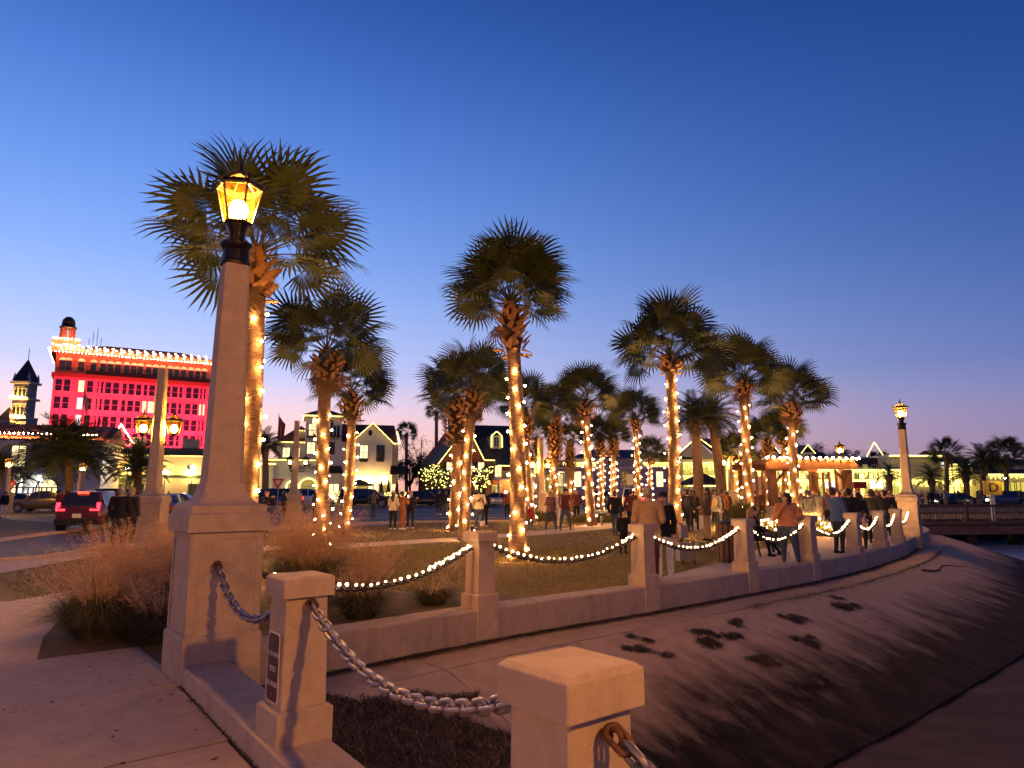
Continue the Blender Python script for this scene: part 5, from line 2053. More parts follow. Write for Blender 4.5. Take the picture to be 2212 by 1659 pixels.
# low roofs in front of the hotel foot
B = Bld('bank_building', 'low cream building with lit eaves in front of the red hotel', 228, 88, 452, 93, vb=1075)
zt = B.f(400, 988)[1]
B.box('wall', 'stucco_cream', 0, B.len, 0, 14, 0, zt)
B.box('parapet', 'stucco_cream', -0.25, B.len + 0.25, -0.25, 14, zt, zt + 0.25)
B.box('green_band', 'shutter_green', 0.0, B.len, -0.06, 0, zt * 0.56, zt * 0.62)
B.part('roof', 'dark_roof', lambda mb: mb.box(0.5, B.len - 0.5, 1.5, 13.5, zt + 0.25, zt + 1.3))
for u, w in ((282, 1.6), (392, 2.2), (330, 1.2)):
    x = B.f(u, 975)[0]
    B.box('roof_unit', 'box_grey', x, x + w, 2, 4, zt + 1.301, zt + 2.6)
B.strand([(0, -0.4, zt + 0.15), (B.len, -0.4, zt + 0.15)], 0.32, 0.08)
B.strand([(1, 1.4, zt + 1.6), (B.len * 0.55, 1.4, zt + 1.6)], 0.4, 0.07)
for u in (245, 300, 410):
    x, z = B.f(u, 1000)
    B.part('round_vent', 'shutter_green', lambda mb: mb.xprism([(x + 0.35 * math.cos(2 * math.pi * i / 12), zt * 0.78 + 0.35 * math.sin(2 * math.pi * i / 12)) for i in range(12)], -0.05, 0.02))
for u, ww in ((270, 3.2), (445, 1.4)):
    x = B.f(u, 1050)[0]
    B.window(x, 1.7, ww, 2.8, 'shop_glow_soft' if u == 270 else 'window_dark', 'shutter_green', 3, 1, 0, sill=False)
for u in (255, 420, 300):
    x, z = B.f(u, 1030)
    B.window(x, 1.5, 1.4, 2.2, 'shutter_green', 'stucco_cream', 1, 1, 0, sill=False, name='door')
for u in (248, 285, 352, 412):
    x, z = B.f(u, 1022)
    B.part('wall_light', 'lamp_core_small', lambda mb: mb.ico((x, -0.35, z), 0.09))
# pole with two slanting strands, a tree of lights
t = thing('light_tree', 'pole with two slanting strands of lights above the cream building', 'string lights', PT(262, 960, 92) * 1.0, 0)
zb_ = t.location.z
MB().tube([(0, 0, -2.5), (0, 0, 3.5)], 0.06, 5).build('pole', 'iron_black', t)
for du in (-30, 26):
    mb = MB()
    e = PT(262 + du, 958, 90) - t.location
    s0 = PT(262, 917, 92) - t.location
    for i in range(26):
        mb.ico(s0.lerp(e, i / 25), 0.06)
    tag(mb.build('strand', 'bulb_warm', t), kind='stuff')

# ---------------------------------------------------------------- church tower
C = Bld('church_tower', 'grey church bell tower with dark pyramid spire at far left', 27, 190, 58, 190, vb=850)
w = C.len
zt = C.f(45, 822)[1]
zm = C.f(45, 905)[1]
C.box('shaft', 'stone_grey', -0.6, w + 0.6, 0, w + 0.6, 0, zm)
C.box('belfry', 'stone_grey', 0, w, 0.2, w, zm, zt)
for k, z in enumerate((zm, zm + (zt - zm) * 0.5, zt - 0.8)):
    C.box('ledge', 'stucco_cream', -0.7, w + 0.7, -0.5, w + 0.7, z, z + 0.6)
for r, zz in enumerate((zm + (zt - zm) * 0.27, zm + (zt - zm) * 0.74)):
    for k in range(3):
        C.window(w * (0.2 + 0.3 * k), zz - 0.7, 1.1, (zt - zm) * 0.22, 'window_dark', 'stucco_cream', 1, 1, 0.19, True, 0.35)
C.part('spire', 'slate_roof', lambda mb: mb.lathe([(w * 0.58, zt), (w * 0.56, zt + 0.4), (0.12, C.f(48, 775)[1])], 4, 0, (w / 2, w / 2), math.pi / 4, True))
C.part('spire_cross', 'iron_black', lambda mb: mb.tube([(w / 2, w / 2, C.f(48, 776)[1]), (w / 2, w / 2, C.f(48, 750)[1])], 0.1, 4))
for k in range(4):
    C.part('pinnacle', 'stucco_cream', lambda mb: mb.lathe([(0.45, zt), (0.35, zt + 1.2), (0.02, zt + 2.4)], 6, 0, ((0.0, w)[k % 2], (0.2, w)[k // 2])))
for k in range(4):
    C.part('wall_light', 'lamp_core_small', lambda mb: mb.ico((w * (0.1 + 0.26 * k), -1.2, zm + 0.9), 0.09))
    C.part('wall_light', 'lamp_core_small', lambda mb: mb.ico((w * (0.1 + 0.26 * k), -1.2, zm + (zt - zm) * 0.5 + 0.9), 0.075))
C = Bld('church_turret', 'small turret left of the church tower with a pointed cap', -10, 188, 16, 188, vb=950)
w = C.len
zt = C.f(5, 912)[1]
C.box('shaft', 'stone_grey', 0, w, 0, w, 0, zt)
C.box('ledge', 'stucco_cream', -0.3, w + 0.3, -0.3, w + 0.3, zt, zt + 0.5)
C.part('cap', 'slate_roof', lambda mb: mb.lathe([(w * 0.6, zt + 0.5), (0.05, C.f(12, 878)[1])], 4, 0, (w / 2, w / 2), math.pi / 4, True))

# ---------------------------------------------------------------- white arcaded building, far left
A = Bld('arcade_building', 'white two storey building with tiled roof and lit arches at left edge', -70, 74, 214, 78, vb=1070)
z1 = A.f(60, 957)[1]
z0_ = A.f(60, 938)[1]
A.box('wall', 'stucco_white', 0, A.len, 0, 10, 0, z1)
A.box('eaves', 'stucco_white', -0.3, A.len + 0.3, -0.7, 10.3, z1, z1 + 0.25)
A.part('roof', 'tile_roof', lambda mb: ridge_roof(mb, 0, A.len, 0, 10, z1 + 0.251, z1 + 2.3, 0.6))
for i in range(44):                    # rows of barrel tiles running down the slope
    x = A.len * (i + 0.5) / 44
    A.part('tile', 'tile_roof', lambda mb: mb.tube([(x, -0.62, z1 + 0.33), (x, 4.6, z1 + 2.28)], 0.16, 5))
A.strand([(0, -0.5, z1 + 1.0), (A.len, -0.5, z1 + 1.0)], 0.42, 0.085, 'bulb_warm')
A.box('band', 'stucco_white', 0.1, A.len - 0.1, -0.14, 0, z1 * 0.50, z1 * 0.53)
for u, v in ((40, 985), (85, 985), (-20, 985), (120, 985)):
    x, z = A.f(u, v)
    A.window(x, z, 1.3, 2.2, 'window_lit' if u == 40 else 'window_dark', 'wood_pier', 2, 2)
for u in (62, 12, 102, -30):
    x, z = A.f(u, 1050)
    A.window(x, 1.15, 1.9, 1.7, 'window_pale' if u == 62 else 'window_lit', 'iron_black', 4, 3, 0, True, 0.1, 'arched_window')
for u in (48, 90, 0):
    x, z = A.f(u, 1042)
    A.part('sconce', 'iron_black', lambda mb: mb.box(x - 0.1, x + 0.1, -0.22, -0.02, z - 0.16, z + 0.16))
    for dz in (-0.24, 0.24):
        A.part('sconce_glass', 'sconce_light', lambda mb: mb.ico((x, -0.2, z + dz), 0.10))
# small pediment lights above the roof
A.strand([(A.f(2, 935)[0], 3, A.f(2, 935)[1]), (A.f(36, 924)[0], 3, A.f(36, 924)[1]), (A.f(66, 935)[0], 3, A.f(66, 935)[1])], 0.3, 0.09, 'bulb_warm')

# ---------------------------------------------------------------- script lettered restaurant
T = Bld('restaurant', 'white stucco restaurant with corner tower and lit gable behind parked cars', 583, 92, 862, 97, vb=1080)
ff = T.f
# left low wing
xa, xb = ff(583, 1000)[0], ff(692, 1000)[0]
zw = ff(600, 996)[1]
T.box('wing_wall', 'stucco_white', xa, xb, -1.6, 9, 0, zw)
T.box('wing_eaves', 'stucco_cream', xa - 0.3, xb + 0.3, -2.1, 9, zw, zw + 0.25)
T.strand([(xa - 0.2, -2.22, zw + 0.05), (xb + 0.3, -2.22, zw + 0.05)], 0.22, 0.07)
# upper middle storey
xu0, xu1 = ff(600, 965)[0], ff(668, 965)[0]
zu = ff(630, 955)[1]
T.box('upper_wall', 'stucco_white', xu0, xu1, 2.5, 10, zw + 0.25, zu)
T.box('upper_eaves', 'stucco_cream', xu0 - 0.2, xu1 + 0.2, 2.0, 10.2, zu, zu + 0.22)
T.strand([(xu0, 1.9, zu + 0.1), (xu1, 1.9, zu + 0.1)], 0.24, 0.07)
T.part('upper_roof', 'tile_roof', lambda mb: hip_roof(mb, xu0, xu1 + 2, 2.5, 10, zu + 0.221, zu + 2.2, 0.4, 1))
for u in (618, 640):
    x, z = ff(u, 972)
    T.window(x, z - 0.2, 0.9, 1.3, 'window_lit', 'wood_pier', 2, 2, 2.49)
xk0, xk1 = ff(640, 930)[0], ff(662, 930)[0]
zk = ff(650, 926)[1]
T.box('dormer_wall', 'stucco_cream', xk0, xk1, 3.4, 6, zu + 0.3, zk)
T.part('dormer_roof', 'tile_roof', lambda mb: hip_roof(mb, xk0, xk1, 3.4, 6, zk, zk + 0.8, 0.3, 0))
T.strand([(xk0 - .2, 3.1, zk), (xk1 + .2, 3.1, zk)], 0.25, 0.07)
# tower
x0, x1 = ff(660, 950)[0], ff(737, 950)[0]
ztw = ff(690, 902)[1]
T.box('tower_wall', 'stucco_white', x0, x1, -0.8, 5.5, 0, ztw)
T.box('tower_cornice', 'stucco_cream', x0 - 0.35, x1 + 0.35, -1.15, 5.9, ztw, ztw + 0.28)
T.part('tower_roof', 'tile_roof', lambda mb: hip_roof(mb, x0, x1, -0.8, 5.5, ztw + 0.281, ff(700, 878)[1], 0.45, 0))
T.strand([(x0 - 0.4, -1.25, ztw + 0.1), (x1 + 0.4, -1.25, ztw + 0.1)], 0.2, 0.07)
T.strand([(x0 - 0.4, 5.5, ztw + 0.1), (x0 - 0.4, -1.2, ztw + 0.1)], 0.25, 0.07)
for u, v, arch, hgt in ((672, 925, False, 1.5), (679, 918, True, 1.9), (687, 925, False, 1.5), (713, 925, True, 2.0), (727, 928, False, 1.5)):
    x, z = ff(u, v, 0.8)
    T.window(x, z - 0.2, 0.55 if u < 700 else 0.85, hgt, 'window_lit' if u < 700 else 'window_dark', 'stucco_white', 1 if u < 700 else 2, 2, -0.8, arch, 0.1, sill=False)
for u0, u1 in ((663, 692), (706, 736)):
    xa_, xb_ = ff(u0, 935)[0], ff(u1, 935)[0]
    zb_ = ff(u0, 945)[1]
    T.box('balcony', 'iron_black', xa_, xb_, -1.45, -0.801, zb_, zb_ + 0.12)
    for k in range(9):
        xx = xa_ + 0.03 + (xb_ - xa_ - 0.06) * k / 8
        T.box('baluster', 'iron_black', xx - 0.02, xx + 0.02, -1.44, -1.40, zb_ + 0.121, zb_ + 0.85)
    T.box('balcony_rail', 'iron_black', xa_, xb_, -1.46, -1.38, zb_ + 0.851, zb_ + 0.9)
    for k in range(3):
        xx = xa_ + (xb_ - xa_) * (0.2 + 0.3 * k)
        T.box('bracket', 'wood_pier', xx - 0.05, xx + 0.05, -1.3, -0.801, zb_ - 0.35, zb_ - 0.001)
for u in (672, 714):
    x, z = ff(u, 968, 0.8)
    T.window(x, z, 1.0, 1.5, 'window_lit' if u == 672 else 'window_dark', 'wood_pier', 2, 2, -0.8)
# main gabled house
xg0, xg1 = ff(757, 1000)[0], ff(846, 1000)[0]
zg = ff(760, 957)[1]
zp = ff(800, 917)[1]
xm = (xg0 + xg1) / 2
T.part('gable_wall', 'stucco_white', lambda mb: mb.xprism([(xg0, 0), (xg1, 0), (xg1, zg), (xm, zp), (xg0, zg)], -0.4, 10))
T.part('gable_roof', 'tile_roof', lambda mb: gable(mb, xg0, xg1, -0.4, 10, zg, zp + 0.02, 0.35))
T.strand([(xg0 - 0.3, -0.85, zg - 0.2), (xm, -0.85, zp + 0.15), (xg1 + 0.3, -0.85, zg - 0.2)], 0.24, 0.085)
xe1 = ff(862, 1000)[0]
T.box('side_wall', 'stucco_cream', xg1, xe1, 1.0, 10, 0, ff(852, 960)[1])
T.strand([(xg1 + 0.3, 0.9, ff(852, 957)[1]), (xe1 + 0.2, 0.9, ff(852, 957)[1])], 0.2, 0.08)
T.part('main_roof', 'tile_roof', lambda mb: ridge_roof(mb, x1 - 0.5, xe1, 4, 12, zg + 0.2, ff(760, 905)[1], 0.3))
T.strand([(xe1 + 0.3, 5.0, ff(840, 925)[1]), (xe1 + 0.35, 2.2, ff(860, 955)[1])], 0.25, 0.08)
T.box('link_wall', 'stucco_white', x1, xg0, 0.4, 10, 0, zg + 0.2)
for u in (786, 822):
    x, z = ff(u, 978, 0.4)
    T.window(x, z, 1.0, 2.0, 'window_lit' if u == 786 else 'window_dark', 'wood_pier', 2, 2, -0.4)
    T.box('window_box', 'black_paint', x - 0.5, x + 0.5, -0.62, -0.401 - 0.12, z - 1.25, z - 0.75)
x, z = ff(800, 935, 0.4)
T.part('oval_vent', 'iron_black', lambda mb: mb.xprism([(x + 0.28 * math.cos(2 * math.pi * i / 14), z + 0.42 * math.sin(2 * math.pi * i / 14)) for i in range(14)], -0.45, -0.38))
# ground floor openings, awnings
for u, v in ((665, 1052), (632, 1052)):
    x, z = ff(u, v)
    w_ = 2.0 if u == 665 else 1.3
    T.window(x, 1.2, w_, 2.0, 'shop_glow_soft', 'stucco_cream', 1, 1, -1.6, True, 0.12, 'arched_door', False)
    n = 22
    yy = -1.78
    T.strand([(x - w_ / 2 - 0.1, yy, 0.3), (x - w_ / 2 - 0.1, yy, 2.2)] + [(x + (w_ / 2 + 0.1) * math.cos(math.pi - math.pi * i / n), yy, 2.2 + (w_ / 2 + 0.1) * math.sin(math.pi * i / n)) for i in range(n + 1)] + [(x + w_ / 2 + 0.1, yy, 0.3)], 0.2, 0.075)
for u in (720, 782, 806, 832, 848):
    x, z = ff(u, 1052)
    T.window(x, 1.4, 1.3, 2.4, 'shop_glow_soft' if u in (782, 832) else 'window_lit', 'wood_pier', 2, 2, -0.4 if u > 755 else -0.8, False, 0.08, 'glass_door', False)
for u0, u1, v in ((712, 735, 1003), (843, 872, 1006)):
    xa_, xb_ = ff(u0, v)[0], ff(u1, v)[0]
    za = ff(u0, v)[1]
    T.part('awning', 'canvas_black', lambda mb: mb.add([(xa_, -0.45, za), (xb_, -0.45, za), (xb_ + 0.3, -2.0, za - 1.0), (xa_ - 0.3, -2.0, za - 1.0), (xb_ + 0.3, -2.0, za - 1.25), (xa_ - 0.3, -2.0, za - 1.25)], [(0, 1, 2, 3), (3, 2, 4, 5), (0, 3, 5), (1, 4, 2)]))
for u in (776, 800, 830):
    x, z = ff(u, 1040)
    T.part('wall_light', 'lamp_core_small', lambda mb: mb.ico((x, -0.75, z), 0.075))
# lettering
x, z = ff(661, 1009, 1.6)
sgn = lettering('Casa Reina', 1.0, 'black_paint', T.t, (x, -1.64, z), (R(90), 0, 0), 0.35, 0.015, 0.95)
x2, z2 = ff(661, 1019, 1.6)
T.box('sign_rule', 'black_paint', x - 1.9, x + 1.9, -1.64, -1.601, z2 - 0.03, z2 + 0.02)
x, z = ff(576, 1010)
T.box('pillar', 'stucco_white', x - 0.9, x + 0.9, -2, 0.5, 0, z + 0.2)
T.box('pillar_cap', 'stucco_cream', x - 1.2, x + 1.2, -2.3, 0.8, z + 0.201, z + 0.5)
T.strand([(x - 1.2, -2.35, z + 0.4), (x + 1.2, -2.35, z + 0.4)], 0.2, 0.08)
for du, h1 in ((558, 975), (542, 1025)):
    xx, zz = ff(du, h1, 3)
    for k in range(3):
        T.strand([(xx - 0.3 + 0.3 * k, -3, 0.3), (xx - 0.3 + 0.3 * k, -3, zz)], 0.2, 0.08)
# low terrace wall with lights, lit urns, closed parasols
zl = 0.75
T.box('terrace_wall', 'stucco_white', ff(790, 1080)[0], ff(905, 1080)[0], -6, -5.7, 0, zl)
T.strand([(ff(790, 1080, 6)[0], -6.1, zl + 0.06), (ff(905, 1080, 6)[0], -6.1, zl + 0.06)], 0.28, 0.07)
for u in (592, 700, 728, 763, 800, 838, 870):
    p = T.a + T.d * ff(u, 1060, 5)[0] + T.n * 5.0
    t = thing('planter_urn', 'urn wrapped in yellow lights on the restaurant terrace, at %s' % u, 'urn', (p.x, p.y, 0), 0, 'lit urns on the terrace')
    t['label'] = '%s urn from the left wrapped in yellow lights on the restaurant terrace' % ordinal[(592, 700, 728, 763, 800, 838, 870).index(u)]
    MB().lathe([(0.2, 0), (0.3, 0.1), (0.22, 0.4), (0.42, 1.3), (0.48, 1.4), (0.4, 1.45)], 10).build('urn_body', 'stucco_white', t, True)
    mb = MB()
    for i in range(26):
        a = i * 2.4
        zz = 0.3 + 1.25 * i / 26
        mb.ico((0.5 * math.cos(a), 0.5 * math.sin(a), zz), 0.075)
    tag(mb.build('lights', 'bulb_yellow', t), kind='stuff')
for i, u in enumerate((693, 747, 823, 838, 856)):
    p = T.a + T.d * ff(u, 1060, 3)[0] + T.n * 3.4
    t = thing('parasol', '%s closed dark parasol from the left on the restaurant terrace' % ordinal[i], 'parasol', (p.x, p.y, 0), 0, 'closed parasols')
    MB().tube([(0, 0, 0), (0, 0, 3.3)], 0.04, 6).build('pole', 'iron_black', t)
    MB().lathe([(0.03, 3.4), (0.12, 2.9), (0.24, 1.9), (0.30, 1.3), (0.12, 1.25)], 8).build('canopy', 'canvas_black', t, True)
p = T.a + T.d * ff(775, 1060, 3)[0] + T.n * 3.4
t = thing('parasol', 'open dark parasol over tables on the restaurant terrace', 'parasol', (p.x, p.y, 0), 0, 'closed parasols')
MB().tube([(0, 0, 0), (0, 0, 3.0)], 0.04, 6).build('pole', 'iron_black', t)
MB().lathe([(1.9, 2.3), (1.95, 2.42), (0.05, 3.2)], 8).build('canopy', 'canvas_black', t)
# flagpole
t = thing('flagpole', 'flagpole with a limp red flag left of the restaurant', 'flagpole', (XU(593, 1080, 96), 96, 0), 0)
zt_ = ZV(893, 96)
MB().tube([(0, 0, 0), (0, 0, zt_)], [0.09, 0.05], 6).build('pole', 'white_paint', t)
mb = MB()
n = 7
mb.rings([[(0.06 + 0.18 * k, 0.12 * math.sin(k * 1.6), zt_ - 0.4 - 0.22 * k), (0.06 + 0.18 * k, 0.12 * math.sin(k * 1.6) + 0.02, zt_ - 0.4 - 0.22 * k), (0.06 + 0.13 * k, 0.12 * math.sin(k * 1.6) + 0.02, zt_ - 3.6 - 0.2 * k), (0.06 + 0.13 * k, 0.12 * math.sin(k * 1.6), zt_ - 3.6 - 0.2 * k)] for k in range(6)])
mb.build('flag', 'flag_red', t)
t = thing('flagpole', 'flagpole with limp striped flag in front of the red hotel', 'flagpole', (XU(160, 1080, 100), 100, 0), 0)
zt_ = ZV(838, 100)
MB().tube([(0, 0, 0), (0, 0, zt_)], [0.09, 0.05], 6).build('pole', 'iron_black', t)
for k in range(6):
    mb = MB()
    x0_, x1_ = 0.05 + 0.14 * k, 0.05 + 0.14 * (k + 1) - 0.01
    zt2 = zt_ - 0.3 - 0.35 * k
    mb.add([(x0_, 0.1 * (k % 2), zt2), (x1_, 0.1 * ((k + 1) % 2), zt2 - 0.3), (x1_ * 0.8, 0.1 * ((k + 1) % 2), zt2 - 2.4), (x0_ * 0.8, 0.1 * (k % 2), zt2 - 2.2)], [(0, 1, 2, 3)])
    mb.build('stripe', 'flag_red' if k % 2 else 'cloth_stripe', t)

# ---------------------------------------------------------------- brick house
K = Bld('brick_house', 'red brick house with grey metal roof, chimney and lit dormer', 952, 96, 1150, 102, vb=1080)
ff = K.f
x0, x1 = 0.0, ff(1046, 1000)[0]
zg = ff(955, 998)[1]
zp = ff(1018, 918)[1]
zr = ff(1090, 995)[1]
xb = ff(1152, 1000)[0]
K.part('gable_wall', 'brick_red', lambda mb: mb.xprism([(x0, 0), (x1, 0), (x1, zr), ((x0 + x1) / 2 + 0.6, zp - 0.3), (x0, zg)], 0.5, 9))
K.box('front_wall', 'brick_red', x1, xb, 0.5, 9, 0, zr)
K.part('roof', 'dark_roof', lambda mb: mb.add([(ff(1015, 915)[0], 4.5, zp + 0.4), (xb + 0.5, 4.5, zp + 0.6), (xb + 0.5, 0.0, zr), (x1 - 0.2, 0.0, zr), (xb + 0.5, 10, zr), (ff(1015, 915)[0], 10, zr)], [(0, 3, 2, 1), (0, 1, 4, 5)]))
for i in range(15):
    x = x1 + (xb - x1) * (i + 0.5) / 15
    K.part('roof_seam', 'dark_roof', lambda mb: mb.tube([(x, 0.0, zr + 0.05), (x, 4.4, zp + 0.58)], 0.05, 4))
K.part('gable_roof_left', 'dark_roof', lambda mb: (mb.xprism([(x0 - 0.5, zg - 0.5), ((x0 + x1) / 2 + 0.6, zp - 0.28), ((x0 + x1) / 2 + 0.6, zp), (x0 - 0.5, zg - 0.2)], 0.1, 6), mb.xprism([((x0 + x1) / 2 + 0.602, zp - 0.28), (x1 + 0.1, zr - 0.1), (x1 + 0.1, zr + 0.18), ((x0 + x1) / 2 + 0.602, zp)], 0.1, 4.4)))
K.strand([(x0 - 0.5, 0.02, zg - 0.35), ((x0 + x1) / 2 + 0.6, 0.02, zp - 0.2)], 0.22, 0.08)
K.strand([((x0 + x1) / 2 + 0.6, -0.05, zp - 0.2), (x1, -0.05, zr)], 0.22, 0.08)
K.strand([(x1, -0.15, zr), (xb, -0.15, zr)], 0.24, 0.085)
xc = ff(1037, 930)[0]
K.box('chimney', 'brick_red', xc - 0.5, xc + 0.5, 3, 4.2, zr, ff(1037, 905)[1])
K.box('chimney_cap', 'stucco_white', xc - 0.65, xc + 0.65, 2.85, 4.35, ff(1037, 905)[1], ff(1037, 901)[1] + 0.2)
xd, zd0 = ff(1078, 950)
K.box('dormer', 'stucco_white', xd - 0.75, xd + 0.75, 1.0, 4, ff(1078, 968)[1], ff(1078, 940)[1])
K.part('dormer_roof', 'dark_roof', lambda mb: gable(mb, xd - 0.75, xd + 0.75, 1.0, 4, ff(1078, 940)[1], ff(1078, 931)[1], 0.15, 0.12))
K.window(xd, ff(1078, 953)[1], 0.75, 1.3, 'window_dark', 'stucco_white', 2, 3, 0.99)
K.strand([(xd - 0.85, 0.8, ff(1078, 966)[1]), (xd - 0.85, 0.8, ff(1078, 941)[1]), (xd, 0.8, ff(1078, 931)[1]), (xd + 0.85, 0.8, ff(1078, 941)[1]), (xd + 0.85, 0.8, ff(1078, 966)[1])], 0.22, 0.09)
for u, v, wd in ((1042, 1012, 0.9), (974, 1012, 0.9), (1016, 1012, 0.8)):
    x, z = ff(u, v)
    K.window(x, z, wd, 1.7, 'window_lit', 'stucco_white', 2, 3, 0.5)
    for s in (-1, 1):
        K.box('shutter', 'shutter_green', x + s * (wd / 2 + 0.28) - 0.2, x + s * (wd / 2 + 0.28) + 0.2, 0.42, 0.499, z - 0.95, z + 0.95)
# porch with balcony
xp0, xp1 = ff(1062, 1020)[0], ff(1142, 1020)[0]
zpf = ff(1080, 1033)[1]
zpr = ff(1080, 1006)[1]
K.box('porch_floor', 'white_paint', xp0, xp1, -2.2, 0.49, zpf - 0.25, zpf)
K.part('porch_roof', 'dark_roof', lambda mb: mb.add([(xp0 - 0.3, -2.6, zpr), (xp1 + 0.3, -2.6, zpr), (xp1 - 0.8, 0.4, zpr + 1.2), (xp0 + 0.8, 0.4, zpr + 1.2), (xp0 - 0.3, 0.4, zpr), (xp1 + 0.3, 0.4, zpr)], [(0, 1, 2, 3), (0, 3, 4), (1, 5, 2), (0, 4, 5, 1)]))
K.strand([(xp0 - 0.3, -2.7, zpr - 0.1), (xp1 + 0.3, -2.7, zpr - 0.1)], 0.22, 0.085)
for k in range(4):
    x = xp0 + 0.15 + (xp1 - xp0 - 0.3) * k / 3
    K.box('porch_post', 'white_paint', x - 0.1, x + 0.1, -2.15, -1.95, zpf + 0.001, zpr - 0.001)
    K.strand([(x, -2.25, zpf + 0.2), (x, -2.25, zpr)], 0.25, 0.08)
    K.box('porch_leg', 'white_paint', x - 0.1, x + 0.1, -2.15, -1.95, 0, zpf - 0.251)
for k in range(34):
    x = xp0 + 0.1 + (xp1 - xp0 - 0.2) * k / 33
    K.box('baluster', 'white_paint', x - 0.03, x + 0.03, -2.2, -2.16, zpf + 0.001, zpf + 0.85)
K.box('porch_rail', 'white_paint', xp0, xp1, -2.22, -2.12, zpf + 0.851, zpf + 0.93)
for u in (1075, 1128):
    x, z = ff(u, 1052)
    K.window(x, 1.3, 1.3, 2.3, 'shop_glow_soft', 'white_paint', 2, 3, 0.5, False, 0.08, 'door', False)
    x, z = ff(u + 4, 1022)
    K.window(x, zpf + 1.15, 1.0, 1.9, 'window_lit', 'white_paint', 2, 3, 0.5, False, 0.08, 'door', False)
for u in (1100, 1120):
    x, z = ff(u, 1040)
    K.part('porch_light', 'lamp_core_small', lambda mb: mb.ico((x, -0.6, zpf - 0.4), 0.07))

# ---------------------------------------------------------------- long lavender building
V = Bld('lavender_building', 'long low lavender building with dark roof and icicle lights', 1180, 94, 1470, 94, vb=1080)
ff = V.f
zt = ff(1300, 1012)[1]
V.box('wall', 'stucco_lavender', 0, V.len, 0, 12, 0, zt)
V.box('coping', 'stucco_white', -0.2, V.len + 0.2, -0.2, 12.2, zt, zt + 0.2)
xa, xb2 = ff(1240, 1000)[0], ff(1470, 1000)[0]
V.box('upper_wall', 'stucco_lavender', xa, xb2, 3, 11, zt + 0.2, ff(1300, 988)[1])
V.part('roof', 'dark_roof', lambda mb: hip_roof(mb, xa, xb2, 3, 11, ff(1300, 988)[1], ff(1310, 965)[1], 0.6, 4))
V.part('roof_left', 'dark_roof', lambda mb: hip_roof(mb, 0, xa, 1, 11, zt + 0.21, ff(1220, 990)[1], 0.3, 1.5))
for u0, u1 in ((1218, 1245), (1246, 1292), (1395, 1462)):
    V.strand([(ff(u0, 998)[0], 2.2, ff(u0, 998)[1]), (ff(u1, 998)[0], 2.2, ff(u1, 998)[1])], 0.16, 0.06, icicle=1.0)
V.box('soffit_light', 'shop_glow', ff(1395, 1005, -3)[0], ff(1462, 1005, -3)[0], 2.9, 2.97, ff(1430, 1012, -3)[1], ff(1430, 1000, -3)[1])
for u in (1212, 1248, 1350, 1425, 1300):
    x, z = ff(u, 1035)
    V.window(x, z, 0.9, 2.0, 'window_lit' if u in (1212, 1248, 1425) else 'window_dark', 'stucco_white', 1, 2)
x, z = ff(1330, 1003)
V.window(x, z, 1.3, 1.4, 'window_dark', 'stucco_cream', 2, 1, 2.99)
x, z = ff(1190, 1040)
V.window(x, 2.2, 3.2, 3.4, 'shop_glow_soft', 'stucco_cream', 3, 2, 0, False, 0.1, 'shop_window', False)

# ---------------------------------------------------------------- grey gabled house with lit walls
N = Bld('gabled_house', 'grey gabled house with yellow lit walls behind the feather palms', 1462, 92, 1642, 90, vb=1080)
ff = N.f
x0, x1 = 0, ff(1582, 1000)[0]
zg = ff(1470, 980)[1]
zp = ff(1506, 950)[1]
xm = ff(1506, 950)[0]
N.part('gable_wall', 'stucco_lavender', lambda mb: mb.xprism([(ff(1464, 985)[0], zg - 0.3), (ff(1548, 992)[0], ff(1548, 992)[1]), (xm, zp)], -0.3, 9))
N.box('wall', 'stucco_cream', 0, x1, 0, 9, 0, ff(1500, 992)[1] - 0.01)
N.part('roof', 'dark_roof', lambda mb: mb.add([(xm, -0.7, zp + 0.25), (xm + 1, 9, zp + 0.25), (ff(1590, 1000)[0], 9, ff(1590, 1000)[1]), (ff(1580, 998)[0], -0.7, ff(1580, 998)[1]), (ff(1460, 986)[0], -0.7, zg - 0.5), (ff(1460, 986)[0], 9, zg - 0.5), (ff(1585, 950)[0], 6, zp + 0.25), (ff(1600, 1000)[0], -0.5, ff(1600, 1000)[1])], [(0, 3, 2, 1), (0, 1, 5, 4), (0, 6, 7, 3)]))
N.strand([(ff(1460, 984)[0], -0.9, ff(1460, 984)[1]), (xm, -0.9, zp + 0.3), (ff(1582, 1000)[0], -0.9, ff(1582, 1000)[1])], 0.16, 0.075)
x, z = ff(1506, 970, 0.3)
N.window(x, z, 0.7, 1.1, 'window_dark', 'white_paint', 2, 2, -0.3)
for r, v in enumerate((1000, 1028)):
    xa, xb2 = ff(1475, v)[0], ff(1560, v)[0]
    N.strand([(xa, -0.7, ff(1500, v)[1]), (xb2, -0.7, ff(1500, v)[1])], 0.16, 0.06, icicle=1.1)
    N.box('shop_front', 'shop_glow', xa, xb2, -0.08, -0.001, ff(1500, v + 24)[1], ff(1500, v + 6)[1])
    for k in range(6):
        xx = xa + (xb2 - xa) * k / 5
        N.box('mullion', 'stucco_cream', xx - 0.08, xx + 0.08, -0.16, -0.081, ff(1500, v + 24)[1], ff(1500, v + 6)[1])
for u in (1572, 1636):
    xx = ff(u, 1000)[0]
    N.box('corner_post', 'stucco_cream', xx - 0.25, xx + 0.25, -0.6, -0.1, 0, ff(u, 1000)[1] - 0.3)
    for k in range(4):
        N.strand([(xx - 0.25 + 0.17 * k, -0.68, 0.3), (xx - 0.25 + 0.17 * k, -0.68, ff(u, 1002)[1])], 0.2, 0.06)
x, z = ff(1600, 1040)
N.box('side_wall', 'stucco_cream', x1 + 0.01, N.len, 0.6, 8, 0, ff(1600, 1000)[1])
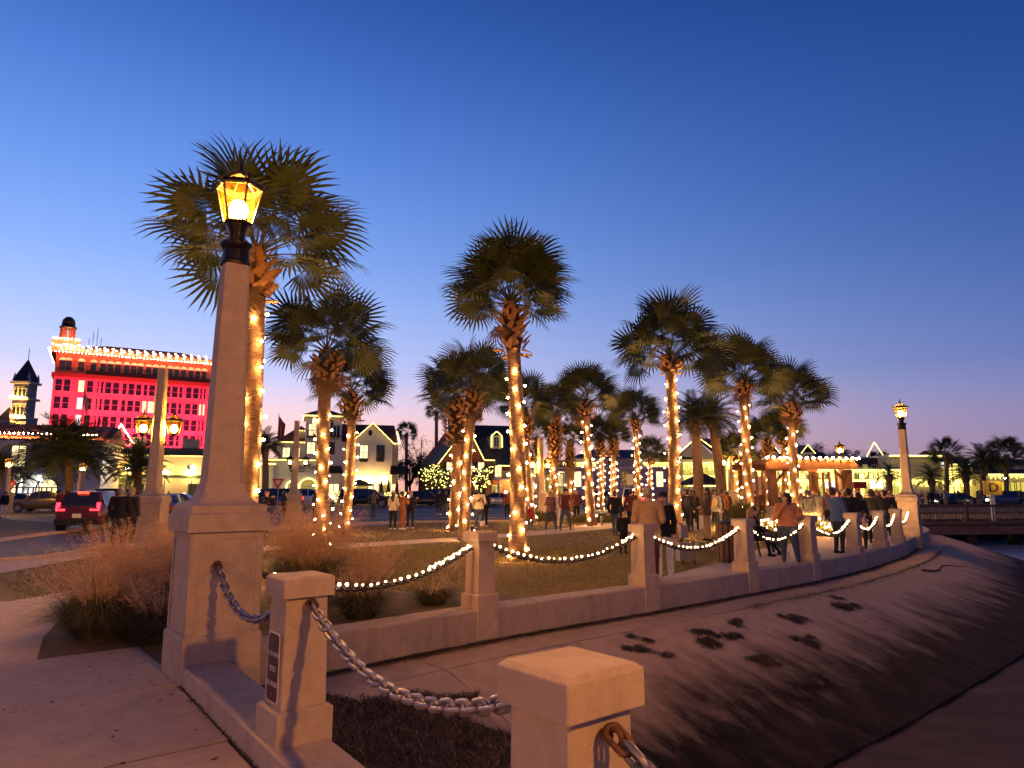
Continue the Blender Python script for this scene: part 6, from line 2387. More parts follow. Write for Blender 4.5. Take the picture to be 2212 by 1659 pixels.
N.window(x, 2.0, 2.4, 3.0, 'shop_glow', 'stucco_white', 3, 2, 0.6, False, 0.1, 'shop_window', False)

# ---------------------------------------------------------------- long lit arcade with dark roofs behind the pergola
Q = Bld('arcade_shops', 'long arcade of shops blazing with yellow lights behind the crowd', 1640, 96, 1945, 96, vb=1080)
ff = Q.f
zt = ff(1700, 1008)[1]
Q.box('wall', 'stucco_cream', 0, Q.len, 0, 10, 0, zt)
Q.part('roof', 'slate_roof', lambda mb: ridge_roof(mb, 0, ff(1800, 1000)[0], 0, 10, zt + 0.02, ff(1700, 972)[1], 0.8))
for u in (1672, 1748):
    x, z = ff(u, 990)
    Q.box('dormer', 'stucco_lavender', x - 0.8, x + 0.8, 0.5, 4, zt + 0.4, zt + 2.0)
    Q.part('dormer_roof', 'slate_roof', lambda mb: gable(mb, x - 0.8, x + 0.8, 0.5, 4, zt + 2.0, zt + 2.9, 0.25, 0.12))
    Q.window(x, zt + 1.2, 0.7, 1.0, 'window_dark', 'white_paint', 2, 2, 0.49)
    Q.strand([(x - 1.0, 0.2, zt + 1.8), (x, 0.2, zt + 3.0), (x + 1.0, 0.2, zt + 1.8)], 0.2, 0.07)
Q.part('flat_roof', 'dark_roof', lambda mb: mb.box(ff(1800, 1000)[0] + 0.9, Q.len, 0.3, 10, zt + 0.01, zt + 1.2))
nb = 15
for k in range(nb):
    x = Q.len * (k + 0.5) / nb
    Q.window(x, 1.5, Q.len / nb * 0.66, 2.2, 'shop_glow' if k % 3 != 1 else 'shop_glow_soft', 'stucco_cream', 2, 2, 0, False, 0.12, 'shop_window', False)
    Q.window(x, 4.6, Q.len / nb * 0.45, 1.3, 'shop_glow_soft' if k % 4 else 'window_dark', 'stucco_cream', 2, 1, 0, False, 0.1)
    xp = Q.len * k / nb
    Q.box('arcade_post', 'stucco_cream', xp - 0.15, xp + 0.15, -2.6, -2.3, 0, zt - 0.9)
    for j in range(3):
        Q.strand([(xp - 0.17 + 0.17 * j, -2.7, 0.3), (xp - 0.17 + 0.17 * j, -2.7, zt - 1.0)], 0.22, 0.06)
Q.box('arcade_beam', 'stucco_cream', 0, Q.len, -2.65, -2.25, zt - 0.899, zt - 0.4)
Q.box('balcony_floor', 'stucco_cream', 0, Q.len, -2.6, -0.001, 3.0, 3.2)
Q.strand([(0, -2.8, zt - 0.5), (Q.len, -2.8, zt - 0.5)], 0.16, 0.06, icicle=1.2)
Q.strand([(0, -2.8, 3.1), (Q.len, -2.8, 3.1)], 0.16, 0.06, icicle=0.9)
for k in range(60):
    x = Q.len * (k + 0.5) / 60
    Q.box('baluster', 'white_paint', x - 0.04, x + 0.04, -2.6, -2.54, 3.201, 3.95)
for u, c in ((1835, 'sign_red'), (1870, 'window_pale'), (1775, 'window_pale')):
    x, z = ff(u, 1048)
    Q.box('shop_sign', c, x - 0.9, x + 0.9, -2.9, -2.82, 2.0, 2.9)
t_ = Q.f(1895, 990)
Q.strand([(t_[0] - 1.2, 0.5, zt + 1.4), (t_[0], 0.5, zt + 3.4), (t_[0] + 1.2, 0.5, zt + 1.4)], 0.2, 0.08)

# ---------------------------------------------------------------- cream flat roofed building and tiled house at right
W = Bld('flat_building', 'cream flat roofed building with a bright roof edge behind the far lamp', 1925, 94, 2120, 95, vb=1080)
ff = W.f
zt = ff(2000, 988)[1]
xr = ff(2032, 1000)[0]
W.box('wall', 'stucco_cream', 0, xr, 0, 10, 0, zt)
W.box('roof_edge', 'stucco_white', -0.2, xr + 0.2, -0.25, 10, zt, zt + 0.3)
W.strand([(0, -0.4, zt + 0.2), (xr, -0.4, zt + 0.2)], 0.16, 0.075)
W.box('side_wing', 'stucco_cream', xr + 0.01, W.len, 1, 9, 0, zt - 1.2)
W.part('side_roof', 'tile_roof', lambda mb: hip_roof(mb, xr + 0.3, W.len, 1, 9, zt - 1.19, zt + 1.2, 0.5, 1.5))
for u in (1945, 2050, 2078, 2098):
    x, z = ff(u, 1050)
    W.window(x, 1.7, 1.9, 2.6, 'shop_glow', 'stucco_cream', 2, 2, 0 if u < 2032 else 1.0, False, 0.1, 'shop_window', False)
for u in (2055, 2070, 2090, 2104):
    x, z = ff(u, 1020)
    for k in range(3):
        W.strand([(x + 0.25 * k, 0.8, 0.5), (x + 0.25 * k, 0.8, z + 1.2)], 0.2, 0.065)
W.strand([(0, -0.3, 3.1), (W.len, -0.3, 3.1)], 0.18, 0.06, icicle=0.8)
x, z = ff(2035, 1003)
W.window(ff(2045, 1003)[0], z, 0.6, 0.7, 'window_pale', 'stucco_white', 2, 1, 0.99)
D = Bld('tiled_house', 'house with red tiled roof and lit porch at the right edge', 2132, 92, 2290, 92, vb=1080)
ff = D.f
zt = ff(2180, 1025)[1]
D.box('wall', 'stucco_cream', 0, D.len, 0, 9, 0, zt)
D.part('roof', 'tile_roof', lambda mb: hip_roof(mb, 0, D.len, 0, 9, zt + 0.01, ff(2200, 1008)[1], 0.6, 3))
D.box('upper_wall', 'stucco_white', ff(2200, 1000)[0], D.len, 3, 9, zt + 0.8, ff(2205, 1003)[1])
D.part('upper_roof', 'tile_roof', lambda mb: hip_roof(mb, ff(2196, 1000)[0], D.len, 3, 9, ff(2205, 1003)[1] + 0.01, ff(2212, 988)[1], 0.5, 2))
for u in (2140, 2160, 2182, 2204):
    x, z = ff(u, 1050)
    D.window(x, 1.6, 1.5, 2.4, 'shop_glow', 'stucco_cream', 2, 2, 0, False, 0.1, 'shop_window', False)
D.strand([(0, -0.7, zt), (D.len, -0.7, zt)], 0.2, 0.07, icicle=0.6)
x = ff(2150, 1015)[0]
D.box('chimney', 'stone_grey', x, x + 1.2, 4, 5, zt, ff(2150, 1003)[1])

# ================================================================== pillars with side lanterns, signs, pier, pergola, street furniture


def pillar_lamp(label, u, vb, vtop, vlan, n_l=2, core='lamp_core_small', s=1.0, y=None, rz=0.3, glass='lantern_glass', arm=0.42):
    b = G(u, vb, -0.03) if y is None else Vector((XU(u, 1100, y), y, -0.03))
    t = thing('lantern_pillar', label, 'street lamp', b, rz, 'concrete pillars with side lanterns')
    pedestal(t, 1.25, -0.3)
    zt = ZV(vtop, b.y)
    mb = MB()
    mb.rings([sq(0.235, 1.741, 0.06), sq(0.215, 1.8, 0.06), sq(0.14, zt, 0.04)])
    mb.build('shaft', 'concrete', t)
    zl = ZV(vlan, b.y)
    for k in range(n_l):
        a = 2 * math.pi * k / n_l + 0.1
        x, y_ = math.cos(a) * arm, math.sin(a) * arm
        mb = MB()
        mb.tube([(x * 0.35, y_ * 0.35, zl - 0.35), (x * 0.7, y_ * 0.7, zl - 0.42), (x, y_, zl - 0.3), (x, y_, zl - 0.02)], 0.03, 6)
        mb.lathe([(0.07, zl - 0.1), (0.1, zl - 0.02), (0.1, zl)], 8, 0, (x, y_))
        mb.build('bracket', 'iron_black', t)
        lantern(t, zl, 1.25 * s, core, x, y_, glass=glass)
    return t


pillar_lamp('concrete pillar with two glowing side lanterns beside the red car', 324, 1168, 795, 935, 2, rz=0.1, arm=0.5)
pillar_lamp('concrete pillar with dark side lanterns in front of the restaurant', 632, 1122, 908, 1003, 3, core='bulb_rope', s=0.75, rz=0.2, arm=0.6, glass='glass_clear')
pillar_lamp('concrete pillar with a lantern beside the brick house palms', 1168, 1120, 945, 1010, 2, rz=0.5, arm=0.6)
pillar_lamp('distant lantern pillar before the big date palm', 170, 1120, 1015, 1018, 1, y=56, rz=1.2, arm=0.01)
pillar_lamp('distant lantern pillar at the left picture edge', 8, 1120, 1008, 1008, 1, y=54, rz=1.2, arm=0.01)
pillar_lamp('distant twin lantern pillar left of the broad crowned palm', 1582, 1100, 985, 1005, 2, y=58, rz=0.0, arm=0.55, s=1.2)
pillar_lamp('lone lantern pillar behind the pergola', 1823, 1100, 985, 978, 1, y=52, rz=0.0, arm=0.01, s=1.1)
for i, (u, v, y) in enumerate(((270, 1015, 80), (411, 1010, 80), (352, 1020, 80))):
    t = thing('lamp_post', ['thin lamp post with a bright globe before the bank left end', 'thin lamp post with a bright globe before the bank right end', 'thin lamp post with a bright globe behind the date palm'][i], 'street lamp', (XU(u, 1085, y), y, -0.03), 0, 'thin lamp posts')
    z = ZV(v, y)
    MB().lathe([(0.16, 0), (0.07, 0.5), (0.05, z - 0.2), (0.12, z - 0.15)], 8).build('pole', 'iron_black', t)
    MB().lathe([(0.08, z - 0.14), (0.26, z + 0.16), (0.2, z + 0.22)], 8).build('glass_head', 'sconce_light', t)
    MB().lathe([(0.28, z + 0.221), (0.05, z + 0.35)], 8).build('hood', 'iron_black', t)

# yield sign
b = G(597, 1127, -0.03)
t = thing('yield_sign', 'red and white triangular yield sign on a post', 'sign', b, 0.0)
zt = ZV(1033, b.y)
MB().tube([(0, 0, 0), (0, 0, zt - 0.02)], 0.03, 6).build('post', 'box_grey', t)


def tri(h, y0, y1, zc):
    mb = MB()
    mb.xprism([(-h * 0.577 * 1.0, zc + h / 3), (0, zc - h * 2 / 3), (h * 0.577, zc + h / 3)], y0, y1)
    return mb


tri(0.6, -0.05, -0.035, zt - 0.2).build('plate', 'sign_red', t)
tri(0.3, -0.058, -0.051, zt - 0.2).build('centre', 'sign_white', t)
b = Vector((XU(20, 1085, 58), 58, -0.03))
t = thing('yield_sign', 'small yield sign seen from afar before the lit arches', 'sign', b, 0.0)
MB().tube([(0, 0, 0), (0, 0, 2.3)], 0.03, 6).build('post', 'box_grey', t)
tri(0.9, -0.05, -0.035, 2.2).build('plate', 'sign_red', t)
tri(0.42, -0.058, -0.051, 2.2).build('centre', 'sign_white', t)
for i, (u, v) in enumerate(((1577, 1030), (1585, 1022))):
    pass
t = thing('road_sign', 'small white road sign on a post beside the slim palm', 'sign', (XU(1362, 1090, 60), 60, -0.03), 0)
MB().tube([(0, 0, 0), (0, 0, 3.1)], 0.03, 6).build('post', 'box_grey', t)
MB().box(-0.3, 0.3, -0.06, -0.04, 2.2, 3.1).build('plate', 'sign_white', t)

# ---- pergola
y = 47.0
pl = Vector((XU(1672, 1100, y), y, -0.016))
pr_ = Vector((XU(1836, 1100, y + 1), y + 1, -0.016))
t = thing('pergola', 'dark red timber pergola with bulbs on its top rail', 'pergola', pl, math.atan2(pr_.y - pl.y, pr_.x - pl.x))
Lp = (pr_ - pl).length
zt = ZV(1000, y)
for x, yy in ((0.0, 0.0), (Lp, 0.0), (0.0, 4.0), (Lp, 4.0)):
    MB().cbox((x, yy, zt / 2 - 0.2), (0.42, 0.42, zt - 0.4)).build('post', 'wood_pergola', t)
    MB().cbox((x, yy, 0.35), (0.7, 0.7, 0.7)).build('post_base', 'concrete', t)
for yy in (-0.26, 4.26):
    MB().cbox((Lp / 2, yy, zt - 0.18), (Lp + 1.2, 0.10, 0.42)).build('beam', 'wood_pergola', t)
for k in range(11):
    x = Lp * k / 10
    MB().cbox((x, 2.0, zt + 0.16), (0.1, 6.0, 0.25)).build('rafter', 'wood_pergola', t)
for x in (0.0, Lp):
    for k in range(5):
        MB().cbox((x, 0.5 + k * 0.75, zt / 2 - 0.25), (0.14, 0.14, zt - 0.5)).build('side_slat', 'wood_pergola', t)
for x, s in ((0.0, 1), (Lp, -1)):
    mb = MB()
    mb.tube([(x, -0.05, zt - 1.5), (x + s * 1.0, -0.05, zt - 0.42)], 0.09, 4)
    mb.build('brace', 'wood_pergola', t)
st = thing('string_lights', 'large warm bulbs along the pergola top rail', 'string lights', pl, t.rotation_euler.z, 'bulb strings round palm trunks')
BB = MB().ico((0, 0, 0), 0.085).mesh('bulb', 'bulb_warm', True)
for k in range(15):
    link('bulb', BB, st, (-0.6 + (Lp + 1.2) * k / 14, -0.5, zt + 0.33 + 0.05 * random.random()))
for k in range(5):
    link('bulb', BB, st, (Lp + 0.6, -0.3 + k * 1.0, zt + 0.34))
mb = MB()
mb.tube([(-0.6 + (Lp + 1.2) * k / 14, -0.5, zt + 0.40) for k in range(15)], 0.012, 4)
mb.build('wire', 'wire_green', st)

# ---- pier at right with its balustrade
p0, p1 = Vector((20.2, 38.8, 0)), Vector((56.0, 43.0, 0))
t = thing('pier', 'wooden pier with slatted railing over the water at right', 'pier', p0, math.atan2(p1.y - p0.y, p1.x - p0.x))
Lp = (p1 - p0).length
z_deck, z_rail = ZV(1129, 40.0), ZV(1091, 40.0)
MB().box(-2, Lp, 0.1, 3.0, z_deck - 0.14, z_deck - 0.02).build('deck', 'wood_pier', t)
MB().box(-2, Lp, -0.12, 0.09, z_deck - 0.62, z_deck - 0.16).build('fascia_beam', 'wood_beam', t)
MB().box(-2, Lp, -0.06, 0.06, z_rail - 0.1, z_rail).build('top_rail', 'wood_pier', t)
MB().box(-2, Lp, -0.09, 0.09, z_rail + 0.001, z_rail + 0.04).build('cap_rail', 'wood_pier', t)
MB().box(-2, Lp, -0.05, 0.05, z_deck + 0.02, z_deck + 0.1).build('bottom_rail', 'wood_pier', t)
BAL = MB().cbox((0, 0, (z_deck + z_rail) / 2), (0.045, 0.045, z_rail - z_deck - 0.1)).mesh('baluster', 'wood_beam')
nb = int(min(Lp, 26) / 0.19)
for k in range(nb):
    link('baluster', BAL, t, (-1.6 + 0.19 * k, -0.075, 0), (0, R(random.gauss(0, 0.5)), 0))
for k in range(7):
    x = 0.6 + 4.6 * k
    MB().cbox((x, 0.0, (z_deck + z_rail) / 2 + 0.05), (0.16, 0.2, z_rail - z_deck + 0.3)).build('rail_post', 'wood_pier', t)
    for yy in (0.5, 2.6):
        MB().lathe([(0.62 if False else 0.34, -2.5), (0.34, z_deck - 0.63)], 10, 0, (x + 5.1 - 0.0, yy)).build('pile', 'pile_dark', t)
MB().box(-2, Lp, 2.95, 3.05, z_rail - 0.1, z_rail).build('back_rail', 'wood_pier', t)
MB().box(-2, Lp, 2.97, 3.03, z_deck + 0.4, z_deck + 0.5).build('back_mid_rail', 'wood_pier', t)
sp = PT(2128, 1054, 40.6)
sw_, sh_ = 21 * 40.6 / F, 14.5 * 40.6 / F
t = thing('dock_sign', 'yellow board with black letter D on the pier', 'sign', (sp.x, sp.y - 0.6, 0), 0.12)
MB().box(-0.12, 0.12, 0.02, 0.14, z_deck, sp.z - sh_ * 0.9).build('post', 'sign_white', t)
mb = MB()
po = rrect(sw_, sh_, 0.06, 3)
mb.xprism([(x, sp.z + z) for x, z in po], -0.05, 0.02)
mb.build('board', 'sign_yellow', t)
mb = MB()  # small lamp on an arm, added only to light the D board
mb.tube([(sw_ * 0.86, 0.02, sp.z + sh_ * 0.9), (sw_ * 0.86, 0.0, sp.z + sh_ * 1.45), (sw_ * 0.7, -0.5, sp.z + sh_ * 1.6)], 0.015, 5)
mb.lathe([(0.09, sp.z + sh_ * 1.42), (0.05, sp.z + sh_ * 1.62)], 8, 0, (sw_ * 0.68, -0.52))
mb.build('added_lamp_arm', 'iron_black', t)
MB().ico((sw_ * 0.68, -0.52, sp.z + sh_ * 1.40), 0.05).build('added_lamp_bulb', 'added_sign_bulb', t)
lo = lettering('D', sh_ * 1.75, 'black_paint', t, (0.03, -0.056, sp.z), (R(90), 0, 0), 0, 0.004)
lo.scale = (1.25, 1, 1)
me = lo.data
# heavier strokes: a second, slightly larger outline behind the letter
lo2 = link('lettering', me, t, (0.06, -0.054, sp.z), (R(90), 0, 0), (1.27, 1.02, 1))

# pilings out in the water for the pier head, boats hidden: nothing else stands there

# ---- park bench with scrolled iron arms beside the walkway
bp0 = Vector((6.55, 19.2, -0.012))
BR = R(62)
t = thing('park_bench', 'black iron park bench with scrolled arms behind the third wall post', 'bench', bp0, BR)
for k in range(5):
    MB().cbox((0, -0.20 + 0.105 * k, 0.44), (1.5, 0.085, 0.03)).build('seat_slat', 'iron_black', t)
for k in range(4):
    MB().cbox((0, 0.30 + 0.025 * k, 0.55 + 0.11 * k), (1.5, 0.025, 0.085)).build('back_slat', 'iron_black', t)
for s in (-1, 1):
    x = s * 0.74
    mb = MB()
    mb.tube([(x, -0.26, 0), (x, -0.22, 0.2), (x, -0.2, 0.44), (x, -0.24, 0.6), (x, -0.15, 0.68), (x, 0.1, 0.66), (x, 0.26, 0.62)], 0.025, 6)
    mb.tube([(x, 0.26, 0.95), (x, 0.3, 0.5), (x, 0.26, 0.4), (x, 0.36, 0.0)], 0.025, 6)
    mb.tube([(x, -0.24, 0.6)] + [(x, -0.22 + 0.07 * math.cos(a * 0.7), 0.58 + 0.07 * math.sin(a * 0.7)) for a in range(8)], 0.016, 5)
    mb.build('arm', 'iron_black', t)

# ---- litter bin, meter boxes, shrubs with lights
b = G(1575, 1214, -0.012)
t = thing('litter_bin', 'wooden slatted litter bin beside the third wall post', 'litter bin', b, 0.2)
MB().lathe([(0.24, 0.02), (0.24, 0.86)], 12).build('liner', 'black_paint', t)
for k in range(14):
    a = 2 * math.pi * k / 14
    MB().cbox((0.27 * math.cos(a), 0.27 * math.sin(a), 0.46), (0.03, 0.095, 0.88), a).build('slat', 'wood_beam', t)
MB().lathe([(0.29, 0.88), (0.29, 0.93), (0.16, 0.98)], 12).build('lid', 'black_paint', t)
b = G(1480, 1222, -0.03)
t = thing('meter_pedestal', 'grey electrical box on a stake beside the palm behind the beige man', 'electrical box', b, 0.3)
MB().box(-0.18, 0.18, -0.1, 0.1, 0.12, 0.52).build('cabinet', 'box_grey', t)
MB().box(-0.04, 0.04, 0.101, 0.16, 0, 0.95).build('stake', 'wood_beam', t)
MB().box(-0.09, 0.09, -0.03, 0.1, 0.62, 0.92).build('outlet_cover', 'box_grey', t)
MB().box(0.24, 0.30, 0.05, 0.11, 0, 0.55).build('stake', 'wood_beam', t)
for i, (u, v, lab) in enumerate(((1108, 1208, 'grey outlet stake at the foot of the centre palm'), (716, 1182, 'pair of outlet stakes at the fat stubbed palm foot'), (1300, 1136, 'outlet stake at the slim palm foot'))):
    b = G(u, v, -0.03)
    t = thing('outlet_stake', lab, 'electrical box', b, 0.3)
    MB().box(-0.03, 0.03, -0.03, 0.03, 0, 0.35).build('stake', 'box_grey', t)
    MB().box(-0.07, 0.07, -0.07, -0.031, 0.28, 0.48).build('outlet_cover', 'box_grey', t)


def shrub(label, c, rx, ry, h, n, seed, lights=0, m_='tuft_green', llabel=None, bulb=0.03):
    rd = random.Random(seed)
    t = thing('shrub', label, 'shrub', c, 0, 'low shrubs in the park')
    V, Fc = [], []
    for i in range(n):
        a = rd.uniform(0, 6.28)
        r = math.sqrt(rd.random())
        p0 = Vector((math.cos(a) * rx * r, math.sin(a) * ry * r, 0))
        hh = h * (1 - 0.5 * r * r) * rd.uniform(0.6, 1.0)
        tip = p0 + Vector((rd.gauss(0, 0.25) * h, rd.gauss(0, 0.25) * h, hh))
        w = Vector((rd.gauss(0, 1), rd.gauss(0, 1), 0)).normalized() * 0.022
        k = len(V)
        m0 = p0.lerp(tip, 0.55)
        V += [p0, m0 + w, tip, m0 - w]
        Fc.append((k, k + 1, k + 2, k + 3))
    me = bpy.data.meshes.new('foliage')
    me.from_pydata([tuple(v) for v in V], [], Fc)
    me.materials.append(MATS[m_])
    tag(link('foliage', me, t), kind='stuff')
    if lights:
        bm_ = MB().ico((0, 0, 0), bulb).mesh('bulb', 'bulb_warm')
        st = thing('light_net', llabel, 'string lights', c, 0, 'fairy lights in shrubs')
        for i in range(lights):
            a = rd.uniform(0, 6.28)
            r = math.sqrt(rd.random())
            link('bulb', bm_, st, (math.cos(a) * rx * r, math.sin(a) * ry * r, h * (1.02 - 0.55 * r * r) * rd.uniform(0.55, 1.05)))
    return t


shrub('low planting strung with bulbs behind the bench left part', (8.6, 25.2, -0.03), 1.7, 0.9, 0.75, 2600, 1, 80, llabel='bulb net over the planting behind the bench left part')
shrub('low planting strung with bulbs behind the bench right part', (11.2, 27.2, -0.03), 1.6, 0.9, 0.75, 2400, 2, 70, llabel='bulb net over the planting behind the bench right part')
shrub('low planting strung with bulbs before the blue jacket man', (12.6, 26.0, -0.03), 0.8, 0.6, 0.7, 1200, 3, 34, llabel='bulb net over the planting before the blue jacket man')
shrub('spiky cycad like shrub at the broad crowned palm foot', (XU(1600, 1100, 36), 36, -0.03), 0.9, 0.8, 1.5, 1200, 4)
shrub('dark clipped shrub at the lantern pillar foot near the plaid shirt woman', (1.5, 40.6, -0.03), 1.2, 0.6, 0.7, 1400, 5)
shrub('dark clipped shrub behind the man with the cane', (4.6, 38.4, -0.03), 1.6, 0.7, 0.6, 1500, 6)
shrub('low shrub left of the slim palm', (0.8, 39.2, -0.03), 0.8, 0.5, 0.55, 900, 7)
# wall behind the crowd right of the bench: pale screen
t = thing('projection_screen', 'pale lavender screen panel behind the crowd left of the pergola', 'screen', (XU(1640, 1060, 66), 66, 0), 0.05)
MB().box(-1.7, 1.7, 0, 0.08, 0.9, 3.0).build('panel', 'stucco_lavender', t)
for x in (-1.6, 1.6):
    MB().box(x - 0.05, x + 0.05, 0.081, 0.15, 0, 3.0).build('stand', 'iron_black', t)
t = thing('vendor_tent', 'dark canopy tent with lit fringe in front of the yellow lit wall', 'tent', (XU(1516, 1060, 78), 78, 0), 0)
MB().lathe([(2.1, 2.3), (2.1, 2.5), (0.4, 3.5), (0.1, 3.7)], 4, 0, (0, 0), math.pi / 4, True).build('canopy', 'canvas_black', t)
for sx in (-1.9, 1.9):
    for sy in (-1.9, 1.9):
        MB().tube([(sx, sy, 0), (sx, sy, 2.3)], 0.04, 5).build('pole', 'iron_black', t)
mb = MB()
for k in range(20):
    mb.ico((-2.0 + 0.21 * k, -2.15, 2.2), 0.08)
tag(mb.build('lit_fringe', 'bulb_yellow', t), kind='stuff')

# ================================================================== cars


def car_paint(name, c):
    if name not in MATS:
        m, nt, b = nmat(name)
        b.inputs['Base Color'].default_value = (*c, 1)
        b.inputs['Roughness'].default_value = 0.32
        b.inputs['Metallic'].default_value = 0.25
        b.inputs['Coat Weight'].default_value = 0.6
        b.inputs['Coat Roughness'].default_value = 0.12
        tc = node(nt, 'ShaderNodeTexCoord')
        nz = node(nt, 'ShaderNodeTexNoise')
        nz.inputs['Scale'].default_value = 2.5
        nt.links.new(tc.outputs['Object'], nz.inputs['Vector'])
        mx = node(nt, 'ShaderNodeMix', data_type='RGBA')
        mx.inputs[6].default_value = (*[q * 0.85 for q in c], 1)
        mx.inputs[7].default_value = (*[min(1, q * 1.15) for q in c], 1)
        nt.links.new(nz.outputs['Fac'], mx.inputs[0])
        nt.links.new(mx.outputs[2], b.inputs['Base Color'])
    return name


PROFILES = {
    # stations along the length (0 = nose, 1 = tail): (x, lower z, belt z, half width); cabin: (x, z roof, half width)
    'suv': dict(L=4.65, W=0.93, body=[(0, 0.45, 0.78, 0.70), (0.03, 0.30, 0.92, 0.84), (0.10, 0.26, 1.00, 0.92), (0.27, 0.25, 1.06, 0.93), (0.5, 0.25, 1.08, 0.93), (0.8, 0.25, 1.10, 0.93), (0.95, 0.30, 1.10, 0.88), (1.0, 0.42, 1.02, 0.78)],
                cab=[(0.26, 1.06, 0.80), (0.38, 1.58, 0.66), (0.48, 1.67, 0.66), (0.72, 1.67, 0.65), (0.88, 1.60, 0.63), (0.97, 1.12, 0.74)], r=0.36),
    'big': dict(L=5.5, W=1.0, body=[(0, 0.5, 1.0, 0.82), (0.03, 0.36, 1.12, 0.93), (0.10, 0.32, 1.16, 0.99), (0.27, 0.32, 1.20, 1.0), (0.5, 0.32, 1.20, 1.0), (0.8, 0.32, 1.20, 1.0), (0.96, 0.36, 1.2, 0.97), (1.0, 0.45, 1.15, 0.90)],
                cab=[(0.25, 1.18, 0.9), (0.34, 1.80, 0.78), (0.44, 1.90, 0.78), (0.8, 1.90, 0.78), (0.95, 1.84, 0.77), (0.985, 1.22, 0.86)], r=0.41),
    'sedan': dict(L=4.7, W=0.91, body=[(0, 0.42, 0.62, 0.68), (0.03, 0.26, 0.74, 0.82), (0.10, 0.22, 0.82, 0.89), (0.30, 0.21, 0.92, 0.91), (0.5, 0.21, 0.94, 0.91), (0.8, 0.21, 0.96, 0.91), (0.95, 0.28, 0.96, 0.86), (1.0, 0.40, 0.88, 0.76)],
                  cab=[(0.27, 0.92, 0.78), (0.42, 1.38, 0.60), (0.50, 1.45, 0.58), (0.65, 1.44, 0.58), (0.80, 1.22, 0.60), (0.90, 0.98, 0.72)], r=0.33),
}


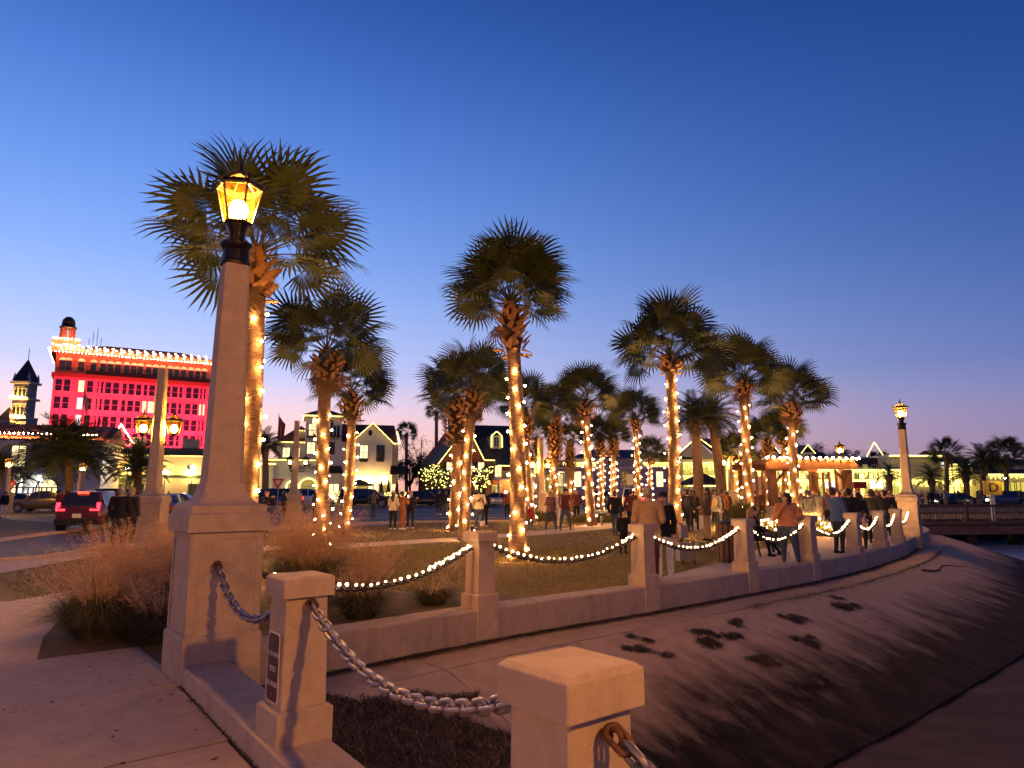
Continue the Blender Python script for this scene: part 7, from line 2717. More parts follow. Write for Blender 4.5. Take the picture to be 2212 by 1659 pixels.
def car(label, kind, loc, heading, paint, tail=1.0, head=1.0, brake=False, detail=True):
    """heading: direction the nose points, radians about z from +x"""
    P = PROFILES[kind]
    L = P['L']
    t = thing('car', label, 'car', loc, heading - math.pi, 'cars on the street')      # local: nose at x=0 side -L/2
    X = lambda f: (f - 0.5) * L
    mb = MB()
    rs = []
    for f, z0, z1, w in P['body']:
        x = X(f)
        m = (z0 + z1) / 2
        rs.append([(x, -w * 0.9, z0), (x, w * 0.9, z0), (x, w * 0.99, z0 + 0.12), (x, w, m), (x, w * 0.985, z1 - 0.1), (x, w * 0.90, z1), (x, -w * 0.90, z1), (x, -w * 0.985, z1 - 0.1), (x, -w, m), (x, -w * 0.99, z0 + 0.12)])
    mb.rings(rs)
    body = mb.build('body', paint, t, True)
    es = body.modifiers.new('edge', 'EDGE_SPLIT')
    es.split_angle = R(48)
    # cabin glass with roof and pillars
    cab = P['cab']
    zb = [P['body'][3][2] - 0.02]
    mb = MB()
    rs = []
    for f, z, w in cab:
        x = X(f)
        belt = 1.0
        for i in range(len(P['body']) - 1):
            if P['body'][i][0] <= f <= P['body'][i + 1][0]:
                k = (f - P['body'][i][0]) / (P['body'][i + 1][0] - P['body'][i][0])
                belt = P['body'][i][2] * (1 - k) + P['body'][i + 1][2] * k
        wb = P['W'] * 0.88
        hz = max(z, belt + 0.01)
        kk = min(1.0, (hz - belt) / 0.5)
        wt = wb * (1 - kk) + w * kk
        rs.append([(x, -wb, belt - 0.03), (x, wb, belt - 0.03), (x, wt, hz), (x, -wt, hz)])
    mb.rings(rs)
    mb.build('cabin_glass', 'car_glass', t)
    mb = MB()
    rr = []
    for (f, z, w) in cab[1:-1]:
        x = X(f)
        rr.append([(x, -w - 0.012, z - 0.05), (x, w + 0.012, z - 0.05), (x, w * 0.92, z + 0.02), (x, -w * 0.92, z + 0.02)])
    mb.rings(rr)
    mb.build('roof', paint, t, True)
    for s in (-1, 1):
        for i in range(len(cab)):
            mb = MB()
            if i in (0, len(cab) - 1):
                a, b = (rs[0], rs[1]) if i == 0 else (rs[-2], rs[-1])
                j0, j1 = (1, 2) if s > 0 else (0, 3)
                p0 = Vector(a[j1] if i else a[j0]) + Vector((0, s * 0.012, 0))
                p1 = Vector(b[j1] if not i else b[j0]) + Vector((0, s * 0.012, 0))
                mb.tube([p0, p1], 0.045, 5)
                mb.build('pillar', paint, t)
        m_ = len(rs) // 2
        for q in (m_ - 1, m_ + 1):
            if 0 < q < len(rs) - 1:
                j0, j1 = (1, 2) if s > 0 else (0, 3)
                mb = MB()
                mb.tube([Vector(rs[q][j0]) + Vector((0, s * 0.01, 0)), Vector(rs[q][j1]) + Vector((0, s * 0.01, 0))], 0.035, 5)
                mb.build('pillar', paint, t)
        MB().cbox((X(0.34), s * (P['W'] + 0.06), P['body'][3][2] + 0.06), (0.12, 0.2, 0.14)).build('mirror', paint, t)
    # wheels
    r = P['r']
    tyre = MB().lathe([(r * 0.62, -0.11), (r * 0.95, -0.11), (r, -0.06), (r, 0.06), (r * 0.95, 0.11), (r * 0.62, 0.11)], 18).mesh('tyre', 'rubber')
    rim = MB()
    rim.lathe([(r * 0.63, -0.09), (r * 0.63, 0.085), (r * 0.2, 0.07), (0.03, 0.09)], 14)
    for k in range(5):
        a = 2 * math.pi * k / 5
        rim.tube([(0.05 * math.cos(a), 0.05 * math.sin(a), 0.1), (r * 0.58 * math.cos(a), r * 0.58 * math.sin(a), 0.095)], 0.035, 4)
    rimm = rim.mesh('rim', 'rim_metal')
    for fx in (0.175, 0.80):
        for s in (-1, 1):
            arch = MB()
            n = 10
            arch.rings([[(X(fx) + (r + 0.07) * math.cos(math.pi * i / n), s * (P['W'] - 0.10), r + (r + 0.07) * math.sin(math.pi * i / n)) for i in range(n + 1)] + [(X(fx), s * (P['W'] - 0.10), 0.24)],
                        [(X(fx) + (r + 0.07) * math.cos(math.pi * i / n), s * (P['W'] + 0.012), r + (r + 0.07) * math.sin(math.pi * i / n)) for i in range(n + 1)] + [(X(fx), s * (P['W'] + 0.012), 0.24)]])
            arch.build('wheel_arch', 'black_paint', t)
            w = link('wheel', tyre, t, (X(fx), s * (P['W'] - 0.09 + 0.035), r), (R(-90) if s > 0 else R(90), 0, 0))
            link('rim', rimm, w, (0, 0, 0.03))
    zb = P['body'][-1][2]
    zn = P['body'][0][2]
    for s in (-1, 1):
        if kind == 'suv':
            mb = MB()
            mb.box(L / 2 - 0.10, L / 2 + 0.012, s * 0.46 if s > 0 else -0.80, 0.80 if s > 0 else s * 0.46, zb - 0.13, zb - 0.06)
            mb.box(L / 2 - 0.16, L / 2 - 0.02, s * 0.70 if s > 0 else -0.80, 0.80 if s > 0 else s * 0.70, zb - 0.059, zb + 0.20)
            mb.build('tail_light', 'tail_light' if tail else 'sign_red', t)
        else:
            MB().box(L / 2 - 0.12, L / 2 + 0.012, s * 0.55 if s > 0 else -0.82, 0.82 if s > 0 else s * 0.55, zb - 0.28, zb - 0.04).build('tail_light', 'tail_light' if tail else 'sign_red', t)
        MB().box(-L / 2 - 0.01, -L / 2 + 0.16, s * 0.42 if s > 0 else -0.74, 0.74 if s > 0 else s * 0.42, zn - 0.12, zn + 0.02).build('headlight', 'head_light' if head else 'chrome', t)
        for f in (0.44, 0.66):
            MB().cbox((X(f), s * (P['W'] + 0.008), P['body'][4][2] - 0.16), (0.2, 0.03, 0.035)).build('door_handle', 'chrome', t)
    if brake:
        MB().box(L / 2 - 0.58, L / 2 - 0.46, -0.2, 0.2, P['cab'][-2][1] - 0.02, P['cab'][-2][1] + 0.05).build('brake_bar', 'brake_bar', t)
    MB().box(L / 2 - 0.05, L / 2 + 0.06, -P['W'] * 0.86, P['W'] * 0.86, 0.33, 0.56).build('rear_bumper', 'black_paint', t)
    MB().box(-L / 2 - 0.05, -L / 2 + 0.06, -P['W'] * 0.80, P['W'] * 0.80, 0.33, 0.52).build('front_bumper', 'black_paint', t)
    MB().box(-L / 2 - 0.02, -L / 2 + 0.05, -0.4, 0.4, zn - 0.2, zn - 0.02).build('grille', 'iron_black', t)
    MB().box(L / 2 - 0.02, L / 2 + 0.02, -0.17, 0.17, zb - 0.42, zb - 0.25).build('license_plate', 'sign_white', t)
    return t


for nm, c in (('paint_black', (0.012, 0.012, 0.015)), ('paint_silver', (0.42, 0.42, 0.45)), ('paint_white', (0.7, 0.69, 0.67)), ('paint_maroon', (0.10, 0.012, 0.014)), ('paint_blue', (0.03, 0.06, 0.16)),
              ('paint_red', (0.35, 0.03, 0.02)), ('paint_bronze', (0.11, 0.075, 0.05)), ('paint_grey', (0.12, 0.12, 0.13))):
    car_paint(nm, c)

ZR = -0.024


def car_at(label, kind, u, y, heading_deg, paint, **k):
    return car(label, kind, (XU(u, 1100, y), y, ZR), R(heading_deg), paint, **k)


p = G(178, 1146, ZR)
car('dark maroon crossover car with glowing red tail lights driving away at left', 'suv', (p.x + 0.2, p.y + 0.6, ZR), R(103), 'paint_maroon', brake=True)
car_at('dark bronze suv with headlights on at the left road bend', 'suv', 95, 58, 186, 'paint_bronze')
car_at('grey saloon behind the bronze suv at the left edge', 'sedan', 30, 66, 184, 'paint_grey', head=0)
car_at('silver suv with dark windows left of the twin lantern pillar', 'big', 268, 66, 8, 'paint_silver')
car_at('maroon suv behind the dark crossover', 'suv', 196, 72, 10, 'paint_maroon', head=0)
car_at('red saloon right of the twin lantern pillar', 'sedan', 392, 64, 6, 'paint_red', tail=0)
car_at('blue saloon partly hidden behind the twin lantern pillar', 'sedan', 366, 44, 100, 'paint_blue', tail=0)
car_at('dark blue suv behind the yield sign', 'big', 585, 66, 184, 'paint_blue')
car_at('white suv with rosy side beside the pillar before the restaurant', 'big', 660, 72, 6, 'paint_white')
car_at('large black suv in front of the restaurant terrace', 'big', 790, 74, 4, 'paint_black')
car_at('black suv with bright red tail light left of the palm pair', 'suv', 918, 76, 4, 'paint_black', brake=True)
car_at('dark brown van at the lit shrub', 'big', 960, 82, 4, 'paint_bronze', tail=0)
car_at('silver saloon with lit side right of the palm pair', 'sedan', 1078, 80, 4, 'paint_silver')
car_at('dark saloon next to the silver one', 'sedan', 1040, 84, 4, 'paint_grey', tail=0)
car_at('dark saloon behind the lantern pillar by the brick house', 'sedan', 1150, 80, 4, 'paint_grey', tail=0, head=0)
car_at('white suv with red tail light seen from behind right of the slim palm', 'big', 1372, 62, 78, 'paint_white')
car_at('dark suv parked at the lavender wall', 'suv', 1310, 84, 2, 'paint_grey', tail=0, head=0)
car_at('silver suv under the canopy tent', 'suv', 1528, 74, 4, 'paint_silver', tail=0, head=0)
car_at('black saloon passing before the cream flat roofed building', 'sedan', 2060, 78, 184, 'paint_black')
car_at('grey suv near the pier sign with headlights on', 'suv', 2170, 76, 184, 'paint_grey')

# ================================================================== people


def surface_nets(Fd, org, h):
    """closed surface of the zero level of a scalar field"""
    s = Fd < 0
    nx, ny, nz = Fd.shape
    cnt = np.zeros((nx - 1, ny - 1, nz - 1), np.int8)
    for dx in (0, 1):
        for dy in (0, 1):
            for dz in (0, 1):
                cnt += s[dx:nx - 1 + dx, dy:ny - 1 + dy, dz:nz - 1 + dz]
    act = (cnt > 0) & (cnt < 8)
    idx = -np.ones(act.shape, np.int64)
    cells = np.argwhere(act)
    idx[act] = np.arange(len(cells))
    acc = np.zeros((len(cells), 3))
    num = np.zeros(len(cells))
    co = [(a, b, c) for a in (0, 1) for b in (0, 1) for c in (0, 1)]
    for i, p in enumerate(co):
        for q in co[i + 1:]:
            if sum(abs(a - b) for a, b in zip(p, q)) != 1:
                continue
            f0 = Fd[cells[:, 0] + p[0], cells[:, 1] + p[1], cells[:, 2] + p[2]]
            f1 = Fd[cells[:, 0] + q[0], cells[:, 1] + q[1], cells[:, 2] + q[2]]
            m = (f0 < 0) != (f1 < 0)
            t = np.where(m, f0 / np.where(m, f0 - f1, 1), 0)
            pt = np.array(p)[None] + t[:, None] * (np.array(q) - np.array(p))[None]
            acc += np.where(m[:, None], pt, 0)
            num += m
    V = (cells + acc / num[:, None]) * h + np.array(org)[None]
    quads = []
    for ax in range(3):
        sl0, sl1 = [slice(None)] * 3, [slice(None)] * 3
        sl0[ax], sl1[ax] = slice(0, -1), slice(1, None)
        a, b = s[tuple(sl0)], s[tuple(sl1)]
        e = np.argwhere(a != b)
        o1, o2 = [(1, 2), (2, 0), (0, 1)][ax]
        ok = (e[:, o1] > 0) & (e[:, o2] > 0) & (e[:, o1] < act.shape[o1]) & (e[:, o2] < act.shape[o2])
        e = e[ok]
        ins = a[e[:, 0], e[:, 1], e[:, 2]]

        def cell(d1, d2):
            c = e.copy()
            c[:, o1] -= d1
            c[:, o2] -= d2
            return idx[c[:, 0], c[:, 1], c[:, 2]]
        q = np.stack([cell(1, 1), cell(0, 1), cell(0, 0), cell(1, 0)], 1)
        q[~ins] = q[~ins][:, ::-1]
        quads.append(q)
    return V, np.concatenate(quads)


class Body:
    """a posed figure as a blend of tapered capsules and ellipsoids, skinned in one piece; faces -y"""

    def __init__(s):
        s.P = []
        s.hem = None

    def cap(s, a, b, ra, rb, lab, sy=1.0, k=0.03):
        s.P.append(('c', np.array(a, float), np.array(b, float), ra, rb, lab, sy, k))

    def ell(s, c, r, lab, k=0.02):
        s.P.append(('e', np.array(c, float), np.array(r, float), 0, 0, lab, 1.0, k))

    def mesh(s, name, vox=0.02):
        lo = np.full(3, 1e9)
        hi = -lo
        for t, a, b, ra, rb, lab, sy, k in s.P:
            if t == 'c':
                m = max(ra, rb)
                lo = np.minimum(lo, np.minimum(a, b) - m)
                hi = np.maximum(hi, np.maximum(a, b) + m)
            else:
                lo = np.minimum(lo, a - b)
                hi = np.maximum(hi, a + b)
        lo -= vox * 2.5
        hi += vox * 2.5
        n = np.ceil((hi - lo) / vox).astype(int) + 1
        ax = [lo[i] + vox * np.arange(n[i]) for i in range(3)]
        D = np.full(tuple(n), 1.0)
        Lb = np.zeros(tuple(n), np.int8)
        best = np.full(tuple(n), 1e3)
        for t, a, b, ra, rb, lab, sy, k in s.P:
            if t == 'c':
                m = max(ra, rb) + 0.09
                l_, h_ = np.minimum(a, b) - m, np.maximum(a, b) + m
            else:
                l_, h_ = a - b - 0.07, a + b + 0.07
            sl = tuple(slice(max(0, int((l_[i] - lo[i]) / vox)), min(n[i], int((h_[i] - lo[i]) / vox) + 2)) for i in range(3))
            x, y, z = np.meshgrid(ax[0][sl[0]], ax[1][sl[1]], ax[2][sl[2]], indexing='ij')
            if t == 'c':
                d = b - a
                my = (a[1] + b[1]) / 2
                px, py, pz = x - a[0], y - a[1], z - a[2]
                L2 = max(1e-9, d.dot(d))
                tt = np.clip((px * d[0] + py * d[1] + pz * d[2]) / L2, 0, 1)
                qx, qy, qz = px - tt * d[0], (py - tt * d[1]) / sy, pz - tt * d[2]
                v = np.sqrt(qx * qx + qy * qy + qz * qz) - (ra + (rb - ra) * tt)
                if sy < 1:
                    v = v * (0.5 + 0.5 * sy)
            else:
                qx, qy, qz = (x - a[0]) / b[0], (y - a[1]) / b[1], (z - a[2]) / b[2]
                v = (np.sqrt(qx * qx + qy * qy + qz * qz) - 1) * b.min()
            o = D[sl]
            hh = np.clip(0.5 + 0.5 * (o - v) / k, 0, 1)
            D[sl] = o * (1 - hh) + v * hh - k * hh * (1 - hh)
            bb = best[sl]
            m_ = v < bb
            bb[m_] = v[m_]
            Lb[sl][m_] = lab
        V, Q = surface_nets(D, lo, vox)
        me = bpy.data.meshes.new(name)
        me.from_pydata(V.tolist(), [], Q.tolist())
        c = V[Q].mean(1)
        g = np.clip(np.round((c - lo) / vox).astype(int), 0, n - 1)
        lab = Lb[g[:, 0], g[:, 1], g[:, 2]]
        if s.hem is not None:
            wav = s.hem + 0.008 * np.sin(c[:, 0] * 40)
            up = c[:, 2] > wav
            tor, leg = lab == 0, lab == 1
            lab[leg & up] = 0
            lab[tor & ~up] = 1
        me.polygons.foreach_set('material_index', lab.astype(np.int32))
        me.polygons.foreach_set('use_smooth', np.ones(len(Q), bool))
        return me


# material slots: 0 top, 1 trousers, 2 skin, 3 shoes, 4 hair, 5 dark detail, 6 accessory
def figure(pose=None, female=False, h=1.75, bulk=1.0, hair='short', coat=0.0, legs='stand', wide=1.0, cap=False, hood=False, skirt=0.0, fingers=False, vox=0.02, arms=None, look=(0, -1, 0), lean=0.0, bag=False, sleeves=True, flare=0.0, beard=False, seat=False):
    k = h / 1.75
    B = Body()
    hem_k = k
    q = lambda *p: np.array(p, float) * k
    w = bulk
    sh = 0.185 if not female else 0.16
    sh *= (0.6 + 0.4 * w)
    hipw = 0.095 if not female else 0.105
    J = {'pel': q(0, 0, 0.95), 'chest': q(0, lean * 0.25, 1.28), 'neck': q(0, lean * 0.38, 1.47), 'head': q(0, lean * 0.45, 1.615)}
    for s, nm in ((-1, 'r'), (1, 'l')):
        J['hip' + nm] = q(s * hipw, 0, 0.90)
        J['knee' + nm] = q(s * (hipw + 0.01), -0.02, 0.50)
        J['ank' + nm] = q(s * (hipw + 0.015), 0.02, 0.08)
        J['sh' + nm] = q(s * sh, lean * 0.33, 1.42)
        J['elb' + nm] = q(s * (sh + 0.06), 0.03 + lean * 0.2, 1.14)
        J['wr' + nm] = q(s * (sh + 0.05), -0.05 + lean * 0.1, 0.90)
    if legs == 'walk':
        J['kneel'] = q(hipw, -0.16, 0.52)
        J['ankl'] = q(hipw, -0.24, 0.09)
        J['kneer'] = q(-hipw, 0.03, 0.50)
        J['ankr'] = q(-hipw, 0.26, 0.14)
    if legs == 'apart':
        for s, nm in ((-1, 'r'), (1, 'l')):
            J['knee' + nm] = q(s * (hipw + 0.07), -0.02, 0.50)
            J['ank' + nm] = q(s * (hipw + 0.13), 0.02, 0.08)
    if legs == 'weight':
        J['kneel'] = q(hipw + 0.05, -0.06, 0.50)
        J['ankl'] = q(hipw + 0.10, -0.05, 0.08)
    if seat:
        for n_ in ('pel', 'chest', 'neck', 'head', 'shr', 'shl', 'elbr', 'elbl', 'wrr', 'wrl', 'hipr', 'hipl'):
            J[n_] = J[n_] + q(0, 0, -0.40)
        for s, nm in ((-1, 'r'), (1, 'l')):
            J['knee' + nm] = q(s * (hipw + 0.03), -0.43, 0.50)
            J['ank' + nm] = q(s * (hipw + 0.02), -0.50, 0.08)
        J['ankl'] = q(hipw + 0.06, -0.72, 0.10)
        J['kneel'] = q(hipw + 0.03, -0.44, 0.50)
    for kk, vv in (arms or {}).items():
        J[kk] = q(*vv)
    # legs
    for nm in 'rl':
        B.cap(J['hip' + nm], J['knee' + nm], 0.092 * w * k, (0.066 + flare * 0.3) * (0.5 + 0.5 * w) * k, 1)
        B.cap(J['knee' + nm], J['ank' + nm] + q(0, 0, 0.02), (0.064 + flare * 0.5) * (0.5 + 0.5 * w) * k, (0.046 + flare) * k, 1)
        a = J['ank' + nm]
        B.cap(a + q(0, 0.035, -0.035), a + q(0, -0.13, -0.048), 0.042 * k, 0.034 * k, 3, 1.0, 0.015)
    B.cap(J['hipr'] + q(0.02, 0, 0.02), J['hipl'] + q(-0.02, 0, 0.02), 0.115 * w * k, 0.115 * w * k, 1, 0.85, 0.05)
    # torso
    waist = J['pel'] + q(0, lean * 0.08, 0.14)
    B.cap(J['pel'] + q(0, 0, 0.03 - coat * 0.25), waist, (0.135 + 0.03 * coat) * w * wide * k, 0.125 * w * wide * k, 0, 0.74, 0.05)
    B.cap(waist, J['chest'], 0.128 * w * wide * k, 0.150 * (0.4 + 0.6 * w) * k, 0, 0.72, 0.06)
    B.cap(J['shr'] + q(0.05, 0, -0.03), J['shl'] + q(-0.05, 0, -0.03), 0.088 * (0.5 + 0.5 * w) * k, 0.088 * (0.5 + 0.5 * w) * k, 0, 0.95, 0.05)
    if female:
        for s in (-1, 1):
            B.ell(J['chest'] + q(s * 0.07, -0.085, -0.02), np.array((0.07, 0.06, 0.075)) * k * (0.5 + 0.5 * w), 0, 0.05)
    if coat > 0.3:
        B.cap(J['pel'] + q(0, 0, 0.05), J['pel'] + q(0, 0, -0.28 * coat), 0.155 * w * wide * k, 0.165 * w * wide * k, 0, 0.8, 0.04)
    if skirt:
        B.cap(J['pel'] + q(0, 0, 0.0), J['pel'] + q(0, 0, -skirt), 0.14 * w * k, 0.19 * w * k, 1, 0.85, 0.04)
    B.hem = J['pel'][2] - (0.02 + 0.24 * coat) * k if not seat else J['pel'][2] + 0.01
    # arms
    for s, nm in ((-1, 'r'), (1, 'l')):
        S, E_, W_ = J['sh' + nm], J['elb' + nm], J['wr' + nm]
        puff = 1.12 if coat else 1.0
        B.cap(S, E_, 0.062 * w ** 0.5 * puff * k, 0.050 * w ** 0.5 * puff * k, 7)
        B.cap(E_, E_ + (W_ - E_) * (0.93 if sleeves else 0.35), 0.049 * w ** 0.5 * puff * k, 0.040 * puff * k, 7)
        B.cap(E_ + (W_ - E_) * 0.8, W_, 0.03 * k, 0.026 * k, 2, 1.0, 0.012)
        d = (W_ - E_)
        d = d / max(1e-6, np.linalg.norm(d))
        up = np.array((0, -1.0, 0)) if abs(d[1]) < 0.8 else np.array((0, 0, 1.0))
        side = np.cross(d, up)
        side /= max(1e-6, np.linalg.norm(side))
        pal = W_ + d * 0.055 * k
        B.cap(W_, pal, 0.029 * k, 0.036 * k, 2, 1.0, 0.012)
        if fingers:
            up2 = np.cross(side, d)
            for fi, (o_, ln) in enumerate(((-0.030, 0.062), (-0.010, 0.074), (0.010, 0.070), (0.029, 0.055))):
                b0 = pal + side * o_ * k + d * 0.028 * k
                b1 = b0 + d * ln * 0.55 * k + up2 * 0.012 * k
                b2 = b1 + d * ln * 0.30 * k + up2 * 0.035 * k
                B.cap(b0, b1, 0.0095 * k, 0.009 * k, 2, 1.0, 0.004)
                B.cap(b1, b2, 0.009 * k, 0.0075 * k, 2, 1.0, 0.004)
            b0 = W_ + d * 0.025 * k + side * (-s) * 0.03 * k
            b1 = b0 + d * 0.035 * k + side * (-s) * 0.03 * k
            B.cap(b0, b1, 0.011 * k, 0.010 * k, 2, 1.0, 0.006)
            B.cap(b1, b1 + d * 0.03 * k, 0.010 * k, 0.008 * k, 2, 1.0, 0.004)
        else:
            B.cap(pal, pal + d * 0.06 * k + up * 0.02 * k, 0.034 * k, 0.020 * k, 2, 1.0, 0.012)
            B.cap(W_ + d * 0.03 * k, W_ + d * 0.07 * k + side * (-s) * 0.04 * k, 0.014 * k, 0.011 * k, 2, 1.0, 0.008)
    # neck and head
    H_ = J['head']
    lk = np.array(look, float)
    lk /= np.linalg.norm(lk)
    sd = np.cross(lk, (0, 0, 1.0))
    sd /= np.linalg.norm(sd)
    B.cap(J['neck'] - q(0, 0, 0.03), H_ - q(0, 0, 0.05), 0.056 * k, 0.05 * k, 2, 1.0, 0.03)
    B.ell(H_ + q(0, 0, 0.012), q(0.078, 0.092, 0.112), 2)
    B.ell(H_ + lk * 0.035 * k + q(0, 0, -0.055), q(0.055, 0.055, 0.052), 2, 0.03)
    B.cap(H_ + lk * 0.092 * k + q(0, 0, 0.012), H_ + lk * 0.108 * k + q(0, 0, -0.022), 0.010 * k, 0.014 * k, 2, 1.0, 0.012)
    for s in (-1, 1):
        B.ell(H_ + lk * 0.078 * k + sd * s * 0.034 * k + q(0, 0, 0.014), q(0.014, 0.014, 0.008), 5, 0.004)
        B.ell(H_ + lk * 0.082 * k + sd * s * 0.035 * k + q(0, 0, 0.034), q(0.020, 0.014, 0.006), 4, 0.004)
        B.ell(H_ + sd * s * 0.08 * k + q(0, 0, 0.0), q(0.014, 0.02, 0.032), 2, 0.01)
    B.ell(H_ + lk * 0.084 * k + q(0, 0, -0.056), q(0.024, 0.012, 0.008), 5, 0.004)
    if beard:
        B.ell(H_ + lk * 0.05 * k + q(0, 0, -0.085), q(0.056, 0.055, 0.05), 4, 0.02)
    if hood:
        B.ell(H_ - lk * 0.02 * k + q(0, 0, 0.02), q(0.105, 0.112, 0.135), 0, 0.03)
        B.ell(H_ + lk * 0.055 * k, q(0.066, 0.066, 0.088), 2, 0.01)
    elif hair == 'short':
        B.ell(H_ - lk * 0.016 * k + q(0, 0, 0.042), q(0.086, 0.098, 0.094), 4, 0.01)
        B.ell(H_ - lk * 0.035 * k + q(0, 0, -0.01), q(0.078, 0.075, 0.08), 4, 0.01)
    elif hair == 'long':
        B.ell(H_ - lk * 0.014 * k + q(0, 0, 0.042), q(0.090, 0.102, 0.098), 4, 0.01)
        B.cap(H_ - lk * 0.055 * k, H_ - lk * 0.085 * k + q(0, 0, -0.30), 0.078 * k, 0.062 * k, 4, 1.0, 0.02)
        for s in (-1, 1):
            B.cap(H_ + sd * s * 0.072 * k + q(0, 0, 0.03), H_ + sd * s * 0.08 * k - lk * 0.04 * k + q(0, 0, -0.22), 0.028 * k, 0.03 * k, 4, 1.0, 0.02)
    elif hair == 'pony':
        B.ell(H_ - lk * 0.014 * k + q(0, 0, 0.042), q(0.088, 0.1, 0.096), 4, 0.01)
        B.cap(H_ - lk * 0.1 * k + q(0, 0, 0.03), H_ - lk * 0.13 * k + q(0, 0, -0.2), 0.034 * k, 0.02 * k, 4, 1.0, 0.02)
    if cap:
        B.ell(H_ + q(0, 0, 0.062), q(0.092, 0.103, 0.075), 6, 0.006)
        B.cap(H_ + lk * 0.07 * k + q(0, 0, 0.045) + sd * 0.03 * k, H_ + lk * 0.15 * k + q(0, 0, 0.035) + sd * 0.02 * k, 0.016 * k, 0.010 * k, 6, 1.0, 0.01)
        B.cap(H_ + lk * 0.07 * k + q(0, 0, 0.045) - sd * 0.03 * k, H_ + lk * 0.15 * k + q(0, 0, 0.035) - sd * 0.02 * k, 0.016 * k, 0.010 * k, 6, 1.0, 0.01)
    if bag:
        B.ell(J['chest'] + q(0, 0.19, -0.06), q(0.15, 0.10, 0.21), 6, 0.02)
        for s in (-1, 1):
            B.cap(J['sh' + ('l' if s > 0 else 'r')] + q(-s * 0.07, 0.06, 0.055), J['chest'] + q(s * 0.11, -0.12, -0.12), 0.022 * k, 0.022 * k, 6, 1.0, 0.008)
    return B, J


cloth('skin', (0.50, 0.27, 0.18), 0.55)
cloth('skin_dark', (0.16, 0.075, 0.045), 0.55)
CL = {'black': (0.012, 0.011, 0.013), 'navy': (0.02, 0.025, 0.05), 'beige': (0.36, 0.24, 0.13), 'cream': (0.62, 0.50, 0.36), 'rust': (0.30, 0.10, 0.035), 'orange': (0.52, 0.22, 0.09), 'denim': (0.055, 0.075, 0.12),
      'blue': (0.07, 0.13, 0.26), 'charcoal': (0.04, 0.037, 0.04), 'brown': (0.09, 0.05, 0.03), 'tan': (0.32, 0.22, 0.14), 'white': (0.66, 0.60, 0.53), 'red': (0.30, 0.03, 0.025), 'grey': (0.16, 0.15, 0.15),
      'maroon': (0.09, 0.02, 0.02), 'olive': (0.09, 0.085, 0.04), 'pink': (0.48, 0.26, 0.28), 'lilac': (0.34, 0.27, 0.36)}
for n_, c_ in CL.items():
    cloth('cloth_' + n_, c_)
for n_, c_ in (('black', (0.010, 0.008, 0.008)), ('brown', (0.05, 0.024, 0.013)), ('grey', (0.28, 0.24, 0.21)), ('blond', (0.36, 0.20, 0.08))):
    cloth('hair_' + n_, c_, 0.5)
cloth('face_dark', (0.05, 0.02, 0.018))


def person(label, B, loc, rz, cols, vox=0.02, group=None):
    """cols: top, trousers, skin, shoes, hair, accessory"""
    me = B.mesh('person', vox) if isinstance(B, Body) else B
    ms = [cols[0] if cols[0] in MATS else 'cloth_' + cols[0], 'cloth_' + cols[1], cols[2], 'cloth_' + cols[3], 'hair_' + cols[4], 'face_dark', 'cloth_' + (cols[5] if len(cols) > 5 else 'black')]
    ms.append(cols[6] if len(cols) > 6 else ms[0])
    if len(me.materials) == 0:
        for m_ in ms:
            me.materials.append(MATS[m_])
    o = link('person', me, None, loc, (0, 0, rz))
    for i, m_ in enumerate(ms):
        o.material_slots[i].link = 'OBJECT'
        o.material_slots[i].material = MATS[m_]
    return tag(o, label, 'person', group)


def pg(u, v, z=-0.02):
    return G(u, v, z)


PI = math.pi
# -- along the wall
B, J = figure(h=1.80, bulk=1.16, coat=0.6, wide=1.05, arms={'elbr': (-0.25, -0.04, 1.13), 'wrr': (-0.17, -0.24, 1.03), 'elbl': (0.25, -0.04, 1.13), 'wrl': (0.17, -0.24, 1.03)}, look=(-0.25, -1, 0), fingers=True)
person('grey haired man in a beige jacket seen from behind at the second wall post', B, pg(1405, 1262), PI - 0.12, ('beige', 'brown', 'skin', 'black', 'grey'), 0.0135)
B, J = figure(h=1.68, female=True, bulk=0.95, coat=0.4, hair='short', flare=0.02, cap=False, arms={'elbr': (-0.22, -0.02, 1.12), 'wrr': (-0.15, -0.2, 1.02)}, fingers=True)
B.ell(J['head'] + np.array((0, 0.01, 0.062)), np.array((0.096, 0.108, 0.075)), 6, 0.008)
person('woman with black beanie and white trousers beside the beige jacket man', B, pg(1437, 1250), -0.35, ('black', 'white', 'skin', 'white', 'brown', 'black'), 0.0135)
B, J = figure(h=1.66, female=True, bulk=1.5, hair='long', wide=1.1, legs='weight', arms={'elbr': (-0.30, -0.12, 1.12), 'wrr': (-0.10, -0.24, 1.42), 'elbl': (0.34, 0.02, 1.14), 'wrl': (0.20, -0.22, 1.06)}, look=(-1, -0.25, 0.05), fingers=True)
W = J['wrl']
B.ell(W + np.array((-0.03, -0.09, 0.03)), np.array((0.05, 0.05, 0.045)), 6, 0.01)
person('dark haired woman in orange sweater and jeans eating at the fourth wall post', B, pg(1706, 1220), -0.25, ('orange', 'denim', 'skin', 'rust', 'brown', 'tan'), 0.0125)
B, J = figure(h=1.62, female=True, bulk=0.95, hair='long', seat=True, coat=0.2, arms={'elbr': (-0.2, -0.05, 0.76), 'wrr': (-0.05, -0.26, 0.62), 'elbl': (0.2, -0.05, 0.76), 'wrl': (0.08, -0.28, 0.60)}, look=(-0.5, -1, 0.0))
person('young woman in black jacket sitting on the iron bench', B, (bp0.x + 0.25 * math.cos(BR) + 0.0, bp0.y + 0.25 * math.sin(BR), -0.012), BR, ('black', 'denim', 'skin', 'white', 'brown', 'black'), 0.016)
B, J = figure(h=1.60, female=True, bulk=1.0, hair='long', seat=True, coat=0.3, look=(0.9, -0.6, 0.0))
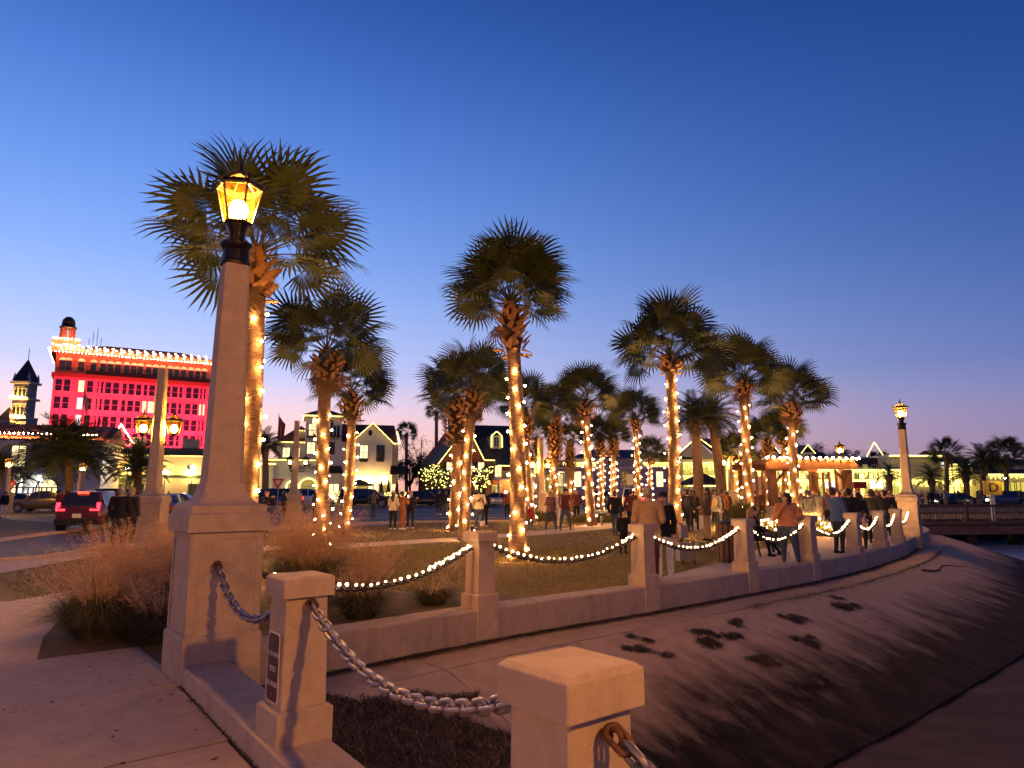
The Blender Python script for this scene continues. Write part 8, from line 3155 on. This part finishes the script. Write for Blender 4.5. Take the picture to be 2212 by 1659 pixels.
person('second seated woman half hidden on the iron bench', B, (bp0.x - 0.38 * math.cos(BR), bp0.y - 0.38 * math.sin(BR), -0.012), BR, ('brown', 'black', 'skin', 'black', 'blond', 'black'), 0.018)
B, J = figure(h=1.80, bulk=1.15, coat=0.35, cap=True, lean=0.25, arms={'elbl': (0.24, -0.05, 1.12), 'wrl': (0.1, -0.25, 1.05), 'elbr': (-0.26, 0.0, 1.12), 'wrr': (-0.15, -0.22, 0.98)}, look=(0.3, -1, -0.25))
person('man in grey cap and blue jacket leaning by the fifth wall post', B, pg(1815, 1196), 1.9, ('blue', 'navy', 'skin', 'black', 'brown', 'grey'), 0.016)
B, J = figure(h=1.82, bulk=1.05, hair='long', coat=0.45, beard=True, bag=False, legs='stand', lean=0.06, arms={'elbl': (0.22, -0.03, 1.14), 'wrl': (0.05, -0.22, 1.1), 'elbr': (-0.24, -0.02, 1.14), 'wrr': (-0.1, -0.22, 1.08)}, look=(-0.2, -1, 0))
person('bearded long haired man in leather jacket and tan trousers on the lawn', B, pg(1530, 1168), -1.35, ('brown', 'tan', 'skin', 'black', 'brown'), 0.016)
B, J = figure(h=1.80, bulk=1.2, coat=0.35, cap=True, legs='apart', arms={'elbr': (-0.27, 0.02, 1.13), 'wrr': (-0.25, -0.12, 0.92), 'elbl': (0.27, 0.02, 1.13), 'wrl': (0.27, -0.14, 0.90)})
person('man in dark vest and plaid sleeves walking with a cane on the path', B, pg(1222, 1145), 0.25, ('maroon', 'denim', 'skin', 'brown', 'grey', 'black', 'plaid_cloth'), 0.018)
cp = pg(1222, 1145)
mb = MB()
mb.tube([(0, 0, 0), (0, 0, 0.86), (0.0, 0.05, 0.92), (0, 0.12, 0.90)], 0.012, 6)
o = mb.build('walking_cane', 'black_paint', None, True, (cp.x + 0.33, cp.y - 0.2, -0.02))
tag(o, 'black walking cane in the hand of the man in the vest', 'cane')
B, J = figure(h=1.68, female=True, bulk=0.98, hair='long', coat=0.45, legs='apart', arms={'elbr': (-0.24, -0.02, 1.14), 'wrr': (-0.16, -0.2, 1.05)})
person('blond woman in pink and white plaid shirt walking on the path', B, pg(1190, 1144), 0.15, ('plaid_cloth', 'denim', 'skin', 'black', 'blond'), 0.018)
# -- on the lawn, looking at phones
B, J = figure(h=1.70, female=True, bulk=1.05, coat=0.3, hair='long', arms={'elbr': (-0.25, -0.05, 1.12), 'wrr': (-0.10, -0.2, 1.0), 'elbl': (0.25, -0.05, 1.12), 'wrl': (0.12, -0.2, 1.02)}, look=(0.5, -1, 0))
B.ell(J['head'] + np.array((0, 0.01, 0.062)), np.array((0.096, 0.108, 0.08)), 6, 0.008)
ME_L = B
person('woman in cream fleece and knitted hat, left of the three friends', B, pg(848, 1144), PI - 0.4, ('cream', 'black', 'skin', 'white', 'brown', 'pink'), 0.017)
B, J = figure(h=1.68, female=True, bulk=1.0, coat=0.15, hair='short', arms={'elbr': (-0.2, -0.16, 1.2), 'wrr': (-0.04, -0.34, 1.38), 'elbl': (0.2, -0.16, 1.2), 'wrl': (0.06, -0.34, 1.38)})
person('friend in rust brown tracksuit in the middle holding up a phone', B, pg(868, 1144), PI - 0.7, ('rust', 'rust', 'skin', 'white', 'brown'), 0.017)
ph = pg(868, 1144)
MB().cbox((ph.x + 0.22, ph.y + 0.30, 1.42), (0.085, 0.015, 0.16), -0.7).build('phone', 'black_paint')
tag(bpy.data.objects['phone'], 'dark phone held up by the friend in rust brown', 'phone')
o = MB().cbox((ph.x + 0.215, ph.y + 0.291, 1.42), (0.075, 0.004, 0.145), -0.7).build('screen', 'phone_screen', None)
o.parent = bpy.data.objects['phone']
B, J = figure(h=1.68, female=True, bulk=0.95, hair='pony', arms={'elbr': (-0.22, -0.1, 1.16), 'wrr': (-0.2, -0.3, 1.38), 'elbl': (0.2, -0.1, 1.16), 'wrl': (0.16, -0.3, 1.36)})
person('friend all in black on the right with raised hands', B, pg(886, 1142), PI - 0.2, ('black', 'black', 'skin', 'white', 'blond'), 0.017)
B, J = figure(h=1.80, bulk=1.18, coat=0.35, arms={'elbr': (-0.30, 0.0, 1.13), 'wrr': (-0.2, -0.2, 1.0), 'elbl': (0.30, 0.0, 1.13), 'wrl': (0.24, -0.12, 0.95)})
o = person('person in cream sweatshirt with three black bars on the back beside the palm pair', B, pg(1034, 1141), PI + 0.2, ('cream', 'denim', 'skin', 'white', 'black'), 0.017)
for i, (x, hh) in enumerate(((0.075, 0.07), (0.01, 0.12), (-0.055, 0.17))):
    mb = MB()
    mb.xprism([(x - 0.02 + 0.05, 1.20), (x + 0.02 + 0.05, 1.20), (x + 0.02, 1.20 + hh), (x - 0.02, 1.20 + hh)], 0.165, 0.195)
    mb.build('sweatshirt_bar', 'black_paint', o)
B, J = figure(h=1.74, bulk=1.1, coat=0.3)
person('person in black standing just right of the cream sweatshirt', B, pg(1046, 1138), PI - 0.3, ('black', 'black', 'skin', 'white', 'black'), 0.02)

# generic figures, reused with other clothes for the crowd
GEN = []
for i, kw in enumerate((dict(h=1.78, bulk=1.1, coat=0.35), dict(h=1.66, female=True, bulk=1.0, hair='long', coat=0.35), dict(h=1.80, bulk=1.25, coat=0.4, cap=True), dict(h=1.64, female=True, bulk=1.1, hair='pony', coat=0.5),
                        dict(h=1.75, bulk=1.05, hood=True, coat=0.3), dict(h=1.76, bulk=1.1, coat=0.3, bag=True, legs='walk'), dict(h=1.70, female=True, bulk=1.0, hair='long', coat=0.9, legs='stand'),
                        dict(h=1.74, bulk=1.0, coat=0.2, arms={'elbr': (-0.24, -0.14, 1.2), 'wrr': (-0.08, -0.3, 1.42), 'elbl': (0.24, -0.14, 1.2), 'wrl': (0.08, -0.3, 1.42)}), dict(h=1.72, bulk=1.1, coat=0.3, legs='walk'))):
    b_, j_ = figure(**kw)
    GEN.append(b_.mesh('person', 0.026))
CHILD = figure(h=1.12, bulk=0.9, hair='short', coat=0.3)[0].mesh('person', 0.022)
CHILDH = figure(h=1.15, bulk=1.05, hood=True, coat=0.5)[0].mesh('person', 0.022)


def extra_p(label, g, u, v, rz, cols, group='passers-by', z=-0.02, dx=0.0):
    p = G(u, v, z)
    me = GEN[g] if isinstance(g, int) else g
    return person(label, me, (p.x + dx, p.y, z), rz, cols, group=group)


extra_p('hooded child in black beside the second wall post left side', CHILDH, 1347, 1196, 0.4, ('black', 'black', 'skin', 'black', 'brown'))
extra_p('person in black jacket striding with back turned left of the hooded child', 8, 1330, 1160, 2.8, ('black', 'denim', 'skin', 'brown', 'brown'))
extra_p('person in dark red top turned away at the left of the beige man', 0, 1365, 1150, 2.6, ('maroon', 'black', 'skin', 'black', 'black'))
extra_p('man in dark jacket and light cap beside the twin lantern pillar', 2, 252, 1182, PI + 0.3, ('black', 'charcoal', 'skin', 'grey', 'grey', 'tan'))
extra_p('companion in light cap leaning beside the twin lantern pillar', 2, 276, 1180, PI - 0.2, ('charcoal', 'black', 'skin', 'white', 'grey', 'tan'))
extra_p('person in dark coat and white trousers at the left picture edge', 1, 6, 1118, 0.5, ('black', 'white', 'skin', 'black', 'black'))
extra_p('person in red jacket in the road behind the dark crossover', 0, 124, 1128, 2.5, ('red', 'red', 'skin', 'black', 'brown'))
extra_p('child in dark printed shirt reaching forward near the yield sign', 7, 572, 1152, 1.2, ('black', 'charcoal', 'skin', 'black', 'brown'))
extra_p('person all in black left of the yield sign pillar', 6, 612, 1130, 2.0, ('black', 'black', 'skin', 'black', 'black'))
extra_p('dark figure left of the fat stubbed palm by the road', 1, 682, 1128, 0.6, ('charcoal', 'black', 'skin', 'black', 'black'))
extra_p('person in grey jacket and jeans taking a picture at the kerb', 7, 806, 1116, 2.9, ('grey', 'denim', 'skin', 'black', 'brown'))
extra_p('person in black with back turned at the kerb left of the palm pair', 0, 948, 1112, 2.9, ('black', 'navy', 'skin', 'white', 'brown'))
extra_p('person in grey hooded jacket beside the one in black at the kerb', 4, 962, 1116, 2.7, ('charcoal', 'grey', 'skin', 'grey', 'brown'))
extra_p('dark figure between the palm pair and the centre palm', 0, 1096, 1118, 0.4, ('maroon', 'black', 'skin', 'black', 'brown'))
extra_p('small child in red at the right of the centre palm', CHILD, 1146, 1148, 0.6, ('red', 'denim', 'skin', 'white', 'brown'))
extra_p('woman in white dress behind the plaid shirt woman', 6, 1210, 1136, 0.6, ('white', 'white', 'skin', 'white', 'blond'))
extra_p('person in maroon jacket right of the man with the cane', 0, 1246, 1126, 0.2, ('maroon', 'black', 'skin', 'black', 'brown'))
extra_p('girl in pale pink leaning at the sixth wall post', CHILD, 1872, 1190, 1.2, ('pink', 'black', 'skin', 'black', 'brown'))
extra_p('woman in long white coat behind the orange sweater woman', 6, 1748, 1138, 2.9, ('white', 'white', 'skin', 'white', 'brown'))
extra_p('woman in cream coat with long dark hair near the pergola', 6, 1772, 1130, PI, ('cream', 'cream', 'skin', 'white', 'brown'))
extra_p('woman in long black coat right of the cream coat woman', 6, 1792, 1138, PI, ('black', 'black', 'skin', 'black', 'brown'))
extra_p('man in black jacket between the fifth and sixth wall posts', 0, 1842, 1186, 2.2, ('black', 'black', 'skin', 'black', 'black'))
extra_p('woman in black with a white scarf near the sixth wall post', 1, 1862, 1180, 2.4, ('black', 'black', 'skin', 'black', 'brown'))
extra_p('broad person in olive coat near the seventh wall post', 4, 1890, 1174, 2.6, ('olive', 'black', 'skin', 'black', 'brown'))
extra_p('person in black photographing beside the far lamp', 7, 1918, 1168, 2.4, ('black', 'black', 'skin', 'black', 'brown'))
extra_p('person in dark backpack left of the bearded man', 5, 1488, 1150, 2.6, ('black', 'black', 'skin', 'black', 'black', 'charcoal'))
extra_p('person in black coat closest behind the palm of the beige man', 6, 1502, 1146, 2.9, ('black', 'black', 'skin', 'black', 'brown'))
extra_p('man in rust jacket right of the bearded man', 0, 1562, 1140, 2.9, ('rust', 'charcoal', 'skin', 'black', 'brown'))
extra_p('heavy person in dark hoodie right of the bearded man', 4, 1552, 1150, PI, ('charcoal', 'grey', 'skin', 'black', 'brown'))
extra_p('person with tan backpack behind the bearded man', 5, 1545, 1152, 2.8, ('grey', 'black', 'skin', 'black', 'brown', 'tan'))
extra_p('person in olive jacket seated look near the pergola foot', 3, 1690, 1134, 0.5, ('olive', 'tan', 'skin', 'brown', 'blond'))
# the crowd under and around the pergola: nothing tells most of these apart
rd = random.Random(5)
cc = ['black', 'navy', 'charcoal', 'maroon', 'grey', 'brown', 'olive', 'red', 'cream', 'tan', 'rust', 'white']
spots_c = []
used_l = set()
for i in range(52):
    u = rd.uniform(1480, 1935)
    v = rd.uniform(1096, 1130)
    spots_c.append((u, v))
for i in range(22):
    spots_c.append((rd.uniform(1740, 1930), rd.uniform(1132, 1158)))
for i in range(30):
    spots_c.append((rd.uniform(1950, 2212), rd.uniform(1088, 1097)))
for i, (u, v) in enumerate(sorted(spots_c, key=lambda q: -q[1])):
    c = rd.choice(cc[:7]) if rd.random() < 0.7 else rd.choice(cc)
    tr_c, hr = rd.choice(['black', 'denim', 'charcoal', 'tan']), rd.choice(['black', 'brown', 'brown', 'blond', 'grey'])
    g = rd.randrange(len(GEN))
    wh = ('left of the broad crowned palm' if u < 1600 else 'between broad palm and pergola' if u < 1680 else 'under the pergola' if u < 1830 else 'right of the pergola' if u < 1945
          else 'behind the pier near the far lamp' if u < 2080 else 'behind the pier sign')
    lab = '%s haired onlooker in %s top, %s trousers, %s' % (hr, c, tr_c, wh)
    while lab in used_l:
        c, tr_c, hr = rd.choice(cc), rd.choice(['black', 'denim', 'charcoal', 'tan', 'navy', 'brown']), rd.choice(['black', 'brown', 'blond', 'grey'])
        lab = '%s haired onlooker in %s top, %s trousers, %s' % (hr, c, tr_c, wh)
    used_l.add(lab)
    extra_p(lab, g, u, v, rd.uniform(0, 6.28), (c, tr_c, rd.choice(['skin', 'skin', 'skin_dark']), 'black', hr, rd.choice(['black', 'tan', 'red'])), 'crowd at the pergola and beyond the pier')
for i in range(16):
    u = rd.uniform(-5, 1460)
    y = rd.uniform(86, 91)
    lab = None
    while lab is None or lab in used_l:
        c = rd.choice(cc)
        lab = 'distant pedestrian in %s on the far pavement %s' % (c, 'by the bank' if u < 450 else 'by the restaurant' if u < 880 else 'by the brick house' if u < 1170 else 'by the lavender building')
    used_l.add(lab)
    person(lab, GEN[rd.randrange(len(GEN))], (XU(u, 1085, y), y, -0.015), rd.uniform(0, 6.28), (c, 'black', 'skin', 'black', rd.choice(['black', 'brown'])), group='pedestrians on the far pavement')
